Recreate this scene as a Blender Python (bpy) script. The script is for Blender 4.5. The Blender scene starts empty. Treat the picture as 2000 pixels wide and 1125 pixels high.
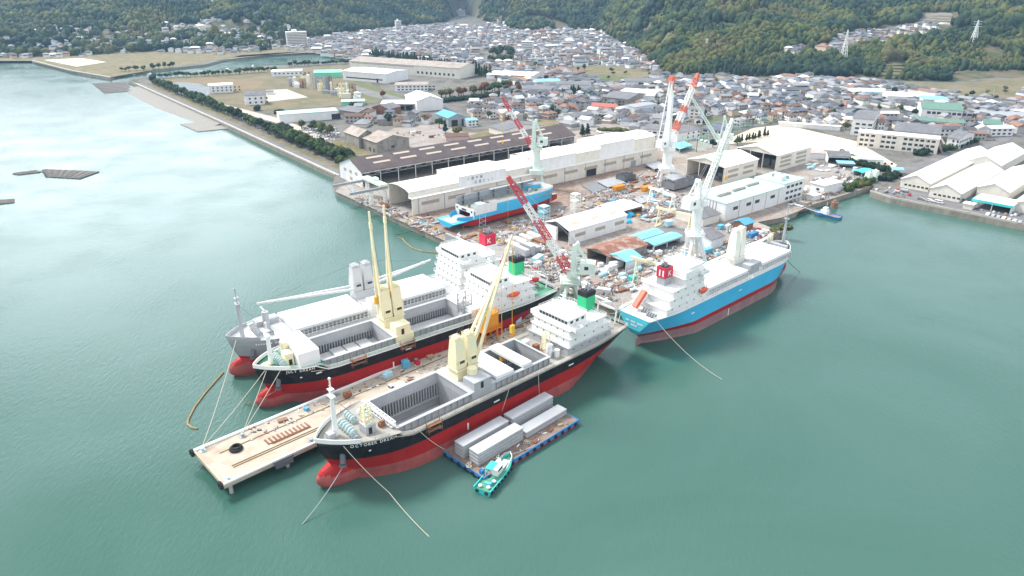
import bpy, bmesh, math, random
import numpy as np
from mathutils import Vector, Matrix, noise as mnoise
R=math.radians
SC=bpy.context.scene; COL=SC.collection
# ---------------------------------------------------------------- camera, sky, sun, exposure
CAM_H=125.0; FPX=1400.0; HORIZON=-50.0; PITCH=math.atan((562.5-HORIZON)/FPX)
cam=bpy.data.objects.new('camera',bpy.data.cameras.new('camera')); COL.objects.link(cam)
cam.location=(0,0,CAM_H); cam.rotation_euler=(math.pi/2-PITCH,0,0)
cam.data.sensor_width=36; cam.data.lens=36*FPX/2000; cam.data.clip_start=1; cam.data.clip_end=9000
SC.camera=cam
SUN_EL,SUN_AZ=R(48),R(-62)      # azimuth from +Y, negative = left
sun=bpy.data.objects.new('sun',bpy.data.lights.new('sun','SUN')); COL.objects.link(sun)
sun.data.energy=2.3; sun.data.angle=R(14); sun.data.color=(1,.965,.91)
sd=Vector((math.sin(SUN_AZ)*math.cos(SUN_EL),math.cos(SUN_AZ)*math.cos(SUN_EL),math.sin(SUN_EL)))
sun.rotation_euler=sd.to_track_quat('Z','Y').to_euler()
W=bpy.data.worlds.new('World'); SC.world=W; W.use_nodes=True
nt=W.node_tree; N=nt.nodes; Lk=nt.links; N.clear()
def nd(t,**k):
    n=N.new(t)
    for a,b in k.items(): setattr(n,a,b)
    return n
o_=nd('ShaderNodeOutputWorld'); bg=nd('ShaderNodeBackground'); bg.inputs[1].default_value=.12
sky=nd('ShaderNodeTexSky',sky_type='NISHITA',sun_disc=False,sun_elevation=SUN_EL,sun_rotation=SUN_AZ)
sky.air_density=1.0; sky.dust_density=2.0
tc=nd('ShaderNodeTexCoord')
def vmath(op,a,b=None):
    n=nd('ShaderNodeVectorMath',operation=op)
    for i,x in enumerate((a,b)):
        if x is None: continue
        if hasattr(x,'is_linked'): Lk.new(x,n.inputs[i])
        else: n.inputs[i].default_value=x
    return n
def maprange(x,a,b,c,d,smooth=True):
    n=nd('ShaderNodeMapRange'); n.interpolation_type='SMOOTHSTEP' if smooth else 'LINEAR'
    Lk.new(x,n.inputs[0])
    for i,v in enumerate((a,b,c,d)): n.inputs[i+1].default_value=v
    return n.outputs[0]
# overcast: a layer of cloud over the sky, thinnest and brightest low in the left
gl=Vector((math.sin(R(-29))*math.cos(R(15)),math.cos(R(-29))*math.cos(R(15)),math.sin(R(15))))
dt=vmath('DOT_PRODUCT',tc.outputs['Generated'],tuple(gl)).outputs['Value']
glow=maprange(dt,.948,.996,0,1)
sc_=vmath('MULTIPLY',tc.outputs['Generated'],(1.6,1.6,7.0))
cn=nd('ShaderNodeTexNoise'); cn.inputs['Scale'].default_value=2.0; cn.inputs['Detail'].default_value=6; Lk.new(sc_.outputs[0],cn.inputs['Vector'])
cl=maprange(cn.outputs['Fac'],.38,.66,.72,1.25)
m1=nd('ShaderNodeMath',operation='MULTIPLY_ADD'); Lk.new(glow,m1.inputs[0]); m1.inputs[1].default_value=13.5; m1.inputs[2].default_value=5.2
m2=nd('ShaderNodeMath',operation='MULTIPLY'); Lk.new(m1.outputs[0],m2.inputs[0]); Lk.new(cl,m2.inputs[1])
cc=nd('ShaderNodeMix',data_type='RGBA',blend_type='MULTIPLY'); cc.inputs[0].default_value=1
cc.inputs[6].default_value=(.97,1.0,1.03,1); Lk.new(m2.outputs[0],cc.inputs[7])
mx=nd('ShaderNodeMix',data_type='RGBA'); mx.inputs[0].default_value=.82
Lk.new(sky.outputs[0],mx.inputs[6]); Lk.new(cc.outputs[2],mx.inputs[7]); Lk.new(mx.outputs[2],bg.inputs[0]); Lk.new(bg.outputs[0],o_.inputs[0])
SC.view_settings.view_transform='Standard'; SC.view_settings.look='None'; SC.view_settings.gamma=1
SC.view_settings.exposure=1.36
SC.render.engine='CYCLES'; SC.cycles.use_denoising=True
SC.cycles.max_bounces=6; SC.cycles.diffuse_bounces=3; SC.cycles.volume_bounces=1; SC.cycles.transparent_max_bounces=8
SC.cycles.caustics_reflective=False; SC.cycles.caustics_refractive=False
# ---------------------------------------------------------------- pixel of the photograph -> point in the place (used to measure positions)
CP,SP=math.cos(PITCH),math.sin(PITCH)
def ray(px,py):
    x=(px-1000)/FPX; y=(562.5-py)/FPX
    return Vector((x,CP+y*SP,-SP+y*CP))
def at(px,py,z=3.0):
    d=ray(px,py); t=(CAM_H-z)/-d.z; return Vector((d.x*t,d.y*t,z))
def aty(px,py,Y):
    d=ray(px,py); t=Y/d.y; return Vector((d.x*t,Y,CAM_H+d.z*t))
def proj(p):
    x,y,z=p[0],p[1],p[2]-CAM_H; dep=y*CP-z*SP; up=y*SP+z*CP
    if dep<1: return (-9999,-9999)
    return (1000+FPX*x/dep,562.5-FPX*up/dep)
def zat(px,yb,ye,zg=3.0):
    b=at(px,yb,zg); return aty(px,ye,b.y).z
# ---------------------------------------------------------------- materials
MATS={}
def mat(name,rgb,rough=.65,var=.16,scale=.35,metal=0.0,streak=0.0,bump=0.0,dirt=None,dirt_amt=.35,dscale=.12,seam=None):
    if name in MATS: return MATS[name]
    m=bpy.data.materials.new(name); m.use_nodes=True; MATS[name]=m
    t=m.node_tree; p=t.nodes['Principled BSDF']; l=t.links
    p.inputs['Roughness'].default_value=rough; p.inputs['Metallic'].default_value=metal
    p.inputs['Specular IOR Level'].default_value=.10 if name.startswith('hull') else .22
    tc=t.nodes.new('ShaderNodeNewGeometry')
    n=t.nodes.new('ShaderNodeTexNoise'); n.inputs['Scale'].default_value=scale; n.inputs['Detail'].default_value=5; n.inputs['Roughness'].default_value=.65
    src=tc.outputs['Position']
    if streak:
        mp=t.nodes.new('ShaderNodeMapping'); mp.inputs['Scale'].default_value=(1,1,streak); l.new(src,mp.inputs[0]); l.new(mp.outputs[0],n.inputs['Vector'])
    else: l.new(src,n.inputs['Vector'])
    r=t.nodes.new('ShaderNodeMapRange'); r.inputs[1].default_value=.25; r.inputs[2].default_value=.75; r.inputs[3].default_value=1-var; r.inputs[4].default_value=1+var*.6
    l.new(n.outputs['Fac'],r.inputs[0])
    x=t.nodes.new('ShaderNodeMix'); x.data_type='RGBA'; x.blend_type='MULTIPLY'; x.inputs[0].default_value=1
    x.inputs[6].default_value=(*rgb,1); l.new(r.outputs[0],x.inputs[7]); out=x.outputs[2]
    if dirt:
        n2=t.nodes.new('ShaderNodeTexNoise'); n2.inputs['Scale'].default_value=dscale; n2.inputs['Detail'].default_value=7; n2.inputs['Roughness'].default_value=.7
        l.new(src,n2.inputs['Vector'])
        r2=t.nodes.new('ShaderNodeMapRange'); r2.inputs[1].default_value=.48; r2.inputs[2].default_value=.68; r2.inputs[3].default_value=0; r2.inputs[4].default_value=dirt_amt
        l.new(n2.outputs['Fac'],r2.inputs[0])
        y=t.nodes.new('ShaderNodeMix'); y.data_type='RGBA'; y.inputs[7].default_value=(*dirt,1); l.new(r2.outputs[0],y.inputs[0]); l.new(out,y.inputs[6]); out=y.outputs[2]
    if seam:     # faint plate joints in the thing's own axes
        oc=t.nodes.new('ShaderNodeTexCoord'); sx=t.nodes.new('ShaderNodeSeparateXYZ'); l.new(oc.outputs['Object'],sx.inputs[0]); ad=t.nodes.new('ShaderNodeMath'); l.new(sx.outputs[0],ad.inputs[0]); l.new(sx.outputs[1],ad.inputs[1])
        cb=t.nodes.new('ShaderNodeCombineXYZ'); l.new(ad.outputs[0] if len(seam)<4 else sx.outputs[0],cb.inputs[0]); l.new(sx.outputs[2],cb.inputs[1])
        br=t.nodes.new('ShaderNodeTexBrick'); br.inputs['Scale'].default_value=1; br.inputs['Brick Width'].default_value=seam[0]; br.inputs['Row Height'].default_value=seam[1]; br.inputs['Mortar Size'].default_value=.10; br.inputs['Mortar Smooth'].default_value=.5
        k=seam[2]; br.inputs['Color1'].default_value=(1,1,1,1); br.inputs['Color2'].default_value=(1-k*.35,)*3+(1,); br.inputs['Mortar'].default_value=(1-k,)*3+(1,); l.new(cb.outputs[0],br.inputs['Vector'])
        z=t.nodes.new('ShaderNodeMix'); z.data_type='RGBA'; z.blend_type='MULTIPLY'; z.inputs[0].default_value=1; l.new(out,z.inputs[6]); l.new(br.outputs['Color'],z.inputs[7]); out=z.outputs[2]
    l.new(out,p.inputs['Base Color'])
    if bump:
        b=t.nodes.new('ShaderNodeBump'); b.inputs['Strength'].default_value=bump; b.inputs['Distance'].default_value=.3; l.new(n.outputs['Fac'],b.inputs['Height']); l.new(b.outputs[0],p.inputs['Normal'])
    return m
RUST=(.22,.085,.04); GRIME=(.16,.14,.11)
def _m():
    mat('white_paint',(.80,.80,.79),.45,.10,.3,streak=.3,dirt=(.45,.33,.22),dirt_amt=.14,dscale=.5,seam=(1.0,30,.09))
    mat('ship_white',(.82,.82,.80),.4,.06)
    mat('cream_wall',(.77,.73,.645),.6,.08,.3,streak=.2,dirt=(.46,.36,.26),dirt_amt=.30,dscale=.3,seam=(1.2,30,.11))
    mat('cream_roof',(.80,.775,.72),.55,.06,.12,dirt=(.60,.50,.38),dirt_amt=.22,dscale=.07,seam=(3.2,60,.10,'x'))
    mat('white_roof',(.80,.79,.78),.5,.08,.12,dirt=(.50,.45,.40),dirt_amt=.30,dscale=.08,seam=(3.2,60,.10,'x'))
    mat('grey_roof',(.165,.165,.175),.75,.3,.4,dirt=(.27,.26,.25),dirt_amt=.5)
    mat('dark_roof',(.105,.085,.085),.8,.25,.2,seam=(2.4,60,.2,'x'),dirt=(.17,.13,.11),dirt_amt=.6,dscale=.06)
    mat('brown_roof',(.16,.095,.07),.8,.3,.4)
    mat('skylight',(.52,.43,.35),.5,.1)
    mat('old_concrete_wall',(.33,.305,.27),.85,.3,.25,streak=.3,dirt=(.15,.13,.11),dirt_amt=.7,dscale=.25,seam=(1.5,30,.18))
    mat('old_tin_roof',(.36,.31,.27),.7,.3,.2,dirt=(.20,.13,.09),dirt_amt=.8,dscale=.15)
    mat('mint_roof',(.42,.64,.58),.5,.12,.2,dirt=(.30,.42,.38),dirt_amt=.4)
    mat('blue_roof',(.20,.50,.66),.5,.15,.3,dirt=(.34,.48,.52),dirt_amt=.5)
    mat('deep_blue_roof',(.09,.34,.50),.5,.15,.3)
    mat('green_roof',(.12,.22,.17),.6,.2,.3); mat('mint_green',(.22,.60,.42),.6,.15,.3)
    mat('red_roof',(.46,.13,.10),.7,.25,.4); mat('rust_roof',(.27,.12,.08),.8,.35,.3,dirt=(.42,.37,.33),dirt_amt=.95,dscale=.2)
    mat('orange_tile',(.27,.155,.115),.8,.25,.6)
    mat('window_glass',(.05,.06,.07),.15,.1); mat('louver',(.40,.355,.29),.7,.15)
    mat('dark_opening',(.035,.035,.038),.8,.2)
    mat('concrete',(.46,.43,.38),.85,.2,.3,dirt=(.26,.22,.18),dirt_amt=.5,dscale=.2,bump=.1)
    mat('quay_wall',(.30,.27,.225),.9,.3,.4,streak=.3,dirt=(.14,.13,.10),dirt_amt=.6)
    mat('asphalt',(.17,.165,.165),.9,.25,.15,dirt=(.26,.24,.22),dirt_amt=.5,dscale=.05)
    mat('steel_grey',(.34,.355,.37),.5,.12,.3,seam=(2,2,.10)); mat('dark_steel',(.14,.145,.155),.6,.25)
    mat('block_grey',(.20,.21,.225),.6,.25,.3,dirt=(.25,.14,.09),dirt_amt=.4)
    mat('rust_steel',(.26,.12,.07),.85,.35,.4,dirt=(.40,.30,.24),dirt_amt=.5)
    mat('mint_steel',(.66,.76,.68),.5,.10,.3); mat('crane_white',(.80,.82,.79),.5,.08)
    mat('crane_red',(.56,.085,.09),.5,.15); mat('crane_orange',(.68,.14,.07),.5,.12)
    mat('yellow_paint',(.74,.42,.05),.5,.12); mat('crane_cream',(.82,.745,.50),.45,.07); mat('orange_paint',(.72,.30,.03),.5,.15)
    mat('hull_black',(.018,.019,.022),.4,.4,.25,streak=.3,dirt=(.055,.05,.045),dirt_amt=.5,dscale=.35,seam=(7,1.7,.30)); mat('hull_red',(.42,.024,.022),.45,.2,.15,streak=.4,dirt=(.22,.04,.04),dirt_amt=.4,dscale=.3,seam=(7,1.7,.16))
    mat('hull_pink',(.42,.10,.09),.6,.25,.3,streak=.5,dirt=(.24,.10,.09),dirt_amt=.6,dscale=.4,seam=(7,1.7,.16))
    mat('hull_grey',(.37,.385,.40),.45,.1,seam=(7,1.7,.14)); mat('hull_mauve',(.34,.20,.20),.6,.2,.3,streak=.4,dirt=(.25,.15,.15),dirt_amt=.6,dscale=.4,seam=(7,1.7,.18))
    mat('hull_blue',(.075,.47,.74),.4,.08,.15,seam=(7,1.7,.13)); mat('transom_blue',(.10,.58,.72),.4,.06)  # transom: lighter copy of the hull blue, the light on the stern painted in
    mat('ship_grey',(.43,.44,.455),.5,.12,.3,seam=(3.2,2.6,.14)); mat('hatch_white',(.80,.80,.79),.5,.06,.2); mat('hold_grey',(.38,.385,.395),.6,.15,.3,seam=(3.2,2.2,.18))
    mat('deck_green',(.10,.30,.19),.6,.2); mat('deck_worn',(.36,.345,.31),.8,.3,.5,dirt=(.22,.12,.07),dirt_amt=.4,dscale=.5)
    mat('funnel_green',(.04,.46,.20),.4,.08); mat('funnel_red',(.60,.03,.07),.4,.08); mat('funnel_black',(.02,.02,.022),.5,.1)
    mat('lifeboat_orange',(.72,.11,.05),.4,.1); mat('teal_paint',(.50,.62,.62),.5,.15); mat('turquoise',(.06,.55,.55),.45,.1)
    mat('barge_blue',(.05,.23,.50),.55,.25,.4,dirt=RUST,dirt_amt=.4,dscale=.6); mat('barge_deck',(.24,.175,.14),.85,.35,.4,dirt=(.38,.32,.27),dirt_amt=.6,dscale=.3)
    mat('panel_silver',(.52,.525,.54),.4,.06,.4,metal=.25,seam=(2.2,5,.10)); mat('rubber',(.025,.025,.027),.8,.2)
    mat('rope',(.55,.50,.40),.9,.2,3); mat('boom_yellow',(.36,.25,.12),.7,.4,1.5)
    mat('pier_deck',(.47,.41,.33),.85,.18,.25,dirt=(.33,.25,.18),dirt_amt=.75,dscale=.16,bump=.08)
    mat('rail_rust',(.20,.13,.05),.7,.2); mat('blue_box',(.12,.42,.62),.5,.15); mat('sky_box',(.45,.72,.82),.5,.1)
    mat('red_box',(.52,.04,.06),.5,.15); mat('tarp_blue',(.05,.42,.66),.6,.2); mat('wood',(.42,.30,.18),.85,.3,1)
    mat('pink_roof',(.55,.40,.38),.7,.2); mat('sign_black',(.10,.10,.11),.7,.1)
    mat('raft',(.15,.135,.125),.9,.4,.6,dirt=(.26,.24,.21),dirt_amt=.6,dscale=.5); mat('car_white',(.80,.80,.80),.25,.03); mat('car_dark',(.05,.05,.06),.25,.1); mat('car_grey',(.36,.37,.39),.3,.05); mat('car_red',(.4,.05,.05),.3,.05)
    mat('tween_floor',(.56,.555,.55),.6,.15,.3,dirt=(.42,.40,.38),dirt_amt=.5,seam=(5,4,.12)); mat('ship_pale_grey',(.56,.565,.57),.5,.08); mat('crane_pale',(.85,.83,.73),.45,.06); mat('bark',(.13,.095,.07),.9,.3,2)
_m()
# ---------------------------------------------------------------- mesh builder and tagging
class MB:
    def __init__(s): s.v=[]; s.f=[]; s.m=[]; s.T=None
    def add(s,vs,fs,mi=0):
        b=len(s.v)
        for p in vs:
            p=Vector(p)
            s.v.append(tuple(s.T@p) if s.T is not None else tuple(p))
        for f in fs: s.f.append(tuple(b+i for i in f)); s.m.append(mi)
    def box(s,x0,x1,y0,y1,z0,z1,mi=0):
        s.add([(x0,y0,z0),(x1,y0,z0),(x1,y1,z0),(x0,y1,z0),(x0,y0,z1),(x1,y0,z1),(x1,y1,z1),(x0,y1,z1)],
              [(0,3,2,1),(4,5,6,7),(0,1,5,4),(1,2,6,5),(2,3,7,6),(3,0,4,7)],mi); return s
    def taper(s,x0,x1,y0,y1,z0,z1,k,mi=0,kx=None,sx=0):
        kx=k if kx is None else kx; cx,cy=(x0+x1)/2,(y0+y1)/2
        q=[(cx+(x-cx)*kx+sx,cy+(y-cy)*k) for x,y in ((x0,y0),(x1,y0),(x1,y1),(x0,y1))]
        s.add([(x0,y0,z0),(x1,y0,z0),(x1,y1,z0),(x0,y1,z0)]+[(a,b,z1) for a,b in q],
              [(0,3,2,1),(4,5,6,7),(0,1,5,4),(1,2,6,5),(2,3,7,6),(3,0,4,7)],mi); return s
    def prism(s,pts,z0,z1,mi=0):
        n=len(pts); s.add([(x,y,z0) for x,y in pts]+[(x,y,z1) for x,y in pts],
              [tuple(range(n-1,-1,-1)),tuple(range(n,2*n))]+[(i,(i+1)%n,n+(i+1)%n,n+i) for i in range(n)],mi); return s
    def extr(s,prof,a0,a1,axis='x',mi=0):
        # profile in the plane across `axis`, swept from a0 to a1
        n=len(prof)
        f=(lambda a,p:(a,p[0],p[1])) if axis=='x' else (lambda a,p:(p[0],a,p[1]))
        s.add([f(a0,p) for p in prof]+[f(a1,p) for p in prof],
              [tuple(range(n)),tuple(range(2*n-1,n-1,-1))]+[(i,n+i,n+(i+1)%n,(i+1)%n) for i in range(n)],mi); return s
    def beam(s,p,q,w,h=None,mi=0):
        h=w if h is None else h; p=Vector(p); q=Vector(q); d=(q-p)
        if d.length<1e-6: return s
        d.normalize(); up=Vector((0,0,1)) if abs(d.z)<.95 else Vector((1,0,0)); a=d.cross(up).normalized()*w/2; b=a.cross(d).normalized()*h/2
        s.add([p-a-b,p+a-b,p+a+b,p-a+b,q-a-b,q+a-b,q+a+b,q-a+b],[(0,3,2,1),(4,5,6,7),(0,1,5,4),(1,2,6,5),(2,3,7,6),(3,0,4,7)],mi); return s
    def cyl(s,p,q,r,n=8,mi=0,r2=None):
        r2=r if r2 is None else r2; p=Vector(p); q=Vector(q); d=(q-p).normalized(); up=Vector((0,0,1)) if abs(d.z)<.95 else Vector((1,0,0)); a=d.cross(up).normalized(); b=a.cross(d)
        vs=[p+(a*math.cos(t)+b*math.sin(t))*r for t in [2*math.pi*i/n for i in range(n)]]+[q+(a*math.cos(t)+b*math.sin(t))*r2 for t in [2*math.pi*i/n for i in range(n)]]
        s.add(vs,[tuple(range(n-1,-1,-1)),tuple(range(n,2*n))]+[(i,(i+1)%n,n+(i+1)%n,n+i) for i in range(n)],mi); return s
    def ball(s,c,rx,ry,rz,n=12,m=8,mi=0):
        vs=[];fs=[]
        for j in range(m+1):
            for i in range(n):
                t=math.pi*j/m;p=2*math.pi*i/n; vs.append((c[0]+rx*math.cos(t),c[1]+ry*math.sin(t)*math.cos(p),c[2]+rz*math.sin(t)*math.sin(p)))
        for j in range(m):
            for i in range(n): fs.append((j*n+i,j*n+(i+1)%n,(j+1)*n+(i+1)%n,(j+1)*n+i))
        s.add(vs,fs,mi); return s
    def ring(s,c,Rr,r,n=16,k=6,mi=0,axis='z'):
        vs=[];fs=[]
        for i in range(n):
            a=2*math.pi*i/n
            for j in range(k):
                b=2*math.pi*j/k; x,y,z=(Rr+r*math.cos(b))*math.cos(a),(Rr+r*math.cos(b))*math.sin(a),r*math.sin(b)
                if axis=='x': x,y,z=z,x,y
                if axis=='y': x,y,z=x,z,y
                vs.append((c[0]+x,c[1]+y,c[2]+z))
        for i in range(n):
            for j in range(k): fs.append((i*k+j,((i+1)%n)*k+j,((i+1)%n)*k+(j+1)%k,i*k+(j+1)%k))
        s.add(vs,fs,mi); return s
    def tube(s,pts,r,n=6,mi=0):
        for a,b in zip(pts[:-1],pts[1:]): s.cyl(a,b,r,n,mi)
        return s
    def lattice(s,p,q,w0,w1,n,t=.25,mi=0,up=None,colour=None):
        p=Vector(p); q=Vector(q); d=(q-p).normalized(); up=Vector(up) if up is not None else (Vector((0,0,1)) if abs(d.z)<.9 else Vector((0,1,0)))
        a=d.cross(up).normalized(); b=a.cross(d).normalized(); prev=None
        for i in range(n+1):
            k=i/n; c=p.lerp(q,k); w=(w0+(w1-w0)*k)/2; m=colour(k) if colour else mi
            P=[c-a*w-b*w,c+a*w-b*w,c+a*w+b*w,c-a*w+b*w]
            if prev:
                for j in range(4):
                    s.beam(prev[j],P[j],t,t,m); s.beam(prev[j],P[(j+1)%4],t*.6,t*.6,m)
            for j in range(4): s.beam(P[j],P[(j+1)%4],t*.6,t*.6,m)
            prev=P
        return s
    def build(s,name,mats,parent=None,loc=None,rot=0,smooth=False):
        me=bpy.data.meshes.new(name); me.from_pydata(s.v,[],s.f)
        if isinstance(mats,(str,bpy.types.Material)): mats=[mats]
        for m in mats: me.materials.append(MATS[m] if isinstance(m,str) else m)
        if len(mats)>1: me.polygons.foreach_set('material_index',s.m)
        if smooth: me.polygons.foreach_set('use_smooth',[True]*len(s.f))
        me.update(); o=bpy.data.objects.new(name,me); COL.objects.link(o)
        if parent is not None: o.parent=parent
        if loc is not None: o.location=loc
        if rot: o.rotation_euler.z=rot
        return o
ORD=[]   # things whose label is finished with an ordinal once all stand
def tag(o,label,cat,group=None,ordinal=None):
    o['label']=label; o['category']=cat; o['kind']='thing'
    if group: o['group']=group
    if ordinal: ORD.append((o,label,ordinal))
    return o
def thing(name,label,cat,loc=(0,0,0),rot=0,group=None,ordinal=None):
    o=bpy.data.objects.new(name,None); COL.objects.link(o); o.location=loc; o.rotation_euler=(0,0,rot); o.empty_display_size=.5
    return tag(o,label,cat,group,ordinal)
def struct(o,kind='structure'): o['kind']=kind; return o
KIDS={}
def dup(o,loc=None,rot=None,parent=None,scale=None):
    c=o.copy(); COL.objects.link(c)
    if parent is not None: c.parent=parent
    if loc is not None: c.location=loc
    if rot is not None: c.rotation_euler=(0,0,rot)
    if scale is not None: c.scale=scale
    for ch in KIDS.get(o.name,()): dup(ch,parent=c)
    return c
def keep(o,kids): KIDS[o.name]=list(kids); return o
def setmat(o,i,m):
    o.material_slots[i].link='OBJECT'; o.material_slots[i].material=MATS[m] if isinstance(m,str) else m
UNITS='zeroth first second third fourth fifth sixth seventh eighth ninth tenth eleventh twelfth thirteenth fourteenth fifteenth sixteenth seventeenth eighteenth nineteenth'.split()
TENS=['','','twenty','thirty','forty','fifty','sixty','seventy','eighty','ninety']; TENTH=['','','twentieth','thirtieth','fortieth','fiftieth','sixtieth','seventieth','eightieth','ninetieth']
CARD='zero one two three four five six seven eight nine ten eleven twelve thirteen fourteen fifteen sixteen seventeen eighteen nineteen'.split()
def word(n):
    if n<20: return UNITS[n]
    if n<100: return TENTH[n//10] if n%10==0 else TENS[n//10]+'-'+UNITS[n%10]
    return CARD[n//100]+' hundred and '+word(n%100) if n%100 else CARD[n//100]+' hundredth'
def finish_ordinals():
    d={}
    for o,l,k in ORD: d.setdefault(l,[]).append(o)
    for l,os_ in d.items():
        if len(os_)==1: continue
        os_.sort(key=lambda o:proj(o.matrix_world.translation if o.parent else o.location)[0])
        n=len(os_)
        for i,o in enumerate(os_):
            w='leftmost' if i==0 else 'rightmost' if i==n-1 else word(i+1)+' from the left'
            o['label']=l+', '+w
OCC=[]   # ground already built on: (x,y,ux,uy,x0,x1,y0,y1)
def occupy(loc,ang,x0,x1,y0,y1,pad=2.0):
    OCC.append((loc[0],loc[1],math.cos(ang),math.sin(ang),x0-pad,x1+pad,y0-pad,y1+pad))
def taken(x,y):
    for ox,oy,c,s,x0,x1,y0,y1 in OCC:
        dx,dy=x-ox,y-oy; u=dx*c+dy*s
        if x0<u<x1 and y0<-dx*s+dy*c<y1: return True
    return False
def inpoly(x,y,P):
    r=False; j=len(P)-1
    for i in range(len(P)):
        xi,yi=P[i]; xj,yj=P[j]
        if (yi>y)!=(yj>y) and x<(xj-xi)*(y-yi)/(yj-yi)+xi: r=not r
        j=i
    return r
def line(pA,pB,z,ang=None):
    """foot line from pixel A to pixel B at height z: origin, angle, length"""
    A=at(*pA,z)
    if ang is None:
        B=at(*pB,z); d=B-A; return A,math.atan2(d.y,d.x),math.hypot(d.x,d.y)
    a=R(ang); lo,hi=0.,600.
    neg=pB[0]<pA[0]
    for _ in range(50):
        m=(lo+hi)/2; x=proj((A.x+math.cos(a)*m,A.y+math.sin(a)*m,z))[0]
        if (x>pB[0]) if neg else (x<pB[0]): lo=m
        else: hi=m
    return A,a,lo
# ================================================================ water, ground, hills
def sheet(name,px,z,m,zs=None,kind='structure',world=None):
    bm=bmesh.new(); P=[at(x,y,3.0) for x,y in px]+[Vector((x,y,0)) for x,y in (world or [])]
    vs=[bm.verts.new((p.x,p.y,z)) for p in P]
    f=bm.faces.new(vs); f.normal_update(); bmesh.ops.triangulate(bm,faces=[f]); bmesh.ops.recalc_face_normals(bm,faces=bm.faces[:])
    if bm.faces[0].normal.z<0: bmesh.ops.reverse_faces(bm,faces=bm.faces[:])
    me=bpy.data.meshes.new(name); bm.to_mesh(me); bm.free(); me.materials.append(MATS[m] if isinstance(m,str) else m)
    o=bpy.data.objects.new(name,me); COL.objects.link(o); return struct(o,kind)
def water_mat(name,c1,c2,rough):
    m=bpy.data.materials.new(name); m.use_nodes=True; MATS[name]=m; t=m.node_tree; p=t.nodes['Principled BSDF']; l=t.links
    g=t.nodes.new('ShaderNodeNewGeometry')
    n=t.nodes.new('ShaderNodeTexNoise'); n.inputs['Scale'].default_value=.007; n.inputs['Detail'].default_value=5; n.inputs['Distortion'].default_value=1.2; l.new(g.outputs['Position'],n.inputs['Vector'])
    r=t.nodes.new('ShaderNodeValToRGB'); r.color_ramp.elements[0].position=.35; r.color_ramp.elements[1].position=.68
    r.color_ramp.elements[0].color=(*c1,1); r.color_ramp.elements[1].color=(*c2,1); l.new(n.outputs['Fac'],r.inputs[0]); l.new(r.outputs[0],p.inputs['Base Color'])
    p.inputs['Roughness'].default_value=rough; p.inputs['IOR'].default_value=1.333; p.inputs['Specular IOR Level'].default_value=.5
    mp=t.nodes.new('ShaderNodeMapping'); mp.inputs['Rotation'].default_value=(0,0,R(35)); mp.inputs['Scale'].default_value=(1,.45,1); l.new(g.outputs['Position'],mp.inputs[0])
    a=t.nodes.new('ShaderNodeTexNoise'); a.inputs['Scale'].default_value=.85; a.inputs['Detail'].default_value=6; a.inputs['Roughness'].default_value=.62; l.new(mp.outputs[0],a.inputs['Vector'])
    b=t.nodes.new('ShaderNodeTexNoise'); b.inputs['Scale'].default_value=.03; b.inputs['Detail'].default_value=3; l.new(g.outputs['Position'],b.inputs['Vector'])
    q=t.nodes.new('ShaderNodeMapRange'); q.inputs[1].default_value=.35; q.inputs[2].default_value=.65; q.inputs[3].default_value=.30; q.inputs[4].default_value=.75; l.new(b.outputs['Fac'],q.inputs[0])
    u=t.nodes.new('ShaderNodeBump'); u.inputs['Distance'].default_value=.30; rr=t.nodes.new('ShaderNodeMapRange'); rr.inputs[1].default_value=.35; rr.inputs[2].default_value=.65; rr.inputs[3].default_value=rough*.65; rr.inputs[4].default_value=rough*1.5; l.new(n.outputs['Fac'],rr.inputs[0]); l.new(rr.outputs[0],p.inputs['Roughness']); l.new(q.outputs[0],u.inputs['Strength']); l.new(a.outputs['Fac'],u.inputs['Height']); l.new(u.outputs[0],p.inputs['Normal'])
    return m
water_mat('sea_water',(.036,.102,.078),(.064,.134,.113),.12)
_p=water_mat('pond_water',(.05,.075,.075),(.08,.10,.10),.25); _p.node_tree.nodes['Principled BSDF'].inputs['Specular IOR Level'].default_value=.2
water_mat('river_water',(.04,.16,.13),(.07,.20,.17),.10)
def blend_mat(name,cols,scale,rough=.9,detail=6,fine=1.2,dist=.6):
    m=bpy.data.materials.new(name); m.use_nodes=True; MATS[name]=m; t=m.node_tree; p=t.nodes['Principled BSDF']; l=t.links
    p.inputs['Roughness'].default_value=rough; p.inputs['Specular IOR Level'].default_value=.2
    g=t.nodes.new('ShaderNodeNewGeometry'); n=t.nodes.new('ShaderNodeTexNoise'); n.inputs['Scale'].default_value=scale; n.inputs['Detail'].default_value=detail; n.inputs['Roughness'].default_value=.68; n.inputs['Distortion'].default_value=dist
    l.new(g.outputs['Position'],n.inputs['Vector'])
    r=t.nodes.new('ShaderNodeValToRGB'); e=r.color_ramp.elements
    k=len(cols)
    for i,c in enumerate(cols):
        pos=.30+.42*i/max(1,k-1)
        if i<2: e[i].position=pos; e[i].color=(*c,1)
        else: x=e.new(pos); x.color=(*c,1)
    l.new(n.outputs['Fac'],r.inputs[0])
    f=t.nodes.new('ShaderNodeTexNoise'); f.inputs['Scale'].default_value=fine; f.inputs['Detail'].default_value=4; l.new(g.outputs['Position'],f.inputs['Vector'])
    q=t.nodes.new('ShaderNodeMapRange'); q.inputs[1].default_value=.3; q.inputs[2].default_value=.7; q.inputs[3].default_value=.72; q.inputs[4].default_value=1.15; l.new(f.outputs['Fac'],q.inputs[0])
    x=t.nodes.new('ShaderNodeMix'); x.data_type='RGBA'; x.blend_type='MULTIPLY'; x.inputs[0].default_value=1; l.new(r.outputs[0],x.inputs[6]); l.new(q.outputs[0],x.inputs[7]); l.new(x.outputs[2],p.inputs['Base Color'])
    return m
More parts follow.
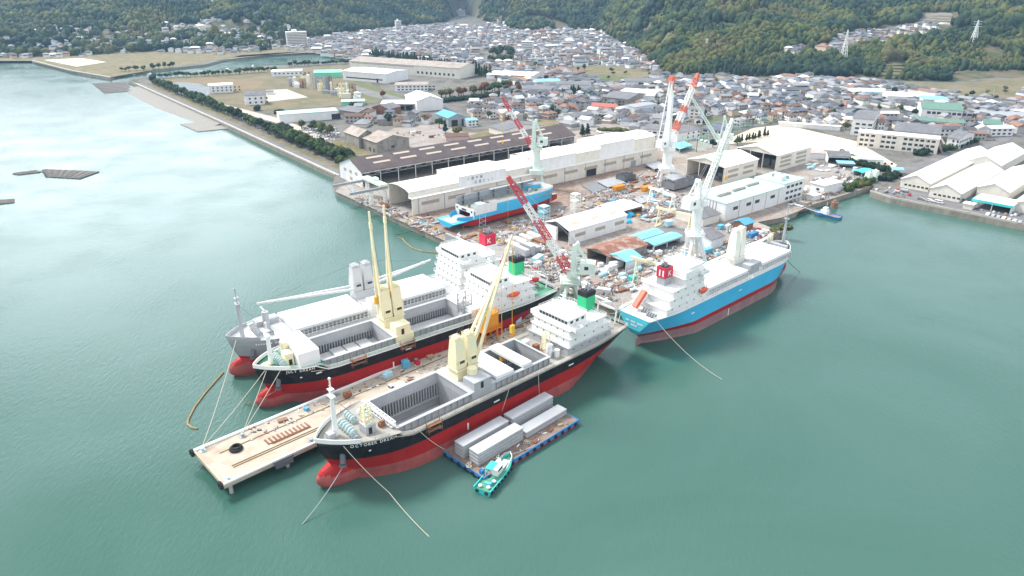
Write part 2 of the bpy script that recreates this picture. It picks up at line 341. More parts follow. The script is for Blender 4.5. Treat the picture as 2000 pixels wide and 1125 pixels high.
blend_mat('town_ground',[(.06,.075,.036),(.12,.115,.10),(.18,.17,.155),(.11,.10,.07),(.065,.08,.038)],.022)
blend_mat('hill_ground',[(.045,.06,.028),(.07,.08,.038),(.15,.12,.075),(.07,.08,.04)],.02)
blend_mat('yard_ground',[(.26,.245,.23),(.32,.30,.28),(.29,.225,.18),(.36,.33,.30),(.29,.275,.255)],.06,fine=.8,dist=.2)
blend_mat('slip_ground',[(.25,.20,.165),(.31,.255,.215),(.24,.15,.105),(.35,.31,.27)],.09,fine=.9,dist=.2)
blend_mat('sports_sand',[(.62,.52,.39),(.68,.58,.45),(.60,.51,.38)],.04)
blend_mat('pale_dirt',[(.42,.36,.31),(.50,.44,.39),(.37,.32,.27)],.06)
blend_mat('dry_grass',[(.155,.135,.075),(.205,.165,.105),(.13,.125,.06),(.23,.19,.13)],.035)
blend_mat('lawn_grass',[(.09,.125,.042),(.125,.145,.055),(.15,.14,.07)],.05)
blend_mat('scrub_grass',[(.20,.15,.09),(.14,.135,.06),(.24,.185,.115),(.105,.12,.05)],.07)
blend_mat('reed_bed',[(.25,.175,.115),(.21,.155,.09),(.175,.15,.08)],.06)
blend_mat('lot_grey',[(.28,.265,.25),(.33,.305,.285),(.27,.225,.19),(.35,.33,.31)],.06)
blend_mat('mud_flat',[(.26,.22,.18),(.33,.29,.25),(.20,.20,.15)],.03)
blend_mat('rock_apron',[(.22,.21,.18),(.30,.28,.25),(.17,.165,.14)],.5,fine=2.0)
SHORE=[(62,119),(140,139),(215,152),(228,147),(300,136),(400,126),(440,116),(520,107),(600,102),(660,104),(692,112),(690,120),(600,126),(520,128),(470,133),(425,146),(330,151),(264,151),(250,158),(262,163),(440,243),(655,343),(650,357),(654,372),
 (870,470),(1190,602),(1206,606),(1530,453),(1478,433),(1527,424),(1555,414),(1562,405),(1590,398),(1640,383),(1708,362),(1699,375),(1740,388),(2000,440),(2300,500)]
sea=sheet('water',[],0,'sea_water',world=[(-6000,-800),(6000,-800),(6000,6000),(-6000,6000)])
def ground():
    P=[at(x,y,3.0) for x,y in SHORE]; far=[(3800,P[-1].y-300),(3800,5000),(-5200,5000),(-5200,P[0].y+2)]
    bm=bmesh.new(); pts=[(p.x,p.y) for p in P]+far
    top=[bm.verts.new((x,y,3.0)) for x,y in pts]; bot=[bm.verts.new((x,y,-3.0)) for x,y in pts]
    f=bm.faces.new(top); f.normal_update(); n=len(P)
    bmesh.ops.triangulate(bm,faces=[f])
    for q in bm.faces: q.material_index=0
    for i in range(n-1):
        s=bm.faces.new((bot[i],bot[i+1],top[i+1],top[i])); s.material_index=1
    bmesh.ops.recalc_face_normals(bm,faces=bm.faces[:])
    me=bpy.data.meshes.new('ground'); bm.to_mesh(me); bm.free()
    me.materials.append(MATS['town_ground']); me.materials.append(MATS['quay_wall'])
    # make the top look up
    o=bpy.data.objects.new('ground',me); COL.objects.link(o); return struct(o)
ground()
LZ=3.0
def patch(name,px,m,lev=1): return sheet(name,px,3.0+.012*lev,m)
patch('shipyard',[(655,374),(870,471),(1190,603),(1206,605),(1528,453),(1479,434),(1527,425),(1555,414.5),(1590,398.5),(1640,383.5),(1705,362.5),(1612,342),(1590,300),(1440,285),(1290,262),(1130,255),(700,330)],'yard_ground')
patch('slipway',[(800,440),(870,469),(930,493),(1075,420),(1240,345),(1330,310),(1290,300),(1150,345),(990,380),(810,420)],'slip_ground',2)
patch('yard_road',[(1150,500),(1300,440),(1345,447),(1430,392),(1440,400),(1360,462),(1215,545)],'asphalt',2)
patch('quay_apron',[(930,494),(1020,535),(1190,601),(1206,603),(1440,486),(1425,470),(1215,560),(1075,515),(985,470)],'lot_grey',3)
patch('parking_yard',[(1580,333),(1600,318),(1700,345),(1640,372),(1575,395)],'lot_grey',2)
patch('sports_ground',[(1395,283),(1470,250),(1530,243),(1672,276),(1752,322),(1735,338),(1640,302),(1585,292),(1480,277)],'sports_sand')
patch('grassland',[(285,164),(330,152),(470,137),(560,131),(690,127),(720,150),(740,200),(650,206),(545,216),(440,216),(365,190)],'dry_grass')
patch('reed_bed',[(300,162),(345,157),(420,152),(520,158),(500,172),(425,178),(400,165),(330,170)],'reed_bed',2)
sheet('pond',[(322,168),(345,160),(388,163),(428,177),(402,187),(372,189),(345,180)],3.06,'pond_water')
patch('gravel_lot',[(519,176),(560,174),(602,190),(522,199)],'pale_dirt',3)
patch('lawn',[(362,190),(430,217),(490,222),(480,228),(425,222),(355,196)],'lawn_grass',3)
patch('meadow',[(660,162),(700,160),(790,188),(760,196),(722,196)],'lawn_grass',3)
patch('dirt_road',[(370,192),(380,189),(560,235),(640,272),(630,276),(540,240)],'pale_dirt',4)
patch('scrubland',[(500,222),(560,228),(640,262),(740,305),(690,316),(600,275)],'scrub_grass',2)
patch('dirt_lot',[(735,270),(770,250),(860,240),(905,258),(960,262),(1060,240),(1120,250),(1000,285),(880,287),(790,300)],'lot_grey',2)
patch('grass_verge',[(905,268),(1010,236),(1085,232),(1110,243),(1010,262),(950,275)],'scrub_grass',3)
patch('car_park',[(1130,248),(1190,240),(1300,262),(1420,278),(1400,290),(1290,285)],'lot_grey',2)
patch('lawn_patch',[(1360,237),(1400,228),(1440,236),(1415,246)],'lawn_grass',3)
patch('paddy_field',[(1150,150),(1180,146),(1230,152),(1225,164),(1160,162)],'lawn_grass',3)
patch('vegetable_plot',[(1105,133),(1175,128),(1280,143),(1270,158),(1190,146),(1110,142)],'scrub_grass',2)
patch('factory_road',[(672,160),(720,175),(800,195),(880,197),(870,204),(790,204),(715,186)],'asphalt',4)
patch('town_road',[(1040,165),(1062,118),(1070,118),(1068,166)],'asphalt',4)
patch('wharf_road',[(1712,352),(1765,325),(1900,288),(2000,250),(2000,262),(1905,298),(1775,335),(1725,362)],'asphalt',4)
patch('factory_apron',[(1700,374),(1760,365),(2000,410),(2200,450),(2200,480),(2000,438),(1745,388)],'asphalt',3)
patch('shore_land',[(62,120),(140,139.5),(215,151),(330,131),(440,115),(330,112),(210,112),(110,115)],'scrub_grass',1)
patch('breakwater_lot',[(85,117),(160,113.5),(208,121),(150,130)],'sports_sand',3)
patch('fallow_field',[(1700,168),(1760,160),(1870,163),(1990,152),(2060,156),(2060,205),(1990,200),(1900,196),(1880,210),(1800,185)],'dry_grass',2)
patch('scrub_slope',[(-60,118),(60,118.5),(220,111),(440,114),(600,101),(600,90),(430,103),(300,99),(150,107),(-60,111)],'scrub_grass',2)
patch('mud_flat',[(440,116),(520,107.5),(600,102.5),(660,104.5),(640,100),(560,102),(470,108)],'mud_flat',2)
# road and parapets along the sea wall
def strip(name,A,B,o0,o1,z,m,wall=None):
    d=(B-A); d.z=0; d.normalize(); n=Vector((-d.y,d.x,0))
    if n.x<0: n=-n
    mb=MB(); p=[A+n*o0,B+n*o0,B+n*o1,A+n*o1]
    if wall: mb.prism([(q.x,q.y) for q in p],z,z+wall)
    else: mb.add([(q.x,q.y,z) for q in p],[(0,1,2,3)])
    return mb.build(name,m)
SA,SB,SM=at(262,163,3),at(655,343,3),at(440,243,3)
for a,b in ((SA,SM),(SM,SB)):
    struct(strip('seawall_path',a,b,.8,3.4,3.05,'concrete')); struct(strip('seawall_road',a,b,3.4,8.5,3.04,'asphalt')); struct(strip('seawall_verge',a,b,8.5,13,3.05,'scrub_grass'))
for a,b,l in ((SA,SM,'low concrete sea wall running past the pond'),(SM,SB,'low concrete sea wall running down to the dark roofed shed')):
    tag(strip('sea_wall',a,b,-.2,.7,2.9,'concrete',1.2),l,'sea wall')
# sloping stone apron outside the wall and the stone spit at its foot
mb=MB(); d=(SM-SA).normalized(); n=Vector((d.y,-d.x,0)); n=n if n.x<0 else -n
L_=(SM-SA).length
for i in range(24):
    a,b=SA+d*(L_*(.06+.9*i/24)),SA+d*(L_*(.06+.9*(i+1)/24)); wa,wb=[10+16*math.sin(math.pi*min(1,(.15+.85*k/24)))**.7 for k in (i,i+1)]
    mb.add([a-n*.3+Vector((0,0,-1.2)),b-n*.3+Vector((0,0,-1.2)),b+n*wb+Vector((0,0,-3.4)),a+n*wa+Vector((0,0,-3.4))],[(0,1,2,3)])
struct(mb.build('rock_beach','rock_apron'))
mb=MB(); P=[at(x,y,0) for x,y in ((352,243),(386,258),(446,252),(412,238))]; mb.prism([(p.x,p.y) for p in P],-1,.5); struct(mb.build('stone_spit','rock_apron'))
BW=[at(x,y,3) for x,y in ((62,119),(140,139),(215,152))]
mb=MB()
for a,b in zip(BW[:-1],BW[1:]): mb.beam(a+Vector((0,1.5,.5)),b+Vector((0,1.5,.5)),2.4,1.0)
tag(mb.build('breakwater_wall','concrete'),'low concrete wall along the far breakwater at the river mouth','sea wall')
RW=[at(x,y,3) for x,y in ((1699,375),(1740,388),(2000,440),(2150,470))]
mb=MB()
for a,b in zip(RW[:-1],RW[1:]): mb.beam(a+Vector((.6,.9,.5)),b+Vector((.6,.9,.5)),.6,1.0)
tag(mb.build('harbour_wall','concrete'),'concrete sea wall before the white roofed factory','sea wall')
mb=MB(); P=[at(x,y,0) for x,y in ((1700,384),(1740,398),(2000,453),(2150,483),(2150,470),(2000,440),(1740,388),(1702,377))]
for i in range(3):
    a,b,c,e=P[i],P[i+1],P[6-i],P[7-i]; mb.add([(a.x,a.y,-.3),(b.x,b.y,-.3),(c.x,c.y,1.0),(e.x,e.y,1.0)],[(0,1,2,3)])
struct(mb.build('foreshore','mud_flat'))
# ---------------------------------------------------------------- hills
FOOT=[(-700,113),(0,113),(150,109),(300,101),(420,104),(520,98),(600,76),(660,66),(740,56),(800,50),(870,43),(905,26),(945,40),(1000,60),(1080,58),(1150,58),(1185,74),(1230,96),(1283,128),(1300,147),(1400,153),(1560,150),(1640,155),(1700,151),(1750,158),(1860,160),(1950,151),(2000,150),(2600,158)]
_fa=[];_fd=[];
for x,y in FOOT:
    p=at(x,y,3); _fa.append(math.atan2(p.x,p.y)); _fd.append(math.hypot(p.x,p.y))
_sl=[(-700,.13),(0,.13),(300,.13),(520,.14),(620,.24),(760,.33),(900,.30),(1000,.36),(1150,.34),(1200,.20),(1290,.17),(1400,.15),(1560,.13),(1700,.115),(1850,.14),(2000,.17),(2600,.2)]
_sa=[math.atan2(at(x,100,3).x,at(x,100,3).y) for x,_ in _sl]; _ss=[s for _,s in _sl]
def hz(x,y):
    d=math.hypot(x,y); a=math.atan2(x,y); D=float(np.interp(a,_fa,_fd)); s=float(np.interp(a,_sa,_ss)); t=d-D
    if t<-40: return -3.0
    k=min(1.,max(0.,t/180)); k=k*k*(3-2*k)
    n=mnoise.fractal(Vector((x/260,y/260,.7)),1.,2.,4)
    n2=mnoise.noise(Vector((x/70,y/70,3.1)))
    tt=max(0,t); h=3.0+s*tt*(.62+.38*min(1,tt/260))+k*(28*n+5*n2)
    h+=.09*max(0,t-600)
    if t<0: h=3.0+t*.05
    return h
def gz(x,y): return max(3.0,hz(x,y))
NA,ND=300,190
vs=[];fs=[]
for j in range(ND):
    d=700+ (j/(ND-1))**1.35*2600
    for i in range(NA):
        a=R(-44+88*i/(NA-1)); x,y=d*math.sin(a),d*math.cos(a); vs.append((x,y,hz(x,y)-(.0)))
for j in range(ND-1):
    for i in range(NA-1): q=j*NA+i; fs.append((q,q+1,q+NA+1,q+NA))
me=bpy.data.meshes.new('hills'); me.from_pydata(vs,[],fs); me.polygons.foreach_set('use_smooth',[True]*len(fs)); me.materials.append(MATS['hill_ground']); me.update()
o=bpy.data.objects.new('hills',me); COL.objects.link(o); struct(o)
def ground_hit(px,py):
    """where the line of sight through a pixel meets the ground or hillside"""
    d=ray(px,py); p=Vector((0,0,CAM_H)); t=300.
    while t<4000:
        q=p+d*t
        if q.z<=gz(q.x,q.y): return Vector((q.x,q.y,gz(q.x,q.y)))
        t+=4
    return q
# ================================================================ ships
def smooth(a,b,x):
    k=min(1.,max(0.,(x-a)/(b-a))); return k*k*(3-2*k)
def glyphs(text,size,ext=.03):
    """meshes of the letters of a word and where each starts"""
    out=[]; x=0.
    for ch in text:
        if ch==' ': x+=size*.45; continue
        c=bpy.data.curves.new('t','FONT'); c.body=ch; c.size=size; c.extrude=ext
        o=bpy.data.objects.new('t',c); COL.objects.link(o); dg=bpy.context.evaluated_depsgraph_get(); dg.update()
        me=bpy.data.meshes.new_from_object(o.evaluated_get(dg)); bpy.data.objects.remove(o); bpy.data.curves.remove(c)
        if not len(me.vertices): x+=size*.8; continue
        xs=[v.co.x for v in me.vertices]; w=max(xs)-min(xs)
        out.append((me,x,min(xs),w)); x+=w+size*.16
    return out,x
def write(mb,text,size,place,ext=.03,mi=0):
    """place(x) gives the matrix of a letter starting x along the line"""
    gl_,w=glyphs(text,size,ext)
    for me,x,x0,cw in gl_:
        M=place(x,cw)
        T=mb.T; mb.T=(T@M) if T is not None else M
        mb.add([(v.co.x-x0,v.co.y,v.co.z) for v in me.vertices],[tuple(p.vertices) for p in me.polygons],mi); mb.T=T
        bpy.data.meshes.remove(me)
    return w
class Hull:
    def __init__(s,L,B,zd,zf,fx,rake=6,full=.0,stern_z=2.0):
        s.L,s.B,s.zd,s.zf,s.fx,s.rake,s.sz=L,B,zd,zf,fx,rake,stern_z; s.low=-1.6
    def top(s,x): return s.zd+(s.zf-s.zd)*smooth(s.fx-1.5,s.fx+1.5,x)+.6*smooth(.9*s.L,s.L,x)+.4*smooth(.15*s.L,0,x)
    def xb(s,z): return s.L-s.rake*(1-min(1,max(0,z/s.zf)))**1.3-(0 if z>0 else .5)
    def xs(s,z): return 0 if z>s.sz+3 else (s.sz+3-max(z,-1))*1.25
    def hb(s,q,z):
        t=min(1.,max(0.,z/s.zd))
        dk=1.0
        if q<.2: dk=.80+.20*math.sin(q/.2*math.pi/2)
        if q>.80: dk=max(0,1-((q-.80)/.2)**2.1)**.78
        wl=1.0
        if q<.30: wl=min(1,(q/.24))**.8
        if q>.76: wl=max(0,1-((q-.76)/.24)**2.2)**.9
        k=t**1.4
        if q<.3: k=t**1.1
        return s.B/2*(dk*k+wl*(1-k))
    def pt(s,q,z,side): 
        a,b=s.xs(z),s.xb(z); return (a+(b-a)*q,side*s.hb(q,z),z)
    def deckhb(s,x): return s.hb(x/s.L,s.zd)
    def build(s,bands,mats,parent,bulb=True,name='hull'):
        # bands: list of (top z, material index), last one runs to the deck edge
        mb=MB(); qs=[i/12*.25 for i in range(12)]+[.25+i/14*.5 for i in range(14)]+[.75+.25*(i/22) for i in range(23)]
        lo=s.low; zs=[lo]; ms=[]
        for zt,mi in bands[:-1]:
            n=2
            for k in range(1,n+1): zs.append(lo+(zt-lo)*k/n); ms.append(mi)
            lo=zt
        nf=len(zs); n=4
        for k in range(n): ms.append(bands[-1][1])
        for side in (1,-1):
            rows=[]
            for j in range(nf+n):
                row=[]
                for q in qs:
                    if j<nf: z=zs[j]
                    else:
                        k=(j-nf+1)/n; zt=s.top(q*s.L); z=zs[-1]+(zt-zs[-1])*k
                    row.append(s.pt(q,z,side))
                rows.append(row)
            for j in range(len(rows)-1):
                for i in range(len(qs)-1):
                    a,b,c,d=rows[j][i],rows[j][i+1],rows[j+1][i+1],rows[j+1][i]
                    mb.add([a,b,c,d] if side<0 else [b,a,d,c],[(0,1,2,3)],ms[j])
            if side==1: r1=rows
            else:
                for j in range(len(rows)-1):   # transom
                    mb.add([rows[j][0],rows[j+1][0],r1[j+1][0],r1[j][0]],[(0,1,2,3)],4 if len(mats)>4 and j>=nf-2 else ms[j])
        if bulb:
            b=MB(); b.ball((s.xb(0)-5.6,0,1.7+.25*(s.zd-11)),13.4,3.9,5.2,20,18)
            for f in b.f:
                z=sum(b.v[i][2] for i in f)/len(f); mb.add([b.v[i] for i in f],[tuple(range(len(f)))],bands[0][1] if z<bands[0][0] else bands[1][1])
        return mb.build(name,mats,parent,smooth=False)
def windows_row(parent,p,q,n,w,h,depth=.12,name='window',m='window_glass'):
    """n separate windows from p to q on an upright face"""
    p=Vector(p); q=Vector(q); d=(q-p); step=d/n; dn=d.normalized()
    for i in range(n):
        c=p+step*(i+.5); mb=MB(); mb.beam(c-dn*w/2,c+dn*w/2,depth*2,h); mb.build(name,m,parent)
def rails(mb,pts,h=1.1,step=2.0,t=.09,mi=0,n=2):
    for a,b in zip(pts[:-1],pts[1:]):
        a=Vector(a);b=Vector(b); k=max(1,int((b-a).length/step))
        for i in range(k+1):
            p=a.lerp(b,i/k); mb.beam(p,p+Vector((0,0,h)),t,t,mi)
        for j in range(n):
            z=Vector((0,0,h*(j+1)/n)); mb.beam(a+z,b+z,t,t,mi)
def ship_crane(parent,x,y,zb,jibs,m='crane_cream',s=1.0,hgt=13,hook=True,pair=6.2):
    """two crane houses one behind the other on one base, each with a two-legged jib"""
    c=bpy.data.objects.new('deck_crane',None); COL.objects.link(c); c.parent=parent; c.location=(x,y,zb)
    mb=MB(); mb.taper(-5.6*s,5.6*s,-3.2*s,3.2*s,-1.6,3.4,.96); mb.box(-6*s,6*s,-3.6*s,3.6*s,3.0,3.4); mb.build('pedestal',m,c)
    for sx,tip in zip((1,-1),jibs):
        x0=sx*pair/2*s; hb=MB()
        hb.taper(x0-2.7*s,x0+2.7*s,-2.9*s,2.9*s,3.4,hgt*.55,.95); hb.taper(x0-2.55*s,x0+2.55*s,-2.75*s,2.75*s,hgt*.55,hgt,.74,kx=.8); hb.box(x0-1.6*s,x0+1.6*s,-1.5*s,1.5*s,hgt,hgt+.9)
        for dy in (-.9,.9): hb.cyl((x0-.5,dy*s,hgt+1),(x0+.7,dy*s,hgt+1),.55,8)
        hb.box(x0-1.2,x0+1.2,2.8*s,3.5*s,5,6.6); house=hb.build('crane_house',m,c)
        w=MB(); w.box(x0-.9,x0+.9,3.5*s,3.57*s,5.5,6.4); w.build('cab_window','window_glass',house)
        rl=MB(); h=2.0*s; rails(rl,[(x0-h,-h,hgt),(x0+h,-h,hgt),(x0+h,h,hgt),(x0-h,h,hgt),(x0-h,-h,hgt)],1.0,2,.1); rl.build('railing',m,house)
        T=Vector(tip); jb=MB(); sgn=1 if T.x-x0>0 else -1; B0=[Vector((x0+sgn*2.4*s,-2.3*s,4.6)),Vector((x0+sgn*2.4*s,2.3*s,4.6))]
        L=(T-(B0[0]+B0[1])/2).length; d=(T-(B0[0]+B0[1])/2).normalized()
        for b in B0:
            e=T-d*(L*.12); k=b.lerp(e,.55); jb.beam(b,k,1.1*s,1.0*s); jb.beam(k,e,.9*s,.8*s)
        jb.beam(T-d*(L*.16),T-d*(L*.10),1.6*s,1.0*s); jb.beam(T-d*(L*.10),T,.8*s,.8*s)
        for k in (.40,.66):
            a=B0[0].lerp(T-d*L*.1,k); b=B0[1].lerp(T-d*L*.1,k); jb.beam(a,b,.7*s,.6*s)
        jb.build('jib',m,c)
        rp=MB(); top=Vector((x0,0,hgt+1.4))
        for off in (-.5,.5): rp.beam(top+Vector((0,off,0)),T-d*(L*.11)+Vector((0,off*.3,.6)),.05)
        rp.build('hoist_rope','dark_steel',c)
        if hook:
            hk=MB(); hp=T+Vector((0,0,-30)); hk.beam(T,hp,.10); hk.taper(hp.x-.7,hp.x+.7,hp.y-.5,hp.y+.5,hp.z-2.6,hp.z,1); hk.build('hook_block','yellow_paint',c)
    return c
def open_hold(ship,x0,x1,hw,zd,zc,zfl,m='ship_grey',inner='hold_grey',ribs=True,zr=None):
    t=.45; mb=MB()
    for sy in (-1,1): mb.box(x0-t,x1+t,sy*hw-(t if sy<0 else 0),sy*hw+(0 if sy<0 else t),zd-.3,zc); mb.box(x0-t,x1+t,sy*hw-(1.1 if sy<0 else 0),sy*hw+(0 if sy<0 else 1.1),zc,zc+.22)
    for x in (x0-t,x1): mb.box(x,x+t,-hw,hw,zd-.3,zc); mb.box(x-.2,x+t+.2,-hw,hw,zc,zc+.22)
    # stays between deck and coaming lip
    st=MB()
    for sy in (-1,1):
        n=int((x1-x0)/2.1)
        for i in range(n+1):
            x=x0+(x1-x0)*i/n; st.box(x-.09,x+.09,*sorted((sy*(hw+t),sy*(hw+1.05))),zd,zc-.02)
        st.box(x0,x1,*sorted((sy*(hw+t+.02),sy*(hw+.62))),zd+(zc-zd)*.55,zd+(zc-zd)*.55+.12)
    mb.build('hatch_coaming',m,ship); st.build('coaming_stays',m,ship)
    h=MB(); y=hw+.01
    for sy in (-1,1): h.add([(x0,sy*(hw+.0),zd-.3),(x1,sy*hw,zd-.3),(x1,sy*hw,zfl),(x0,sy*hw,zfl)],[(0,1,2,3)])
    for x in (x0,x1): h.add([(x,-hw,zd-.3),(x,hw,zd-.3),(x,hw,zfl),(x,-hw,zfl)],[(0,1,2,3)])
    h.add([(x0,-hw,zfl),(x1,-hw,zfl),(x1,hw,zfl),(x0,hw,zfl)],[(0,1,2,3)]); h.build('hold',inner,ship)
    if ribs:
        r=MB(); zr=zr if zr is not None else max(zfl,zd-5.2)
        for sy in (-1,1):
            n=int((x1-x0)/1.0)
            for i in range(n):
                x=x0+.5+(x1-x0-1)*i/(n-1); r.box(x-.14,x+.14,*sorted((sy*hw,sy*(hw-.55))),zr,zd-.6)
            r.box(x0,x1,*sorted((sy*hw,sy*(hw-.75))),zr-.3,zr); r.box(x0,x1,*sorted((sy*hw,sy*(hw-.3))),zd-.9,zd-.4)
        r.build('hold_frames',m,ship)
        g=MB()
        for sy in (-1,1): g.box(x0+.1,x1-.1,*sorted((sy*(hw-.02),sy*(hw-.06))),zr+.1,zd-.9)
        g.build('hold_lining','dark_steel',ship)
def hatch_cover(ship,x0,x1,hw,z,h=.85,m='hatch_white',panels=4):
    mb=MB(); n=panels
    for i in range(n):
        a=x0+(x1-x0)*i/n; b=x0+(x1-x0)*(i+1)/n; mb.box(a+.05,b-.05,-hw,hw,z,z+h)
    mb.box(x0+.2,x1-.2,-hw+.25,hw-.25,z,z+h-.15); return mb.build('hatch_cover',m,ship)
def closed_hatch(ship,x0,x1,hw,zd,zc,m='ship_grey',panels=4,cm='hatch_white'):
    mb=MB(); mb.box(x0,x1,-hw,hw,zd-.2,zc)
    mb.box(x0-.2,x1+.2,-hw-1.0,hw+1.0,zc,zc+.15); mb.build('hatch_coaming',m,ship)
    st=MB()
    for sy in (-1,1):
        n=int((x1-x0)/1.5)
        for i in range(n+1):
            x=x0+(x1-x0)*i/n; st.box(x-.1,x+.1,*sorted((sy*hw,sy*(hw+.98))),zd,zc-.02)
        st.box(x0,x1,*sorted((sy*(hw+.02),sy*(hw+.6))),zd+(zc-zd)*.5,zd+(zc-zd)*.5+.12)
    n=int(2*hw/1.5)
    for xx in (x0,x1):
        for i in range(n+1):
            y=-hw+2*hw*i/n; st.box(*sorted((xx,xx+(.9 if xx==x1 else -.9))),y-.1,y+.1,zd,zc-.02)
    st.build('coaming_stays','hatch_white',ship)
    hatch_cover(ship,x0+.1,x1-.1,hw+.5,zc+.15,.9,cm,panels)
def windlass(ship,x,y,z,ax='y',m='teal_paint',n=5,s=1.0):
    mb=MB(); w=n*1.15*s
    mb.cyl((x,y-w/2,z+1.1*s),(x,y+w/2,z+1.1*s),.32*s,8)
    for i in range(n): 
        c=y-w/2+(i+.5)*w/n; mb.cyl((x,c-.14,z+1.1*s),(x,c+.14,z+1.1*s),1.0*s,12); mb.box(x-.9*s,x+.9*s,c-.1+.4,c+.1+.4,z,z+1.1*s)
    mb.build('mooring_winch',m,ship)
def superstructure(ship,tiers,bridge,m='ship_white',first=None,faces=1):
    """tiers of decks; bridge=(x0,x1,hw,z0,z1,wing half-width); faces +1 = looks to the bow"""
    for i,(x0,x1,hw,z0,z1) in enumerate(tiers):
        mb=MB(); mb.box(x0,x1,-hw,hw,z0,z1-.2); mb.box(x0-1.0,x1+.3,-hw-.45,hw+.45,z1-.18,z1)
        d=mb.build('deckhouse',first if (first and i==0) else m,ship)
        rl=MB(); e=.38
        rails(rl,[(x1+.3,-hw-e,z1),(x0-1,-hw-e,z1),(x0-1,hw+e,z1),(x1+.3,hw+e,z1)],1.0,2.2,.08); rl.build('railing',m,d)
        n=max(2,int((x1-x0)/4.2))
        for sy in (-1,1): windows_row(d,(x0+.8,sy*hw,z0+1.7),(x1-.8,sy*hw,z0+1.7),n,.45,.45,.06,'porthole')
        windows_row(d,(x1,-hw+1,z0+1.7),(x1,hw-1,z0+1.7),5,.45,.45,.06,'porthole')
        st=MB()
        st.beam((x0-.9,hw*.2,z0),(x0-.9,hw*.2+2.6,z1),.8,.12); st.build('ladder',m,d)
    x0,x1,hw,z0,z1,wh=bridge
    mb=MB(); mb.box(x0,x1,-hw,hw,z0,z1); mb.box(x0-.4,x1+.5,-hw-.4,hw+.4,z1,z1+.25)
    mb.box(x1-3.4,x1+.2,-wh,wh,z0-.25,z0-.02); mb.box(x1+.1,x1+.2,-wh,wh,z0-.02,z0+1.15); mb.box(x1-3.4,x1-3.3,-wh,-hw,z0-.02,z0+1.15); mb.box(x1-3.4,x1-3.3,hw,wh,z0-.02,z0+1.15)
    for s in (-1,1): mb.box(x1-3.4,x1+.2,*sorted((s*wh,s*(wh-.1))),z0-.02,z0+1.15); mb.beam((x1-1.5,s*(wh-.6),z0-.2),(x1-1.5,s*(hw+.2),z0-3.0),.3)
    b=mb.build('wheelhouse',m,ship)
    windows_row(b,(x1,-hw+.3,z0+1.75),(x1,hw-.3,z0+1.75),9,1.1,.85,.07)
    for s in (-1,1): windows_row(b,(x0+.6,s*hw,z0+1.75),(x1-.3,s*hw,z0+1.75),3,1.2,.85,.07)
    rl=MB(); rails(rl,[(x0,-hw,z1+.25),(x1,-hw,z1+.25),(x1,hw,z1+.25),(x0,hw,z1+.25),(x0,-hw,z1+.25)],1.0,1.8,.08); rl.build('railing',m,b)
    rm=MB(); cx=(x0+x1)/2; rm.cyl((cx,0,z1),(cx,0,z1+6.5),.28,8,r2=.15); rm.beam((cx,-2,z1+4.2),(cx,2,z1+4.2),.2); rm.beam((cx,-1.3,z1+5.4),(cx,1.3,z1+5.4),.35,.25); rm.ball((cx,1.7,z1+2.0),.7,.7,.8,10,6); rm.cyl((cx,1.7,z1+.2),(cx,1.7,z1+1.4),.2,6); rm.cyl((cx-1.4,-2.2,z1+.2),(cx-1.4,-2.2,z1+3),.08,5)
    rm.build('radar_mast',m,b)
def funnel(ship,x0,x1,hw,z0,z1,band,cap,base=None,zb=None,mark=None):
    mb=MB(); zt=z1-1.7 if cap else z1
    if base: mb.taper(x0,x1,-hw,hw,z0,zb,.97,1); mb.box(x0-.1,x1+.1,-hw-.1,hw+.1,zb,zt,0)
    else: mb.taper(x0,x1,-hw,hw,z0,zt,.9,0,sx=-.3)
    k=1.0 if base else .9; cx=(x0+x1)/2-(0 if base else .3)
    a=(x1-x0)/2*k+.1; b=hw*k+.1
    if cap: mb.box(cx-a,cx+a,-b,b,zt,z1,2)
    mb.box(cx-a+.3,cx+a-.3,-b+.3,b-.3,z1,z1+.02,2)
    f=mb.build('funnel',[band,base or band,cap or 'funnel_black'],ship)
    p=MB()
    for i,(dx,dy,h) in enumerate(((-.8,-.7,2.2),(.3,-.5,1.7),(.2,.7,2.0),(-.9,.6,1.4))): p.cyl((cx+dx,dy,z1-.3),(cx+dx-.3,dy,z1+h),.28,8)
    p.build('exhaust_pipe','steel_grey',f)
    if mark:
        zc=(zb+zt)/2-.2; q=MB()
        for sy in (-1,1):
            def pl(x,cw,sy=sy): return Matrix(((sy*-1,0,0,cx+.5+sy*(.95-x*1.0)),(0,0,sy,sy*(hw+.16)),(0,1,0,zc-1.1),(0,0,0,1)))
            write(q,mark,3.0,pl)
        for k2 in (-.55,.25): q.box(x0-.16,x0-.12,k2*hw-.3,k2*hw+.3,zc-1.2,zc+1.2)
        q.build('funnel_emblem','ship_white',f)
    return f
def foremast(ship,x,z,h,m='ship_white'):
    mb=MB(); mb.cyl((x,0,z),(x,0,z+h*.72),.8,10,r2=.5); mb.cyl((x,0,z+h*.72),(x,0,z+h),.22,6)
    for k,w in ((.70,2.4),(.82,1.6)): mb.box(x-.7,x+.7,-w/2,w/2,z+h*k,z+h*k+.2); mb.beam((x,-w/2,z+h*k+.9),(x,w/2,z+h*k+.9),.1)
    mb.ball((x,0,z+h+.2),.4,.4,.4,8,6); mb.beam((x-.5,.3,z),(x-.5,.3,z+h*.7),.1); mb.build('foremast',m,ship)
    st=MB()
    for s in (-1,1): st.beam((x,0,z+h*.7),(x-8,s*5,z+.3),.07)
    st.build('mast_stay','steel_grey',ship)
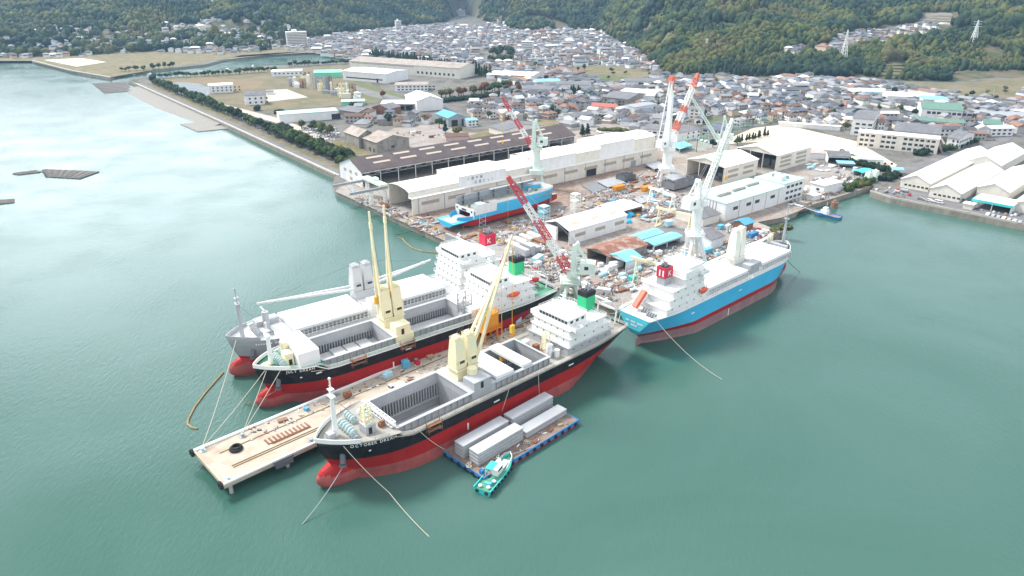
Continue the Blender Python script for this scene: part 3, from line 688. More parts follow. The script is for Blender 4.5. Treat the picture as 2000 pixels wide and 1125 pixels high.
def ship(label,bow_px,bow_z,heading,cfg):
    H=Hull(cfg['L'],cfg['B'],cfg['zd'],cfg['zf'],cfg['fx'],cfg.get('rake',6),stern_z=cfg.get('sz',2.0))
    a=R(heading); b=at(*bow_px,bow_z); org=(b.x-math.cos(a)*H.L,b.y-math.sin(a)*H.L,0) if not cfg.get('from_stern') else (b.x,b.y,0)
    s=thing('cargo_ship',label,'ship',org,a)
    H.low-=cfg.get('lift',0); s.location.z+=cfg.get('lift',0)
    H.build(cfg['bands'],cfg['mats'],s)
    zd=H.zd; L=H.L
    # decks
    mb=MB(); cuts=sorted(set([0,2,5,9,14,20,.70*L,.75*L,.80*L,.84*L,H.fx]+[x for h in cfg['holds'] for x in h[:2]]))
    cuts=[c for c in cuts if c<=H.fx]
    for x0,x1 in zip(cuts[:-1],cuts[1:]):
        ho=[h for h in cfg['holds'] if h[0]<=x0+.01 and x1<=h[1]+.01]
        b0,b1=H.deckhb(x0)-.02,H.deckhb(x1)-.02
        if ho:
            w=ho[0][2]
            for sy in (-1,1): mb.add([(x0,sy*w,zd),(x1,sy*w,zd),(x1,sy*b1,zd),(x0,sy*b0,zd)][::sy],[(0,1,2,3)])
        else: mb.add([(x0,-b0,zd),(x1,-b1,zd),(x1,b1,zd),(x0,b0,zd)],[(0,1,2,3)])
    mb.build('main_deck',cfg['deck'],s)
    fd=MB(); zf=H.zf; n=16; xs_=[H.fx+(L-.3-H.fx)*i/n for i in range(n+1)]
    for x0,x1 in zip(xs_[:-1],xs_[1:]):
        b0,b1=H.hb(x0/L,zf)-.02,H.hb(x1/L,zf)-.02; fd.add([(x0,-b0,zf-.1),(x1,-b1,zf-.1),(x1,b1,zf-.1),(x0,b0,zf-.1)],[(0,1,2,3)])
    b0=H.hb(H.fx/L,zd); fd.box(H.fx-.3,H.fx-.05,-b0+.3,b0-.3,zd,zf-.12)
    fd.build('foredeck',cfg.get('foredeck',cfg['deck']),s)
    bw=MB(); q0=cfg.get('bulwark_from',.905)
    for sy in (-1,1):
        pts=[]
        for i in range(15):
            q=q0+(1-q0)*i/14; x=q*L; pts.append((x+(.25 if i==14 else 0),sy*(H.hb(q,zf)+.03),H.top(x)))
        for p,r in zip(pts[:-1],pts[1:]): bw.beam(Vector(p)+Vector((0,0,.55)),Vector(r)+Vector((0,0,.55)),.22,1.3)
    bw.build('bulwark',cfg.get('bulwark','ship_white'),s)
    rl=MB()
    for sy in (-1,1):
        pts=[]
        for i in range(31):
            q=.0+q0*i/30; pts.append((q*L,sy*(H.hb(q,zd)-.12),H.top(q*L)))
        rails(rl,pts,1.15,2.4,.11,n=3)
    y=H.deckhb(0); rails(rl,[(.1,-y,H.top(0)),(.1,y,H.top(0))],1.1,2,.1,n=3)
    rl.build('railing',cfg.get('rail','ship_white'),s)
    for sy in (-1,1):
        ed=MB(); pts=[(q*L,sy*(H.hb(q,zd)+.02),H.top(q*L)-.02) for q in [q0*i/30 for i in range(31)]]
        for p,r in zip(pts[:-1],pts[1:]): ed.beam(p,r,.3,.28)
        ed.build('deck_edge',cfg.get('edge','ship_white'),s)
    return s,H
def name_letters(s,H,text,size,x,z,side,m='ship_white'):
    mb=MB()
    def pl(d,cw):
        xx=x-side*d if side>0 else x+0
        xx=x-d-cw/2; q=(xx-H.xs(z))/(H.xb(z)-H.xs(z)); e=.004
        p0=Vector(H.pt(q-e,z,side)); p1=Vector(H.pt(q+e,z,side)); tn=(p0-p1).normalized() if side>0 else (p1-p0).normalized()
        u=Vector(H.pt(q,z+.6,side))-Vector(H.pt(q,z,side)); u=(u-tn*u.dot(tn)).normalized(); nrm=tn.cross(u)
        o=Vector(H.pt(q,z,side))+nrm*.07-tn*cw/2
        return Matrix(((tn.x,u.x,nrm.x,o.x),(tn.y,u.y,nrm.y,o.y),(tn.z,u.z,nrm.z,o.z),(0,0,0,1)))
    write(mb,text,size,pl); mb.build('ship_name',m,s)
def hull_marks(s,H,side,items,m='ship_white'):
    for x,z,w,h in items:
        q=(x-H.xs(z))/(H.xb(z)-H.xs(z)); p=H.pt(q,z,side); mb=MB(); mb.box(p[0]-w/2,p[0]+w/2,p[1]-.06,p[1]+.06,z-h/2,z+h/2); mb.build('hull_mark',m,s)
def anchor(s,H,side,x,z,m='dark_steel'):
    q=(x-H.xs(z))/(H.xb(z)-H.xs(z)); p=Vector(H.pt(q,z,side)); mb=MB()
    mb.cyl(p+Vector((-.6,-side*1.2,1.6)),p+Vector((.8,side*1.0,-1.8)),.75,10); mb.cyl(p+Vector((.8,side*1.0,-1.8)),p+Vector((.9,side*1.1,-2.4)),1.0,10); mb.build('anchor',m,s)
    return s.matrix_basis@(p+Vector((.9,side*1.1,-2.4)))
def staging(s,x,y,z,L=4.5):
    mb=MB()
    for dx in (0,L):
        for dy in (0,1.1): mb.beam((x+dx,y+dy,z-2.2),(x+dx,y+dy,z+1.3),.14)
    for zz in (-1.6,0): mb.box(x,x+L,y,y+1.1,z+zz,z+zz+.12)
    for zz in (.6,1.2): mb.beam((x,y+1.1,z+zz),(x+L,y+1.1,z+zz),.1)
    mb.beam((x,y+1.1,z-2.2),(x+L,y+1.1,z),.1); mb.build('work_staging','rust_steel',s)
BB=[(3.3,1),(7.5,0),(99,2)]
BM=['hull_red','hull_pink','hull_black','steel_grey']
# ---- nearest ship: black and red, both holds open, no side rails painted yet
S1,H1=ship('black and red cargo ship with open holds, berthed along the pier beside the barge',(617,862),14.6,222.3,
  dict(L=115.5,lift=.6,B=21.5,zd=11,zf=13.2,fx=96.3,bands=BB,mats=BM,deck='deck_worn',holds=[(39,61,7.7),(71,96,7.7)],rail='cream_wall',edge='deck_worn',bulwark_from=.925))
open_hold(S1,71,96,7.7,11,13.4,2.2); open_hold(S1,39,61,7.7,11,13.4,2.2)
hatch_cover(S1,53.5,60.5,7.9,13.65,1.0,panels=1); hatch_cover(S1,46,50,7.9,13.65,1.0,panels=1)
mb=MB(); mb.box(61.5,70.5,-8.6,8.6,11.02,13.6); mb.box(63,69.5,3.2,8.4,13.6,16.2); mb.build('mast_house','ship_grey',S1)
mb=MB(); mb.box(66,67,8.42,8.5,13.7,15.7); mb.build('door','dark_opening',S1)
ship_crane(S1,65.5,-1.6,13.6,[(-16.5,-1,30.5),(-19.5,.5,40)],hgt=12.5,s=.72)
mb=MB(); mb.cyl((66,3.2,13.6),(66,3.2,18),1.5,12); mb.build('crane_post','crane_cream',S1)
mb=MB(); mb.box(71.2,95.8,-7.6,7.6,2.21,2.4); mb.build('tank_top','tween_floor',S1)
mb=MB(); mb.box(62,64.5,-8.2,-5,13.6,15.4); mb.build('vent_house','crane_cream',S1)
TI=[(10,31,9.2,11,14),(11,30,8.7,14,16.8),(13,29.6,8.2,16.8,19.5)]
superstructure(S1,TI,(20,28.8,6.8,19.5,22.3,10.6),first='ship_grey')
funnel(S1,10.5,15.5,2.1,16.8,26.2,'funnel_green','funnel_black')
mb=MB()
for sy in (-1,1): mb.tube([(2,sy*4.2,11.2),(1.2,sy*4.2,16.5),(4.5,sy*4.2,20.5),(10,sy*4.2,22.2)],.32,6)
mb.beam((1.2,-4.2,16.5),(1.2,4.2,16.5),.5); mb.beam((4.5,-4.2,20.5),(4.5,4.2,20.5),.5); mb.build('stern_frame','ship_white',S1)
foremast(S1,109.8,13.2,17,'ship_white'); windlass(S1,106.6,.5,13.1,n=6,s=1.15); windlass(S1,103.2,-3.8,13.1,n=4,s=1.0)
mb=MB(); mb.box(101,104,2.2,5.7,13.15,15.8); mb.build('winch_house','ship_grey',S1)
mb=MB(); mb.box(102.2,103.2,5.7,5.78,13.3,15.2); mb.build('door','dark_opening',S1)
mb=MB(); mb.lattice((102.5,3.8,15.8),(102.5,3.8,21),2.2,1.8,4,.28); mb.build('lattice_post','crane_cream',S1)
mb=MB(); mb.box(110.6,112.4,-.6,1.4,13.15,15.0); mb.build('locker','ship_grey',S1)
mb=MB(); mb.lattice((96.6,-7.5,14.2),(96.6,7.5,14.2),1.3,1.3,10,.18); mb.build('gantry_rail','ship_white',S1)
for i,(x,y,c,w) in enumerate(((99,-2,'sky_box',1.3),(101,3.5,'red_box',.8),(98.5,4.5,'rust_steel',1.2),(107,5.5,'steel_grey',1.0),(99.6,-5,'ship_white',1.0),(100.2,.8,'wood',1.2),(98,-6,'teal_paint',1.0))):
    mb=MB(); mb.box(x-w*.7,x+w*.7,y-w/2,y+w/2,13.12,13.12+w); mb.box(x-w*.5,x+w*.4,y-w*.3,y+w*.3,13.12+w,13.2+w*1.3); tag(mb.build('tool_crate',c,None,None),'x','crate','loose gear on the open foredeck'); o=COL.objects[-1]; o.location=S1.location; o.rotation_euler=S1.rotation_euler
    o['label']=['pale blue machine on the grey foredeck of the nearest ship','red box on the grey foredeck of the nearest ship','rusty crate near the foredeck edge of the nearest ship','grey steel bin beside the winches of the nearest ship','white cabinet on the far side of the nearest ship foredeck','wooden crate in the middle of the nearest ship foredeck','teal cabinet behind the winch house of the nearest ship'][i]
for i,(x,y,c,w) in enumerate(((36.5,-5,'ship_white',1.8),(35.5,-1,'rust_steel',1.6),(37,3.2,'red_box',1.1),(36.8,-7,'funnel_green',1.2),(34.5,5.5,'steel_grey',1.3))):
    mb=MB(); mb.box(x-w*.6,x+w*.6,y-w/2,y+w/2,11.02,11.02+w*1.3); mb.box(x-w*.3,x+w*.3,y-w*.6,y+w*.6,11.02,11+w*.8); o=mb.build('tool_crate',c); o.location=S1.location; o.rotation_euler=S1.rotation_euler
    tag(o,['white cabin on the deck before the nearest ship superstructure','rusty frame on the deck before the nearest ship superstructure','red bin on the deck before the nearest ship superstructure','green tank on the deck before the nearest ship superstructure','grey locker on the deck before the nearest ship superstructure'][i],'crate','gear on the aft deck of the nearest ship')
mb=MB(); mb.lattice((33.5,1.5,11),(33.5,1.5,17.5),1.8,1.8,5,.25); mb.build('stair_tower','crane_cream',S1)
mb=MB(); mb.tube([(35.5,5,11),(35.5,5,14.5),(35.2,5,15.6)],1.0,10); mb.tube([(33.5,6.6,11),(33.5,6.6,13.5)],.9,10); mb.build('vent_pipe','ship_white',S1)
staging(S1,84,10.9,11.6,4.5)
name_letters(S1,H1,'OCTOBER DREAM',1.25,109.2,12.1,1); hull_marks(S1,H1,1,[(63,8.7,2.2,.4),(31,8.8,2.2,.4),(74,4.9,.5,2.2),(104.5,10.2,1.0,.35)])
AN1=anchor(S1,H1,1,110.5,9.3)
# ---- second ship: black and red, green deck, hatch box forward
S2,H2=ship('black and red cargo ship with green deck, open holds and upright cream cranes',(496,716),14.6,217.6,
  dict(L=116,lift=.5,B=21,zd=11,zf=13.2,fx=97.5,bands=BB,mats=BM,deck='deck_green',holds=[(41,64,7.7),(72,97,7.7)],bulwark_from=.925))
open_hold(S2,72,97,7.7,11,13.4,7.2,zr=7.4); open_hold(S2,41,64,7.7,11,13.4,7.2,zr=7.4)
for a,b in ((72.1,96.9),(41.1,63.9)):
    mb=MB(); mb.box(a,b,-7.6,7.6,7.21,7.4); mb.build('tween_deck','tween_floor',S2)
for x0 in (75,79.8,84.6): hatch_cover(S2,x0,x0+4.4,6.9,7.42,.7,'tween_floor',1)
mb=MB(); mb.box(97.8,104.6,-7.8,7.8,13.0,17.8); mb.build('stowed_covers','hatch_white',S2)
mb=MB(); mb.box(64.5,71.5,-8.6,8.6,11.02,13.6); mb.box(65.5,71,4.0,8.2,13.6,17); mb.build('mast_house','crane_cream',S2)
mb=MB(); mb.box(68,69,8.22,8.3,13.7,15.7); mb.build('door','dark_opening',S2)
ship_crane(S2,67.5,-1.6,13.6,[(4.5,-1,41),(-.4,0,42.5)],hgt=13.5,s=.70)
superstructure(S2,[(12,33,9.2,11,14),(13,32,8.7,14,16.9),(14,31.6,8.2,16.9,19.6)],(22,30.8,6.6,19.6,22.4,10.4))
funnel(S2,11.5,16.5,2.1,16.9,26.2,'funnel_green','funnel_black')
mb=MB(); mb.box(34,40.5,-8.2,8.2,11,14.4); mb.build('deck_store','ship_white',S2)
foremast(S2,110.6,13.2,14); windlass(S2,108.3,.8,13.1,n=6,s=1.15); windlass(S2,105.5,-4,13.1,n=3)
mb=MB(); mb.taper(104.9,107.6,.8,4.6,13.1,17.2,.9); mb.cyl((105.5,-1,13.1),(105.5,-1,19.2),1.4,10); mb.build('winch_house','crane_cream',S2)
mb=MB(); mb.box(105.6,106.6,4.55,4.64,13.3,15.2); mb.build('door','dark_opening',S2)
mb=MB(); mb.ball((112.4,.4,13.6),1.9,1.2,.9); mb.build('covered_hatch','crane_cream',S2)
mb=MB(); mb.ball((22,9.3,16.0),2.6,.95,1.0); mb.build('rescue_boat','lifeboat_orange',S2)
mb=MB(); mb.beam((8,0,14),(3,0,11.6),1.6,.4); mb.ball((5.6,0,14.2),3.2,1.2,1.2); mb.build('lifeboat','red_box',S2)
mb=MB()
for sy in (-1,1): mb.tube([(2,sy*3.8,11.2),(1.2,sy*3.8,15.5),(4.5,sy*3.8,19.0),(11,sy*3.8,20.2)],.28,6)
mb.beam((1.2,-3.8,15.5),(1.2,3.8,15.5),.4); mb.build('stern_frame','ship_white',S2)
staging(S2,84,10.6,11.6,5); staging(S2,66,10.6,11.6,5)
name_letters(S2,H2,'JULY DREAM',1.25,108.6,12.1,1); hull_marks(S2,H2,1,[(68,8.9,2.2,.4),(99,10.6,2.8,.4),(74,4.9,.5,2.2),(104.5,9.9,1.0,.35)])
AN2=anchor(S2,H2,1,110.5,9.3)
# ---- third ship: grey hull, closed white hatches
S3,H3=ship('grey hulled cargo ship with closed white hatches, outermost behind the green decked ship',(444,664),13.9,217.2,
  dict(L=117,lift=1,B=20,zd=10.6,zf=12.8,fx=97.5,bands=[(3.6,1),(6.2,0),(99,2)],mats=['hull_red','hull_pink','hull_grey'],deck='ship_grey',holds=[],bulwark='ship_grey',foredeck='hatch_white',bulwark_from=.925))
closed_hatch(S3,70,97,7.6,10.6,12.9); closed_hatch(S3,37,60,7.6,10.6,12.9)
mb=MB(); mb.box(61,69,-8,8,10.62,13.2); mb.box(62,68,3.5,7.9,13.2,16.0); mb.build('mast_house','ship_white',S3)
ship_crane(S3,65.5,-4.6,13.0,[(38,-3.2,6.5),(-31,-1.5,7.0)],m='ship_pale_grey',hgt=12.5,hook=False,s=.72)
mb=MB(); mb.box(98.2,106,-7.2,-3.2,12.8,14.6); mb.cyl((103,-2,12.8),(103,-2,18.5),1.1,10); mb.beam((103,-2,18.5),(103,-6,18.8),.6); mb.build('jib_rest','ship_grey',S3)
superstructure(S3,[(9,31,9.0,10.6,13.6),(10,30.6,8.6,13.6,16.5),(11,30,8.3,16.5,19.2),(14,29.8,7.8,19.2,21.9)],(20,29.2,6.6,21.9,24.7,10.2))
funnel(S3,8.5,13.5,2.0,16.5,28,'funnel_red',None,base='ship_white',zb=23.4,mark='K')
foremast(S3,112,12.8,17,'ship_grey'); windlass(S3,107.5,.8,12.7,n=7,m='ship_grey',s=1.1); windlass(S3,104,3.5,12.7,n=4,m='steel_grey')
mb=MB(); mb.ball((18,9.2,15.8),2.6,.95,1.0); mb.build('rescue_boat','lifeboat_orange',S3)
mb=MB(); mb.ball((4.2,0,14.0),3.0,1.2,1.2); mb.beam((7,0,14.4),(2,0,11.8),1.6,.4); mb.build('lifeboat','lifeboat_orange',S3)
hull_marks(S3,H3,1,[(104.5,9.5,1.0,.35)]+[(109.6-.72*i,11.3,.5,.55) for i in range(12) if i!=7])
anchor(S3,H3,1,110.5,9.0)
# ---- blue ship at the east quay, stern towards us
S4,H4=ship('sky blue cargo ship with closed white hatches, stern first at the right hand quay',(1238,619),12.4,41.8,
  dict(from_stern=True,lift=3.2,L=106,B=17.6,zd=9.2,zf=11,fx=97,bands=[(.6,1),(2.4,0),(99,2)],mats=['hull_red','hull_mauve','hull_blue','steel_grey','transom_blue'],deck='ship_white',holds=[],rake=6,bulwark_from=.93,sz=0.0,foredeck='ship_grey'))
closed_hatch(S4,35.5,63,6.6,9.2,11.4,m='ship_grey'); closed_hatch(S4,73.5,97,6.6,9.2,11.4,m='ship_grey',panels=3)
mb=MB(); mb.box(64,73,-6.4,6.4,9.22,11.6); mb.box(64.5,72.5,-7.2,-3.4,11.6,13.8); mb.build('mast_house','ship_grey',S4)
ship_crane(S4,68.5,2.6,11.0,[(34,3.4,3.2),(-32,3.6,2.6)],hgt=14.5,hook=False,s=.68,m='crane_pale')
mb=MB(); mb.beam((101,5.2,11),(101,5.2,15.5),1.8); mb.build('jib_rest','crane_cream',S4)
mb=MB(); mb.box(97.6,99.4,-4.5,4.5,11,13.2); mb.build('deck_store','ship_grey',S4)
superstructure(S4,[(9,33,7.6,9.2,12),(11,32.6,7.2,12,14.8),(13,32.2,6.9,14.8,17.6),(20,32,6.6,17.6,20.4)],(23.5,31.8,5.4,20.4,23.3,8.6))
mb=MB(); mb.box(20,31.6,-6.6,6.6,20.42,22.6); mb.build('accommodation_block','ship_white',S4)
funnel(S4,14,18.4,1.9,14.8,24.6,'funnel_red',None,base='hull_grey',zb=20.6,mark='K')
mb=MB(); mb.beam((9.5,3.2,15.6),(4.2,3.2,10.6),2.0,1.7); mb.ball((6.9,3.2,14.2),.1,.1,.1); mb.build('lifeboat','lifeboat_orange',S4)
mb=MB(); mb.beam((10,2.0,14.8),(3.6,2.0,9.4),.3,.5); mb.beam((10,4.4,14.8),(3.6,4.4,9.4),.3,.5); mb.beam((9.4,2,14),(9.4,2,9.2),.3); mb.beam((9.4,4.4,14),(9.4,4.4,9.2),.3); mb.build('lifeboat_slip','ship_white',S4)
mb=MB(); mb.ball((30.5,-8.0,13.4),2.4,.95,1.1); mb.build('rescue_boat','lifeboat_orange',S4)
mb=MB(); mb.beam((28.6,-8,12.2),(28.6,-8,14.8),.3); mb.beam((32.4,-8,12.2),(32.4,-8,14.8),.3); mb.build('davit','ship_white',S4)
windlass(S4,4.5,-4.5,9.2,n=4,m='steel_grey',s=.9); windlass(S4,6,-.6,9.2,n=3,m='steel_grey',s=.9)
foremast(S4,103,11,18,'ship_grey'); windlass(S4,101.8,-1.2,11,n=5,m='dark_steel',s=.9)
mb=MB()
for z,ws in ((7.2,[(-4.2,-1.4),(-.8,1.6),(2.0,4.0)]),(5.9,[(-1.6,1.6)])):
    for a,b in ws:
        k=int((b-a)/.55)
        for i in range(k): mb.box(-.09,-.03,a+.55*i,a+.55*i+.38,z-.32,z+.32)
mb.build('stern_lettering','ship_white',S4)
hull_marks(S4,H4,-1,[(24,6.2,1.9,.45),(56,6.2,1.9,.45)]); hull_marks(S4,H4,-1,[(49,-1.2,.5,3.0)])
mb=MB(); mb.box(2.2,4.8,-.25,.25,-4.0,-.2); mb.build('rudder','hull_mauve',S4)
# ---- hull on the slipway
S5=thing('hull_under_construction','sky blue and white ship hull without superstructure standing on the slipway','ship',(0,0,0),0)
A_,a_,L_=line((886,444),(1090,386),3.4,40.5); S5.location=A_; S5.rotation_euler=(0,0,a_); L5=L_-1
HW=8.0
mb=MB(); prof=[]
nq=26
def h5(q,t):
    x=q*L5; w=HW*(1 if q<.72 else max(0,1-((q-.72)/.28)**1.9)**.8); wl=HW*(.9 if q>.1 else .9*(q/.1)**.5)*(1 if q<.6 else max(0,1-((q-.6)/.4)**1.5)); return w*t+wl*(1-t)
zz=[0,1.0,3.0,3.0001,5.2,7.6,9.2,10.6]
cut=.86
for side in (1,-1):
    for i in range(nq):
        q0,q1=i/nq,(i+1)/nq
        for j in range(len(zz)-1):
            z0,z1=zz[j],zz[j+1]
            if z1-z0<.01: continue
            if q0>=cut and z1>4.5: continue
            if q0<.10 and z0>3.2: continue
            t0,t1=z0/10.6,z1/10.6; mi=0 if z1<=3.01 else 1 if z1<=9.21 else 2
            if q0>=cut: mi=0 if z1<=3.01 else 3
            if q0<.30 and z1>5.3: mi=2
            P=[(q0*L5,side*h5(q0,t0),z0+1.2),(q1*L5,side*h5(q1,t0),z0+1.2),(q1*L5,side*h5(q1,t1),z1+1.2),(q0*L5,side*h5(q0,t1),z1+1.2)]
            mb.add(P if side<0 else P[::-1],[(0,1,2,3)],mi)
k=int(cut*nq+.99)/nq
mb.add([(k*L5,-h5(k,.4),1.5),(k*L5,h5(k,.4),1.5),(k*L5,h5(k,1),11.8),(k*L5,-h5(k,1),11.8)],[(0,1,2,3)],2)
mb.build('hull',['hull_red','hull_blue','white_paint','steel_grey'],S5)
mb=MB(); x0=.105*L5
mb.box(x0,k*L5-.1,-HW+.4,HW-.4,8.2,8.5); mb.box(k*L5,L5*.96,-3,3,5.2,5.4); mb.build('deck','deck_worn',S5)
mb=MB(); mb.box(x0,k*L5-4,HW-.45,HW-.1,8.5,13.4); mb.box(x0,k*L5-4,HW-1.6,HW-.45,11.0,11.2); mb.box(k*L5*.45,k*L5-4,HW-2.2,HW-.1,13.4,13.6); mb.build('inner_side','steel_grey',S5)
for i in range(5): mb=MB(); x=x0+4+i*(k*L5-x0-6)/5; mb.box(x,x+.4,HW-1.3,HW-.5,8.5,13.6); mb.build('side_frame','dark_steel',S5)
mb=MB(); mb.box(x0-.6,x0,-HW+.2,-HW+3,4.5,9.5); mb.box(x0-.6,x0,HW-3,HW-.2,4.5,9.5); mb.box(x0-.5,x0,-HW+3,HW-3,7.4,9.3); mb.build('stern_bulkhead','white_paint',S5)
for y in (-HW+1.2,HW-2.2,-1.6,-.2,1.2): mb=MB(); mb.box(x0-.68,x0-.58,y,y+1.0,7.8,8.8); mb.build('opening','dark_opening',S5)
mb=MB(); mb.extr([(-HW+.2,4.4),(HW-.2,4.4),(HW*.4,1.8),(-HW*.4,1.8)],-5.5,x0,'x'); mb.build('stern_apron','hull_blue',S5)
mb=MB(); mb.box(-5.0,x0,-HW+3,HW-3,4.41,4.5); mb.build('stern_deck','ship_grey',S5)
rnd=random.Random(4)
for i in range(16):
    mb=MB(); x=x0+2+rnd.random()*(k*L5-x0-10); y=-5+rnd.random()*10; w=.6+rnd.random()*1.2; mb.box(x,x+w,y,y+w*.8,8.5,8.6+rnd.random()*2.2); mb.box(x-.2,x+w*.4,y+.1,y+w*.6,8.5,9.0); mb.build('deck_fitting',rnd.choice(['green_roof','rust_steel','steel_grey']),S5)
for i in range(9):
    for y in (-4,3): mb=MB(); x=3+i*(L5*.8)/9; mb.box(x,x+1,y,y+1,-.4,1.3); mb.build('keel_block','rust_steel',S5)
occupy(A_,a_,-6,L5,-9,9)
# ================================================================ buildings
def panel(parent,face,L,D,a0,a1,z0,z1,m,name,proud=.06,thick=.14):
    """a separate flat piece on one wall: f front, b back, l left end, r right end"""
    mb=MB(); t=proud
    if face=='f': mb.box(a0,a1,-t,thick-t,z0,z1)
    elif face=='b': mb.box(a0,a1,D-thick+t,D+t,z0,z1)
    elif face=='l': mb.box(-t,thick-t,a0,a1,z0,z1)
    else: mb.box(L-thick+t,L+t,a0,a1,z0,z1)
    return mb.build(name,m,parent)
def shed(name,label,cat,A,ang,L,D,he,hr,wall,roof,ridge='x',over=.6,open_=(),group=None,rp=.5,wins=(),thick=.3,truss=False,skylights=(),gable_open=False,cols=0):
    """walls (each open side left out), a pitched roof and its separate windows and doors; heights above the ground at A"""
    t=thing(name,label,cat,A,ang,group); w=MB(); r=MB(); H=.25
    occupy(A,ang,0,L,0,D)
    if ridge=='x': pk=D*rp; g=lambda a:(a)
    else: pk=L*rp
    def side(face,mi=0):
        if face in 'fb':
            y0,y1=(0,thick) if face=='f' else (D-thick,D)
            if ridge=='y' and hr>he: w.extr([(0,0),(L,0),(L,he),(pk,hr),(0,he)],y0,y1,'y',mi)
            else: w.box(0,L,y0,y1,0,he,mi)
        else:
            x0,x1=(0,thick) if face=='l' else (L-thick,L)
            if ridge=='x' and hr>he: w.extr([(thick,0),(D-thick,0),(D-thick,he),(pk,hr),(thick,he)],x0,x1,'x',mi)
            else: w.box(x0,x1,thick,D-thick,0,he,mi)
    for f in 'fblr':
        if f not in open_: side(f)
        else:
            # posts carry the roof along an open side
            if f in 'fb':
                y=.2 if f=='f' else D-.6; n=cols or max(1,int(L/9))
                for i in range(n+1): x=(L-.4)*i/n; w.box(x,x+.4,y,y+.4,0,he-.05)
                w.box(.0,L,y,y+.35,he-1.1,he-.1)
                if ridge=='y' and not gable_open: w.extr([(0,he-.1),(L,he-.1),(pk,hr-.1)],y,y+.2,'y')
            else:
                x=.2 if f=='l' else L-.6; n=cols or max(1,int(D/9))
                for i in range(n+1): y=(D-.4)*i/n; w.box(x,x+.4,y,y+.4,0,he-.05)
                if ridge=='x' and not gable_open: w.extr([(.3,he-.1),(D-.3,he-.1),(pk,hr-.1)],x,x+.2,'x')
    w.build('wall',wall,t)
    o=over
    if hr<=he+.01:
        r.box(-o,L+o,-o,D+o,he+.02,he+.02+H)
    elif ridge=='x':
        k=(hr-he)/max(.1,pk) ; k2=(hr-he)/max(.1,D-pk)
        if rp>0: r.extr([(-o,he-o*k+.02),(pk,hr+.02),(pk,hr+.02+H),(-o,he-o*k+H+.02)],-o,L+o,'x')
        if rp<1: r.extr([(pk,hr+.02),(D+o,he-o*k2+.02),(D+o,he-o*k2+H+.02),(pk,hr+H+.02)],-o,L+o,'x')
    else:
        k=(hr-he)/max(.1,pk); k2=(hr-he)/max(.1,L-pk)
        if rp>0: r.extr([(-o,he-o*k+.02),(pk,hr+.02),(pk,hr+.02+H),(-o,he-o*k+H+.02)],-o,D+o,'y')
        if rp<1: r.extr([(pk,hr+.02),(L+o,he-o*k2+.02),(L+o,he-o*k2+H+.02),(pk,hr+H+.02)],-o,D+o,'y')
    rf=r.build('roof',roof,t)
    for sx0,sx1,sy0,sy1,m in skylights:      # strips lying on a roof whose ridge runs along x
        def zz(y): return (he+(hr-he)*y/pk if y<=pk else he+(hr-he)*(D-y)/(D-pk))+H+.05
        mb=MB(); mb.add([(sx0,sy0,zz(sy0)),(sx1,sy0,zz(sy0)),(sx1,sy1,zz(sy1)),(sx0,sy1,zz(sy1)),(sx0,sy0,zz(sy0)+.08),(sx1,sy0,zz(sy0)+.08),(sx1,sy1,zz(sy1)+.08),(sx0,sy1,zz(sy1)+.08)],[(0,3,2,1),(4,5,6,7),(0,1,5,4),(1,2,6,5),(2,3,7,6),(3,0,4,7)])
        mb.build('skylight',m,rf)
    for wd in wins:
        face,a0,a1,z0,z1,m=wd[:6]; panel(t,face,L,D,a0,a1,z0,z1,m,wd[6] if len(wd)>6 else 'window')
    return t
def grid(face,a0,a1,n,w,zs,h,m='window_glass',name='window'):
    out=[]
    for z in zs:
        for i in range(n):
            c=a0+(a1-a0)*(i+.5)/n; out.append((face,c-w/2,c+w/2,z,z+h,m,name))
    return out
YA=38.5
# ---- long dark roofed fabrication shed
A,a,L=line((709,366),(1122,289),3,YA)
A1=A+Vector((math.cos(a+math.pi/2),math.sin(a+math.pi/2),0))*0
sk=[]
for i in range(8):
    x=12+i*(L-22)/8
    sk+=[(x,x+12,6.0,7.6,'skylight'),(x-2,x+10,11.6,13.2,'skylight')]
B1=shed('fabrication_shed','long grey shed with dark roof and pale skylight strips beside the sea wall','shed',A1,a,L,31,9.6,15.5,'white_paint','dark_roof',open_=('f',),skylights=sk,cols=14,
  wins=grid('l',4,27,3,3.4,(6,),2,'louver','louver')+grid('l',2,20,2,3.4,(1.5,),2,'louver','louver'))
mb=MB()
for i in range(24):
    x0,x1=L*i/24,L*(i+1)/24; mb.beam((x0,.3,9.0),(x1,.3,6.6),.22); mb.beam((x1,.3,9.0),(x0,.3,6.6),.22); mb.beam((x0,.3,6.6),(x1,.3,6.6),.25)
mb.build('truss','steel_grey',B1)
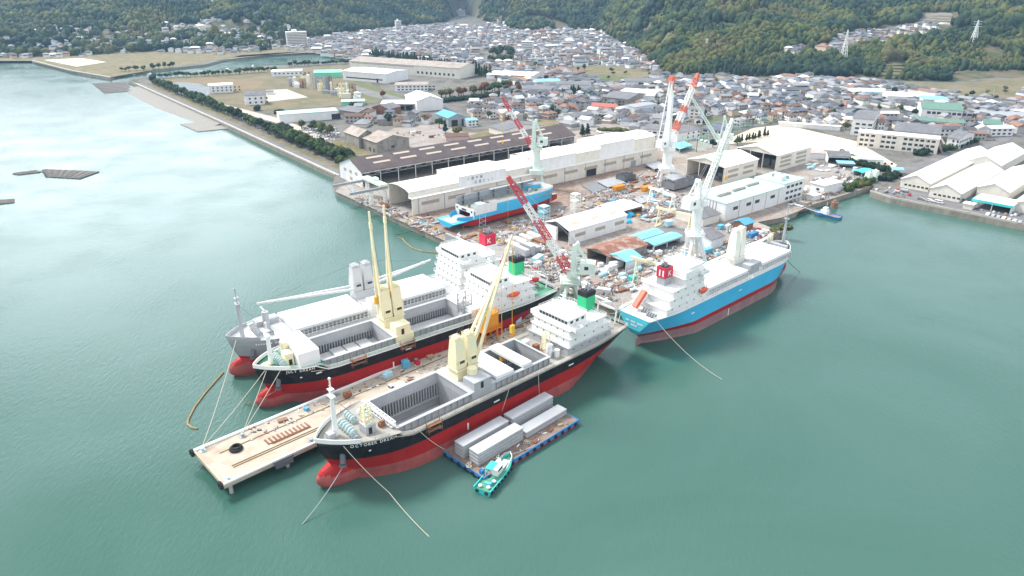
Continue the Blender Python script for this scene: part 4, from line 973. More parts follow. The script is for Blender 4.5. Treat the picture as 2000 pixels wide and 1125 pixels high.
# ---- cream stepped building hall
A,a,L=line((806,421),(1283,317),3,YA)
S2D=26
hall=thing('building_hall','long cream building hall with stepped white roof and wall lettering behind the slipway','hall',A,a); occupy(A,a,0,L,-3,S2D+2)
mb=MB(); mb.box(0,L,0,.4,0,9.2); mb.box(L-.4,L,.4,S2D,0,14); mb.box(.4,L-.4,S2D-.4,S2D,0,12); mb.build('wall','cream_wall',hall)
mb=MB(); mb.box(-.3,L+.3,-.6,3.4,9.2,9.5); mb.build('lower_roof','cream_roof',hall)
steps=[(0,.165,12.2,14.2,0),(.165,.335,15.2,17.2,1),(.335,.44,13.4,15.4,0),(.44,.62,16.2,18.4,1),(.62,.73,15.6,17.8,0),(.73,.895,18.4,20.6,1),(.895,1,17.4,19.6,0)]
for f0,f1,he,hr,_ in steps:
    x0,x1=L*f0+.02,L*f1-.02; mb=MB(); mb.box(x0,x1,3.2,3.5,9.3,he); mb.extr([(3.5,9.3),(S2D,9.3),(S2D,he),(S2D*.55,hr),(3.5,he)],x0,x0+.3,'x') if f0>0 else None
    mb.extr([(3.5,9.3),(S2D,9.3),(S2D,he),(S2D*.55,hr),(3.5,he)],x1-.3,x1,'x'); mb.build('clerestory_wall','white_paint' if _ else 'cream_wall',hall)
    mb=MB(); p=[(2.9,he+.02),(S2D*.25,he+(hr-he)*.62),(S2D*.55,hr),(S2D*.8,he+(hr-he)*.7),(S2D+.5,he-.2)]
    mb.extr(p+[(y,z+.25) for y,z in p[::-1]],x0-.25,x1+.0,'x'); mb.build('roof','cream_roof',hall)
for i in range(11):
    x=L*(.03+.088*i); panel(hall,'f',L,S2D,x,x+L*.058,4.7,6.6,'louver','louver')
for x in (.02,.105,.20,.29,.38,.47,.56,.65,.74,.83,.92): 
    mb=MB(); mb.box(L*x-.16,L*x+.16,-.2,-.02,0,9.1); mb.build('pilaster','steel_grey',hall)
panel(hall,'f',L,S2D,L*.655,L*.70,0,4.6,'dark_opening','door',.05)
panel(hall,'f',L,S2D,L*.865,L*.89,0,4.2,'steel_grey','door',.05)
mb=MB()
for txt,x,z in (('八朔半島',L*.165+6,12.6),('広島どっく',L*.165+11.4,10.0)):
    xx=x
    for ch in txt:
        def pl(d,cw,xx=xx,z=z): return Matrix(((1,0,0,xx),(0,0,-1,3.16),(0,1,0,z),(0,0,0,1)))
        write(mb,ch,1.9,pl); xx+=3.1
mb.build('wall_lettering','sign_black',hall)
# outdoor crane rails at the seaward end
rw=thing('crane_runway','grey steel crane runway on lattice legs running out over the quay','crane runway',A,a)
for y,x0,x1 in ((51.5,-22,1),(30,-22,12)):
    mb=MB(); mb.box(x0,x1,y-.5,y+.5,8.6,10.0); mb.build('runway_girder','steel_grey',rw)
    for x in (-9,0):
        mb=MB(); mb.lattice((x,y,0),(x,y,8.6),1.5,1.5,4,.3); mb.beam((x,y,2),(x-5,y,8.5),.35); mb.build('runway_leg','crane_white',rw)
mb=MB(); mb.box(-3,1.5,29,52.5,10.2,11.6); mb.box(-2.4,1,38,42,11.6,13.2); mb.build('bridge_girder','mint_steel',rw)
A,a,L=line((1410,359),(1476,338),3,39)
for nm,pA,pB,dep,he,hr,lab,ln in (('block_shed',(1411,360),(1477,339),29,10.6,14.2,'open fronted cream shed with pale gable roof behind the mint roofed hall',0),('block_shed',(1513,336),(1580,315),31,11,14.8,'open fronted cream shed with pale gable roof nearest the sports ground',0)):
    A,a,L=line(pA,pB,3,39)
    s=shed(nm,lab,'shed',A,a,L,dep,he,hr,'cream_wall','cream_roof',open_=('l',),over=.5,wins=[w for k in (0,1) for z in ((2.2,5.0,7.8) if pA[0]>1500 else (3.0,6.5)) for w in [('f',L*(.12+.45*k),L*(.12+.45*k)+L*.3,z,z+1.7,'louver','louver')]])
    mb=MB(); rr=random.Random(pA[0])
    for k in range(7): x=4+rr.random()*(L-14); y=4+rr.random()*(dep-12); mb.box(x,x+5,y,y+5,.02,1.5+rr.random()*3.5)
    tag(mb.build('steel_block','block_grey',None,A,a),'dark steel hull block standing inside the open shed '+('behind the mint roofed hall' if pA[0]<1500 else 'nearest the sports ground'),'steel block')
# ---- mint roofed white hall on the waterfront
A,a,L=line((1414,433),(1566,384),3,38.5)
m=shed('moulding_hall','white waterfront hall with mint green roof and three roof vents','hall',A,a,L*.72,24,9.8,10.2,'white_paint','mint_roof',ridge='x',over=.3,
  wins=[('f',x,x+4.2,5,6.8,'window_glass','window') for x in (7,19,27,42)]+[('l',y,y+.35,0,9.5,'dark_steel','pipe') for y in (6,8,10,12)])
for i in range(3):
    mb=MB(); x=6+i*15; mb.extr([(0,0),(1.6,0),(1.6,.9),(.8,1.5),(0,.9)],x,x+11,'x'); v=mb.build('roof_vent','old_tin_roof',m); v.location=(0,9+i*1.2,10.3)
for x in (12.5,25,37.5,50):
    mb=MB(); mb.box(x-.1,x+.1,-.14,-.01,0,9.7); mb.build('downpipe','steel_grey',m)
A2=A+Vector((math.cos(a),math.sin(a),0))*(L*.72+.05)
o=shed('dock_office','white three storey office with rounded front at the end of the mint roofed hall','office',A2,a,L*.28,20,11.2,11.2,'white_paint','mint_roof',over=.2,wins=grid('f',L*.03,L*.26,4,3.0,(1.4,4.8,8.2),1.5)+grid('r',3,17,3,3,(1.4,4.8,8.2),1.5))
mb=MB(); mb.box(4,9,5,10,11.5,14); mb.build('rooftop_room','white_paint',o)
for x,y in ((12,6),(14,11),(10,14)): mb=MB(); mb.cyl((x,y,11.4),(x,y,13.2),1.0,10); mb.build('rooftop_unit','steel_grey',o)
# ---- white open ended shed near the cranes
A,a,L=line((1111,479),(1223,446),3,39)
s=shed('paint_shed','white gabled shed with a dark open end beside the near jib crane','shed',A,a,L,18,7.2,10,'white_paint','white_roof',open_=('l',),gable_open=True,over=.3,wins=[('f',L*x,L*x+7,3.2,5.0,'louver','louver') for x in (.10,.44,.78)],
  skylights=[(L*x,L*x+6,3.2,5.2,'skylight') for x in (.12,.45,.78)])
mb=MB(); mb.box(.1,.4,9.5,17.7,0,7.0); mb.build('sliding_door','white_paint',s)
A,a,L=line((1210,427),(1240,418),3,39)
shed('store_shed','low white roofed lean-to at the back end of the white gabled shed','shed',A,a,L+6,15,3.8,4.4,'rust_steel','white_roof',open_=('f','l'),over=.4)
# ---- small blue and rust roofed sheds
def small(name,label,pA,pB,D,he,hr,wall,roof,ang=39,**k):
    A,a,L=line(pA,pB,3,ang); return shed(name,label,k.pop('cat','shed'),A,a,L,D,he,hr,wall,roof,**k)
small('office_hut','narrow blue roofed hut beside the white gabled shed',(1226,488),(1294,459),7,3.2,4.0,'white_paint','blue_roof',wins=[('f',9,11,.2,2.4,'dark_opening','door')])
small('canopy_shed','narrow blue roofed open canopy before the white crane cabin',(1276,492),(1330,467),7,3.4,4.1,'white_paint','blue_roof',open_=('f','l'))
small('workshop','rust roofed open workshop with a curved blue front roof',(1188,521),(1262,497),14,4.8,6.6,'old_concrete_wall','rust_roof',open_=('l',))
A,a,L=line((1222,531),(1252,519),3,39)
shed('workshop','blue roofed bay at the front of the rust roofed workshop','shed',A,a,L,12,4.6,6.4,'white_paint','blue_roof',open_=('l',),over=.4)
small('store_shed','small grey roofed white store beside the splayed crane legs',(1388,488),(1412,478),16,5.2,7.0,'white_paint','grey_roof',ang=38)
small('store_shed','grey roofed cream store in front of the mint roofed hall',(1372,443),(1404,433),18,4.6,6.4,'cream_wall','grey_roof',ang=38)
small('gate_shed','tiny blue roofed shelter by the waterfront corner',(1453,452),(1470,445),7,3.6,5,'rust_steel','deep_blue_roof',ang=38)
# ---- sheds by the inlet
small('pump_house','plain white hut with grey roof on the inlet quay',(1607,381),(1642,370),9,5.6,5.6,'white_paint','white_roof',ang=33,wins=[('l',3,5,2,3.4,'window_glass')])
small('pump_house','very small white hut beside the inlet quay edge',(1588,392),(1601,387),5,2.8,2.8,'white_paint','white_roof',ang=33)
small('repair_shed','dark open shed with grey curved roof below the school field',(1616,318),(1658,330),16,5,7,'white_paint','grey_roof',ang=-12,open_=('f',))
small('store_shed','white shed with pink tin roof behind the dark open shed',(1578,310),(1612,316),11,4.4,6.2,'white_paint','pink_roof',ang=-12)
small('canteen','low white building with pale green roof by the hedge',(1674,322),(1724,331),10,4.2,5.4,'white_paint','mint_roof',ang=-14,wins=grid('f',3,24,5,1.6,(1.4,),1.4))
small('canopy_shed','flat pale blue canopy on posts in the parking yard',(1637,327),(1668,333),8,2.8,2.8,'steel_grey','blue_roof',ang=-12,open_=('f','b','l','r'))
small('gatehouse','small white gatehouse with blue roof at the wharf road',(1742,341),(1762,347),7,3.4,4.2,'white_paint','blue_roof',ang=-14)
small('canopy_shed','small turquoise canopy beside the inlet greenery',(1682,346),(1703,341),6,3,3.4,'steel_grey','turquoise',ang=33,open_=('f','l'))
for x,y in ((1694,355),(1707,352)):
    p=at(x,y); mb=MB(); mb.taper(-2,2,-2,2,0,6.5,.75); mb.cyl((0,0,6.5),(0,0,7.3),.7,8); tag(mb.build('storage_bin','mint_steel',None,p,R(33)),'pale green storage bin by the inlet quay','bin','pale green bins by the inlet',ordinal=True)
# ---- white roofed factory on the right
FA=-47
def fac(label,pA,pB,D,he,hr,**k):
    A,a,L=line(pA,pB,3,k.pop('ang',FA)); return shed('factory_hall',label,'factory',A,a,L,D,he,hr,k.pop('wall','cream_wall'),k.pop('roof','white_roof'),ridge='y',over=.5,wins=k.pop('wins',()),**k)
def lowwins(L,n): return grid('f',2,L-2,n,1.6,(1.6,),1.1)
fac('leftmost white roofed factory hall with cream gable facing the water',(1757,365),(1812,383),120,5.2,9.0,wins=lowwins(26,9))
fac('white roofed factory hall with cream gable beside the turquoise canopy',(1813,384),(1873,404),80,5.2,9.0,wins=lowwins(27,9))
fac('grey white factory hall set back behind the turquoise canopy',(1905,383),(1966,402),70,5.6,9.2)
fac('white roofed factory hall at the right edge behind the parked cars',(1975,412),(2050,438),80,5.0,8.2)
fac('far white roofed factory hall along the wharf road',(1885,331),(1950,349),60,6.2,11)
A,a,L=line((1898,405),(1972,425),3,FA)
cp=shed('loading_canopy','turquoise fronted loading canopy with pale roof panels before the factory','canopy',A,a,L,15,4.8,5.0,'white_paint','white_roof',open_=('f','l'),over=.6,cols=2)
mb=MB(); mb.box(-.7,L+.7,-.85,-.62,3.9,5.3); mb.box(-.85,-.62,-.6,15,3.9,5.3); mb.build('fascia','turquoise',cp)
small('guard_hut','small cream hut beside the turquoise loading canopy',(1880,407),(1898,411),5,3,3.2,'cream_wall','white_roof',ang=FA)
# ---- school
A,a,L=line((1672,286),(1828,310),3,-31)
sc=shed('school_block','cream three storey school block with rows of windows beside the sports ground','school',A,a,L,13,11.2,11.6,'cream_wall','white_roof',over=.4,wins=[])
for z in (1.2,4.8,8.4):
    for i in range(14):
        x=L*(.03+.068*i); 
        if i in (3,7): continue
        panel(sc,'f',L,13,x,x+L*.048,z,z+1.7,'window_glass','window')
for i in range(8): mb=MB(); x=L*i/7; mb.box(x-.25,x+.25,-.3,-.02,0,11); mb.build('pilaster','cream_wall',sc)
mb=MB(); mb.beam((L+.3,3,8),(L+3.5,9,0),1.4,.4); mb.beam((L+.3,9,11),(L+3.5,3,8),1.4,.4); mb.build('outside_stair','pink_roof',sc)
small('school_block','white four storey school block with dark hipped roof behind the playing field',(1660,263),(1700,270),46,13.5,15.5,'white_paint','grey_roof',ang=-31,wins=grid('f',2,16,3,3,(1.5,5,8.5),1.6)+grid('r',4,42,7,3.4,(1.5,5,8.5),1.6))
small('gymnasium','school gymnasium with large dark grey roof and raised ridge behind the school block',(1742,277),(1830,291),34,9,13,'white_paint','grey_roof',ang=-31)
small('school_annex','white gabled school annex with grey roof at the end of the school block',(1846,289),(1868,297),34,8,11,'white_paint','grey_roof',ang=-48,wins=grid('r',3,30,7,2.4,(1.2,4.4),1.4)+grid('f',3,9,2,1.2,(2,5),2))
small('sports_hall','large white hall with dull green roof beyond the school',(1796,235),(1875,248),46,10.5,13.5,'white_paint','green_roof',ang=-24,wins=grid('f',4,44,10,3,(6.4,),2.2))
small('canopy_shed','long open canopy with dark green roof before the green roofed sports hall',(1780,248),(1880,265),18,6,7.2,'white_paint','green_roof',ang=-24,open_=('f','l','r'),cols=9)
small('hipped_house','cream building with green hipped roof at the end of the long canopy',(1918,256),(1950,262),14,6,9,'cream_wall','green_roof',ang=-24,cat='house')
small('glasshouse','long white panelled roof of a farm plant below the wooded hill',(1668,187),(1730,195),30,4.5,5.6,'white_paint','mint_roof',ang=-14)
small('glasshouse','long row of ridged pale roofs beside the wooded hill foot',(1732,196),(1800,205),34,4.5,5.8,'white_paint','white_roof',ang=-14)
small('store_shed','white walled plant with pale blue corner roof at the hedge end',(1802,204),(1852,212),26,5,6,'white_paint','blue_roof',ang=-14)
small('pool_house','flat grey roofed building at the right edge beyond the sports hall',(1905,232),(2010,246),30,3.6,3.8,'old_concrete_wall','steel_grey',ang=-22)
small('store_shed','long white fence-like store along the far side of the playing field',(1520,247),(1640,272),5,3.6,3.8,'white_paint','white_roof',ang=-24)
# ---- dock offices near the big crane
small('office_block','white two storey dock office with grey roof left of the tall crane',(1257,270),(1300,277),24,7.4,9,'white_paint','grey_roof',ang=-22,wins=grid('f',2,20,4,3,(1.4,4.6),1.4)+grid('l',2,22,5,3,(1.4,4.6),1.4))
small('office_block','white and brown dock office with dark roof right of the tall crane',(1322,278),(1366,262),20,7,8.6,'white_paint','grey_roof',ang=38,wins=grid('f',10,36,4,2,(1.6,4.6),1.4))
small('apartment_house','white apartment house with outside stair behind the pale jib',(1342,232),(1368,238),16,9,9.4,'white_paint','grey_roof',ang=-25,wins=grid('f',2,14,3,2.2,(1.4,4.2,7),1.2))
small('terrace_house','dark balconied two storey terrace behind the building hall',(1118,244),(1158,228),12,7,8.8,'white_paint','grey_roof',ang=36,wins=grid('f',2,34,8,2.6,(1.0,4.2),2.0,'dark_opening','balcony'),cat='apartments')
small('red_roofed_hall','cream hall with long red roof in the housing area',(1154,217),(1200,226),14,5,7,'cream_wall','red_roof',ang=-22,cat='hall',wins=grid('f',2,24,5,2,(1.8,),1.5))
small('factory_block','large grey roofed factory with rows of small roof lights beyond the red roofed hall',(1176,206),(1225,222),46,8.5,11.5,'old_concrete_wall','grey_roof',ang=-36,wins=grid('f',2,26,6,2,(2,5),1.5))
small('factory_block','plain white walled hall at the end of the grey roofed factory',(1238,226),(1280,213),14,7.5,8.2,'white_paint','steel_grey',ang=40,wins=grid('f',12,40,4,2.4,(3.5,),1.4))
small('warehouse','broad white flat roofed warehouse in the middle of the town',(1205,200),(1275,210),44,8.5,9.6,'white_paint','white_roof',ang=-20)
small('warehouse','white factory with long roof and dark trees before it',(1020,186),(1075,192),28,7,8,'white_paint','grey_roof',ang=-16,wins=grid('f',3,34,7,3,(3,),1.6))
small('warehouse','pale long roofed factory behind the row of dark trees',(1090,178),(1150,184),22,7.5,9.5,'white_paint','grey_roof',ang=-12,wins=grid('f',3,50,9,2.6,(3,),1.5))
small('shop','white shop with sky blue roof in the town centre',(1048,170),(1094,168),24,6,7,'white_paint','blue_roof',ang=8)
small('supermarket','wide white roofed supermarket with red sign band',(950,155),(1040,163),40,6,6.4,'white_paint','white_roof',ang=-14,wins=[('f',6,60,4.4,5.8,'orange_paint','sign_band')])
small('store_hall','long dull grey roofed hall behind the white warehouse',(1222,170),(1300,178),26,6,8,'white_paint','grey_roof',ang=6)
# ---- sheds of the old works, upper middle
small('old_shed','weathered concrete shed with tin roof and monitor next to the dark roofed shed',(737,300),(800,297),22,8,12,'old_concrete_wall','old_tin_roof',ang=38,ridge='y',wins=[('f',12,15,2.6,4.4,'window_glass'),('l',4,6,.1,3,'dark_opening','door'),('l',10,12,.1,3,'dark_opening','door')])
small('old_shed','dark weathered shed with dropped roof behind the concrete shed',(702,290),(735,280),24,9,13,'old_concrete_wall','old_tin_roof',ang=38,ridge='y')
small('old_shed','low grey roofed works building left of the blue roofed workshop',(738,245),(792,242),20,5,7,'old_concrete_wall','grey_roof',ang=10)
small('old_shed','grey tin roofed workshop row beside the scrap yard',(663,225),(700,233),22,5,7.5,'old_concrete_wall','grey_roof',ang=-36)
small('old_shed','brown walled shed behind the low grey works',(728,222),(760,226),18,6,9,'rust_steel','grey_roof',ang=-30,ridge='y')
small('workshop','grey workshop with bright blue roof and two dark doorways',(876,248),(910,244),26,7.5,10.5,'steel_grey','deep_blue_roof',ang=30,ridge='y',wins=[('f',3,9,.05,5.5,'dark_opening','door'),('f',13,19,.05,5.5,'dark_opening','door')])
small('office_hut','small white office with pale blue roof beside the blue roofed workshop',(913,248),(933,246),10,5.4,6.2,'white_paint','blue_roof',ang=26,wins=grid('f',1,11,3,2,(1,3.4),1.2))
small('store_shed','low brick red roofed store in the dirt lot',(871,276),(915,274),12,3.4,5,'pink_roof','brown_roof',ang=10)
small('store_shed','pale walled low shed behind the dark skylit roof',(985,268),(1060,262),22,5,8,'cream_wall','grey_roof',ang=36,ridge='y')
small('distribution_hall','tall white distribution hall with pitched roof beyond the scrap yard',(815,218),(866,213),40,10,14,'white_paint','white_roof',ang=24,ridge='y')
small('distribution_hall','low white open fronted wing of the tall distribution hall',(745,216),(815,218),22,6.4,7,'white_paint','white_roof',ang=2,open_=('f',))
small('scrap_hall','long white hall with solar panels above the scrap yard',(547,241),(660,228),18,7.5,8.6,'white_paint','mint_roof',ang=24,wins=[('f',46,54,.1,5,'dark_opening','door')])
small('green_tank_store','low mint green roofed store in a dark hedge',(668,207),(712,204),14,4,4.6,'mint_green','mint_roof',ang=12)
# ---- reclaimed land
b=small('white_office','white two storey office with grey roof beside the pond',(410,183),(456,179),14,8.5,10,'white_paint','white_roof',ang=22,wins=grid('f',2,34,7,1.6,(2,5),1.6))
b=small('white_office','white gabled house-like office with dark grey roof on the reclaimed land',(480,206),(518,204),18,9.5,12.5,'white_paint','grey_roof',ang=22,wins=grid('f',2,24,4,1.8,(1.6,5.4),1.8)+grid('l',2,16,3,1.6,(1.6,5.4),1.8))
small('store_shed','small white store beside the gravel lot',(521,185),(534,184),7,3,3.8,'white_paint','grey_roof',ang=15)
small('depot','low white depot with flat roof at the far end of the grassland',(531,150),(590,146),20,6.5,6.9,'white_paint','white_roof',ang=12,wins=grid('f',2,50,9,2.4,(3,),1.5))
small('green_shed','large mint green shed beside the white factory',(614,153),(668,150),32,6.5,7.6,'mint_green','mint_green',ang=12,wins=[('f',x,x+.3,0,6.4,'mint_roof','rib') for x in (8,22,36)])
A,a,L=line((670,156),(755,173),3,-29)
shed('factory_block','white ridge roofed factory with row of low windows before the long warehouse','factory',A,a,L,44,11,13,'white_paint','white_roof',wins=grid('f',6,L-6,16,4.0,(3.0,),1.4)+[('f',L*.78,L*.82,.1,5,'dark_opening','door')])
A,a,L=line((684,138),(872,172),3,-29)
shed('long_warehouse','very long cream warehouse with brown grey roof and row of pines behind','warehouse',A,a,L+20,48,13,17,'cream_wall','old_tin_roof',over=1,wins=grid('f',L*.7,L+14,9,3,(3,),3)+[('f',4,L*.68,10.6,11.6,'louver','louver')])
small('factory_office','two storey white office with flat grey roof at the factory corner',(772,179),(836,176),24,7,7.3,'white_paint','old_tin_roof',ang=6,wins=grid('f',2,46,10,2.6,(1.4,4.4),1.4))
# ---- tall apartment blocks far off
def tower(label,px,yb,w,d,h,fl,ang):
    A=at(px,yb); z=gz(A.x,A.y); A=ground_hit(px,yb); t=thing('apartment_block',label,'apartments',A,R(ang)); occupy(A,R(ang),0,w,0,d)
    mb=MB(); mb.box(0,w,0,d,-2,h); mb.build('wall','white_paint',t); mb=MB(); mb.box(-.4,w+.4,-.4,d+.4,h,h+.7); mb.build('roof','cream_roof',t)
    mb=MB(); mb.box(w*.3,w*.55,d*.3,d*.8,h+.7,h+4.5); mb.build('lift_tower','white_paint',t)
    for k in range(fl):
        z=h*(k+.35)/fl; mb=MB(); mb.box(.4,w-.4,-1.0,-.02,z,z+.25); mb.box(.4,w-.4,-1.0,-.9,z+.25,z+1.1); mb.build('balcony','cream_wall',t)
        panel(t,'f',w,d,.6,w-.6,z+1.15,z+2.1,'window_glass','window_band')
        panel(t,'l',w,d,d*.3,d*.7,z+1.0,z+2.0,'window_glass','window')
tower('tall white apartment block of eleven floors near the river head',562,92,36,16,25,9,22)
tower('slim white tower block at the foot of the wooded mountain',774,61,13,12,22,7,20)
tower('white hotel building alone on the wooded spur above the town',893,30,26,14,14,4,14)
tower('cream four storey block among houses in the town centre',1018,100,20,14,15,4,-10)
# ================================================================ yard cranes
def seg(cols):
    n=len(cols)
    return lambda k: cols[min(n-1,int(k*n*.9999))]
def jib_crane(label,base_px,tower_top_px,jib_foot_px,tip_px,tip_dy,style,m='mint_steel',jibcols=(0,1,0,1,0),jw=2.6,cab=1,tw=3.2,jm=('crane_red','crane_white'),foot_h=9,cab_dir=None):
    B=at(base_px[0],base_px[1],3.0); zt=aty(tower_top_px[0],tower_top_px[1],B.y).z-3
    jf=aty(jib_foot_px[0],jib_foot_px[1],B.y-1); tip=aty(tip_px[0],tip_px[1],B.y+tip_dy)
    t=thing('jib_crane',label,'crane',B,0); occupy(B,0,-5,5,-5,5)
    J=jf-B; T=tip-B; zp=J.z
    d=Vector((T.x-J.x,T.y-J.y,0)).normalized(); s=Vector((-d.y,d.x,0)); ang=math.atan2(d.y,d.x)
    ctr=Vector((J.x-d.x*2.5,J.y-d.y*2.5,0)); ctr.y=J.y-d.y*2.5
    if style=='column':
        for sx in (-1,1):
            for sy in (-1,1):
                mb=MB(); mb.beam((sx*4.6,sy*4.6,0),(sx*3.2,sy*3.2,foot_h*.75),1.3); mb.box(sx*4.6-1.3,sx*4.6+1.3,sy*4.6-.8,sy*4.6+.8,.1,1.2); mb.build('portal_leg',m,t)
        mb=MB(); mb.box(-4.6,4.6,-4.6,4.6,foot_h*.75,foot_h); mb.build('portal_frame',m,t)
        mb=MB(); mb.cyl((0,0,foot_h),(0,0,zp-1.5),tw/2,16); mb.cyl((0,0,zp-3),(0,0,zp-1.2),tw*.72,16); mb.build('tower',m,t)
    elif style=='splayed':
        for k in range(4):
            a=math.pi/4+k*math.pi/2+.2; mb=MB(); mb.beam((math.cos(a)*6.6,math.sin(a)*6.6,0),(math.cos(a)*1.9,math.sin(a)*1.9,foot_h),1.25); mb.box(math.cos(a)*6.6-1.2,math.cos(a)*6.6+1.2,math.sin(a)*6.6-.9,math.sin(a)*6.6+.9,.1,1.1); mb.build('portal_leg',m,t)
        mb=MB(); mb.cyl((0,0,foot_h-1),(0,0,foot_h+1.2),3.2,16); mb.cyl((0,0,foot_h+1.2),(0,0,zp-.4),2.2,14); mb.build('tower',m,t)
        mb=MB(); rails(mb,[(-3.8,-3.8,foot_h+.4),(3.8,-3.8,foot_h+.4),(3.8,3.8,foot_h+.4),(-3.8,3.8,foot_h+.4),(-3.8,-3.8,foot_h+.4)],1.1,1.5,.14); mb.box(-4,4,-4,4,foot_h+.1,foot_h+.4); mb.build('platform',m,t)
    else:
        mb=MB(); mb.lattice((0,0,0),(0,0,zp-1),6,3.6,6,.45); mb.build('tower',m,t)
    # slewing part: machinery house, mast (A-frame), jib
    q=Matrix.Translation((J.x-d.x*1.6,J.y-d.y*1.6,0))@Matrix.Rotation(ang,4,'Z')
    mb=MB(); mb.T=q; mb.cyl((0,0,zp-1.2),(0,0,zp+.2),2.9,16); mb.box(-8.5,1.2,-2.6,2.6,zp+.2,zp+.6); mb.box(-8.4,-2.6,-2.4,2.4,zp+.6,zp+4.6); h=mb.build('machinery_house','crane_white' if cab>1 else m,t)
    for y0,y1 in ((-2.46,-2.4),(2.4,2.46)): mb=MB(); mb.T=q; mb.box(-6,-4.4,y0,y1,zp+2,zp+3.4); mb.build('window','window_glass',h)
    mb=MB(); mb.T=q; mb.box(.2,2.4,-3.9,-2.3,zp+.8,zp+3.2); c=mb.build('operator_cab',m,t)
    mb=MB(); mb.T=q; mb.box(2.4,2.5,-3.7,-2.5,zp+1.4,zp+2.9); mb.build('cab_window','window_glass',c)
    mh=zt-zp
    mb=MB(); mb.T=q
    for sy in (-1,1):
        mb.beam((.6,sy*1.9,zp+.4),(-1.2,sy*1.0,zp+mh),.75); mb.beam((-7.6,sy*2.0,zp+.6),(-1.4,sy*1.0,zp+mh),.45)
        for k in (.35,.7): mb.beam((.6-1.8*k,sy*(1.9-.9*k),zp+.4+(mh-.4)*k),(-7.6+6.2*k,sy*(2-1.0*k),zp+.6+(mh-.6)*k),.25)
    if cab: mb.taper(-1.4,1.2,-1.8,1.8,zp+.4,zp+mh,.55)
    mb.box(-2,-.4,-1.3,1.3,zp+mh-.2,zp+mh+.6); mb.beam((-1.2,-1.3,zp+mh+.9),(-1.2,1.3,zp+mh+.9),.7); mb.build('mast',m,t)
    if cab==2 and style=='column':
        mb=MB(); mb.T=q; mb.taper(-2.6,.4,-1.7,1.7,zp+mh+.6,zp+mh+3.2,.7); mb.beam((-1,-2,zp+mh-5),(-1,-2,zp+mh+.4),.5); mb.beam((-1,2,zp+mh-5),(-1,2,zp+mh+.4),.5); mb.build('mast_head','crane_orange',t)
    mb=MB(); mb.lattice(J,J.lerp(T,.93),jw,jw*.62,22,.34,0,up=(-d.x*(T.z-J.z),-d.y*(T.z-J.z),math.hypot(T.x-J.x,T.y-J.y)) if True else None,colour=seg(jibcols))
    e=J.lerp(T,.93); mb.beam(e,T,jw*.5,jw*.6,jibcols[-1]); mb.build('jib',list(jm),t)
    mb=MB(); M=Vector((J.x-d.x*2.8,J.y-d.y*2.8,zp+mh+.6))
    for k in (-.5,.5): mb.beam(M+s*k,T+s*k*.3+Vector((0,0,.6)),.09)
    mb.build('luffing_rope','steel_grey',t)
    mb=MB(); hz_=max(T.z-26,8); mb.beam(T,(T.x,T.y,hz_),.09); mb.box(T.x-.5,T.x+.5,T.y-.3,T.y+.3,hz_-1.6,hz_); mb.build('hook_block','yellow_paint',t)
    return t
jib_crane('tall pale jib crane with red and white jib standing beside the slipway hull',(1047,366),(1047,237),(1037,283),(981,190),2,'column',jibcols=(0,1,0,1,0),tw=5.0,foot_h=12)
jib_crane('tallest crane of the yard with an orange and white jib by the big cream hall',(1300,352),(1328,158),(1306,285),(1364,144),14,'column',m='crane_white',jm=('crane_orange','crane_white'),jibcols=(1,1,0,1,0,1,1,0),tw=6.2,jw=3.6,cab=2,foot_h=9)
jib_crane('pale green lattice crane behind the open block sheds',(1412,318),(1423,228),(1402,273),(1350,188),6,'lattice',m='mint_steel',jm=('mint_steel','mint_steel'),cab=0,jw=2.0)
jib_crane('white crane on four splayed legs with a pale lattice jib before the mint roofed hall',(1352,510),(1345,352),(1366,402),(1431,232),10,'splayed',m='crane_white',jm=('mint_steel','crane_white'),jibcols=(1,1,0,1),cab=2,jw=2.4,foot_h=13)
jib_crane('pale green crane with red and white jib on the quay behind the nearest ship',(1112,598),(1128,476),(1112,530),(992,345),4,'splayed',m='mint_steel',jibcols=(0,1,0,1,0),jw=2.8,foot_h=11)
# orange topped mast beside the tallest crane jib: its counter boom
def lattice_tower(label,px,h,w,m='sky_box',name='scaffold_tower',grp='scaffold towers on the slipway',n=5):
    p=at(*px); mb=MB(); mb.lattice((0,0,0),(0,0,h),w,w,n,.24); mb.box(-w/2,w/2,-w/2,w/2,h*.6,h*.6+.2); mb.box(-w/2,w/2,-w/2,w/2,h,h+.2)
    t=mb.build(name,m,None,p,R(40)); tag(t,label,'scaffold',grp); return t
lattice_tower('pale blue scaffold tower against the middle of the slipway hull',(938,440),12,4.0)
lattice_tower('white scaffold tower on the slipway beyond the bow of the hull',(1123,412),10,4,'crane_white')
lattice_tower('pale blue scaffold tower behind the red and white jib',(1062,430),8,4.5)
lattice_tower('slim pale blue scaffold beside the open end of the white gabled shed',(1050,455),7,2.6)
# small gantry cranes
def gantry(label,pA,pB,h,m,over=0):
    A,a,L=line(pA,pB,3); t=thing('gantry_crane',label,'crane',A,a,'small gantry cranes in the yard')
    for x in (0,L):
        mb=MB(); mb.beam((x,-2.2,0),(x,-.3,h),.5); mb.beam((x,2.2,0),(x,.3,h),.5); mb.beam((x,-1.3,h*.45),(x,1.3,h*.45),.35); mb.box(x-.5,x+.5,-2.8,2.8,.05,.6); mb.build('gantry_leg',m,t)
    mb=MB(); mb.box(-over,L+over,-.5,.5,h,h+1.2); mb.build('gantry_beam',m,t)
    mb=MB(); mb.box(L*.4,L*.4+2,-1.1,1.1,h+1.2,h+2.2); mb.build('trolley',m,t)
gantry('cream gantry crane in the open yard behind the long blue roofed hut',(1285,441),(1345,456),9,'crane_cream',2)
gantry('cream gantry crane beside the rust roofed workshop',(1241,550),(1292,565),10,'crane_cream',3)
gantry('white gantry crane over the plate stacks before the orange bins',(1270,395),(1312,411),8,'crane_white',2)
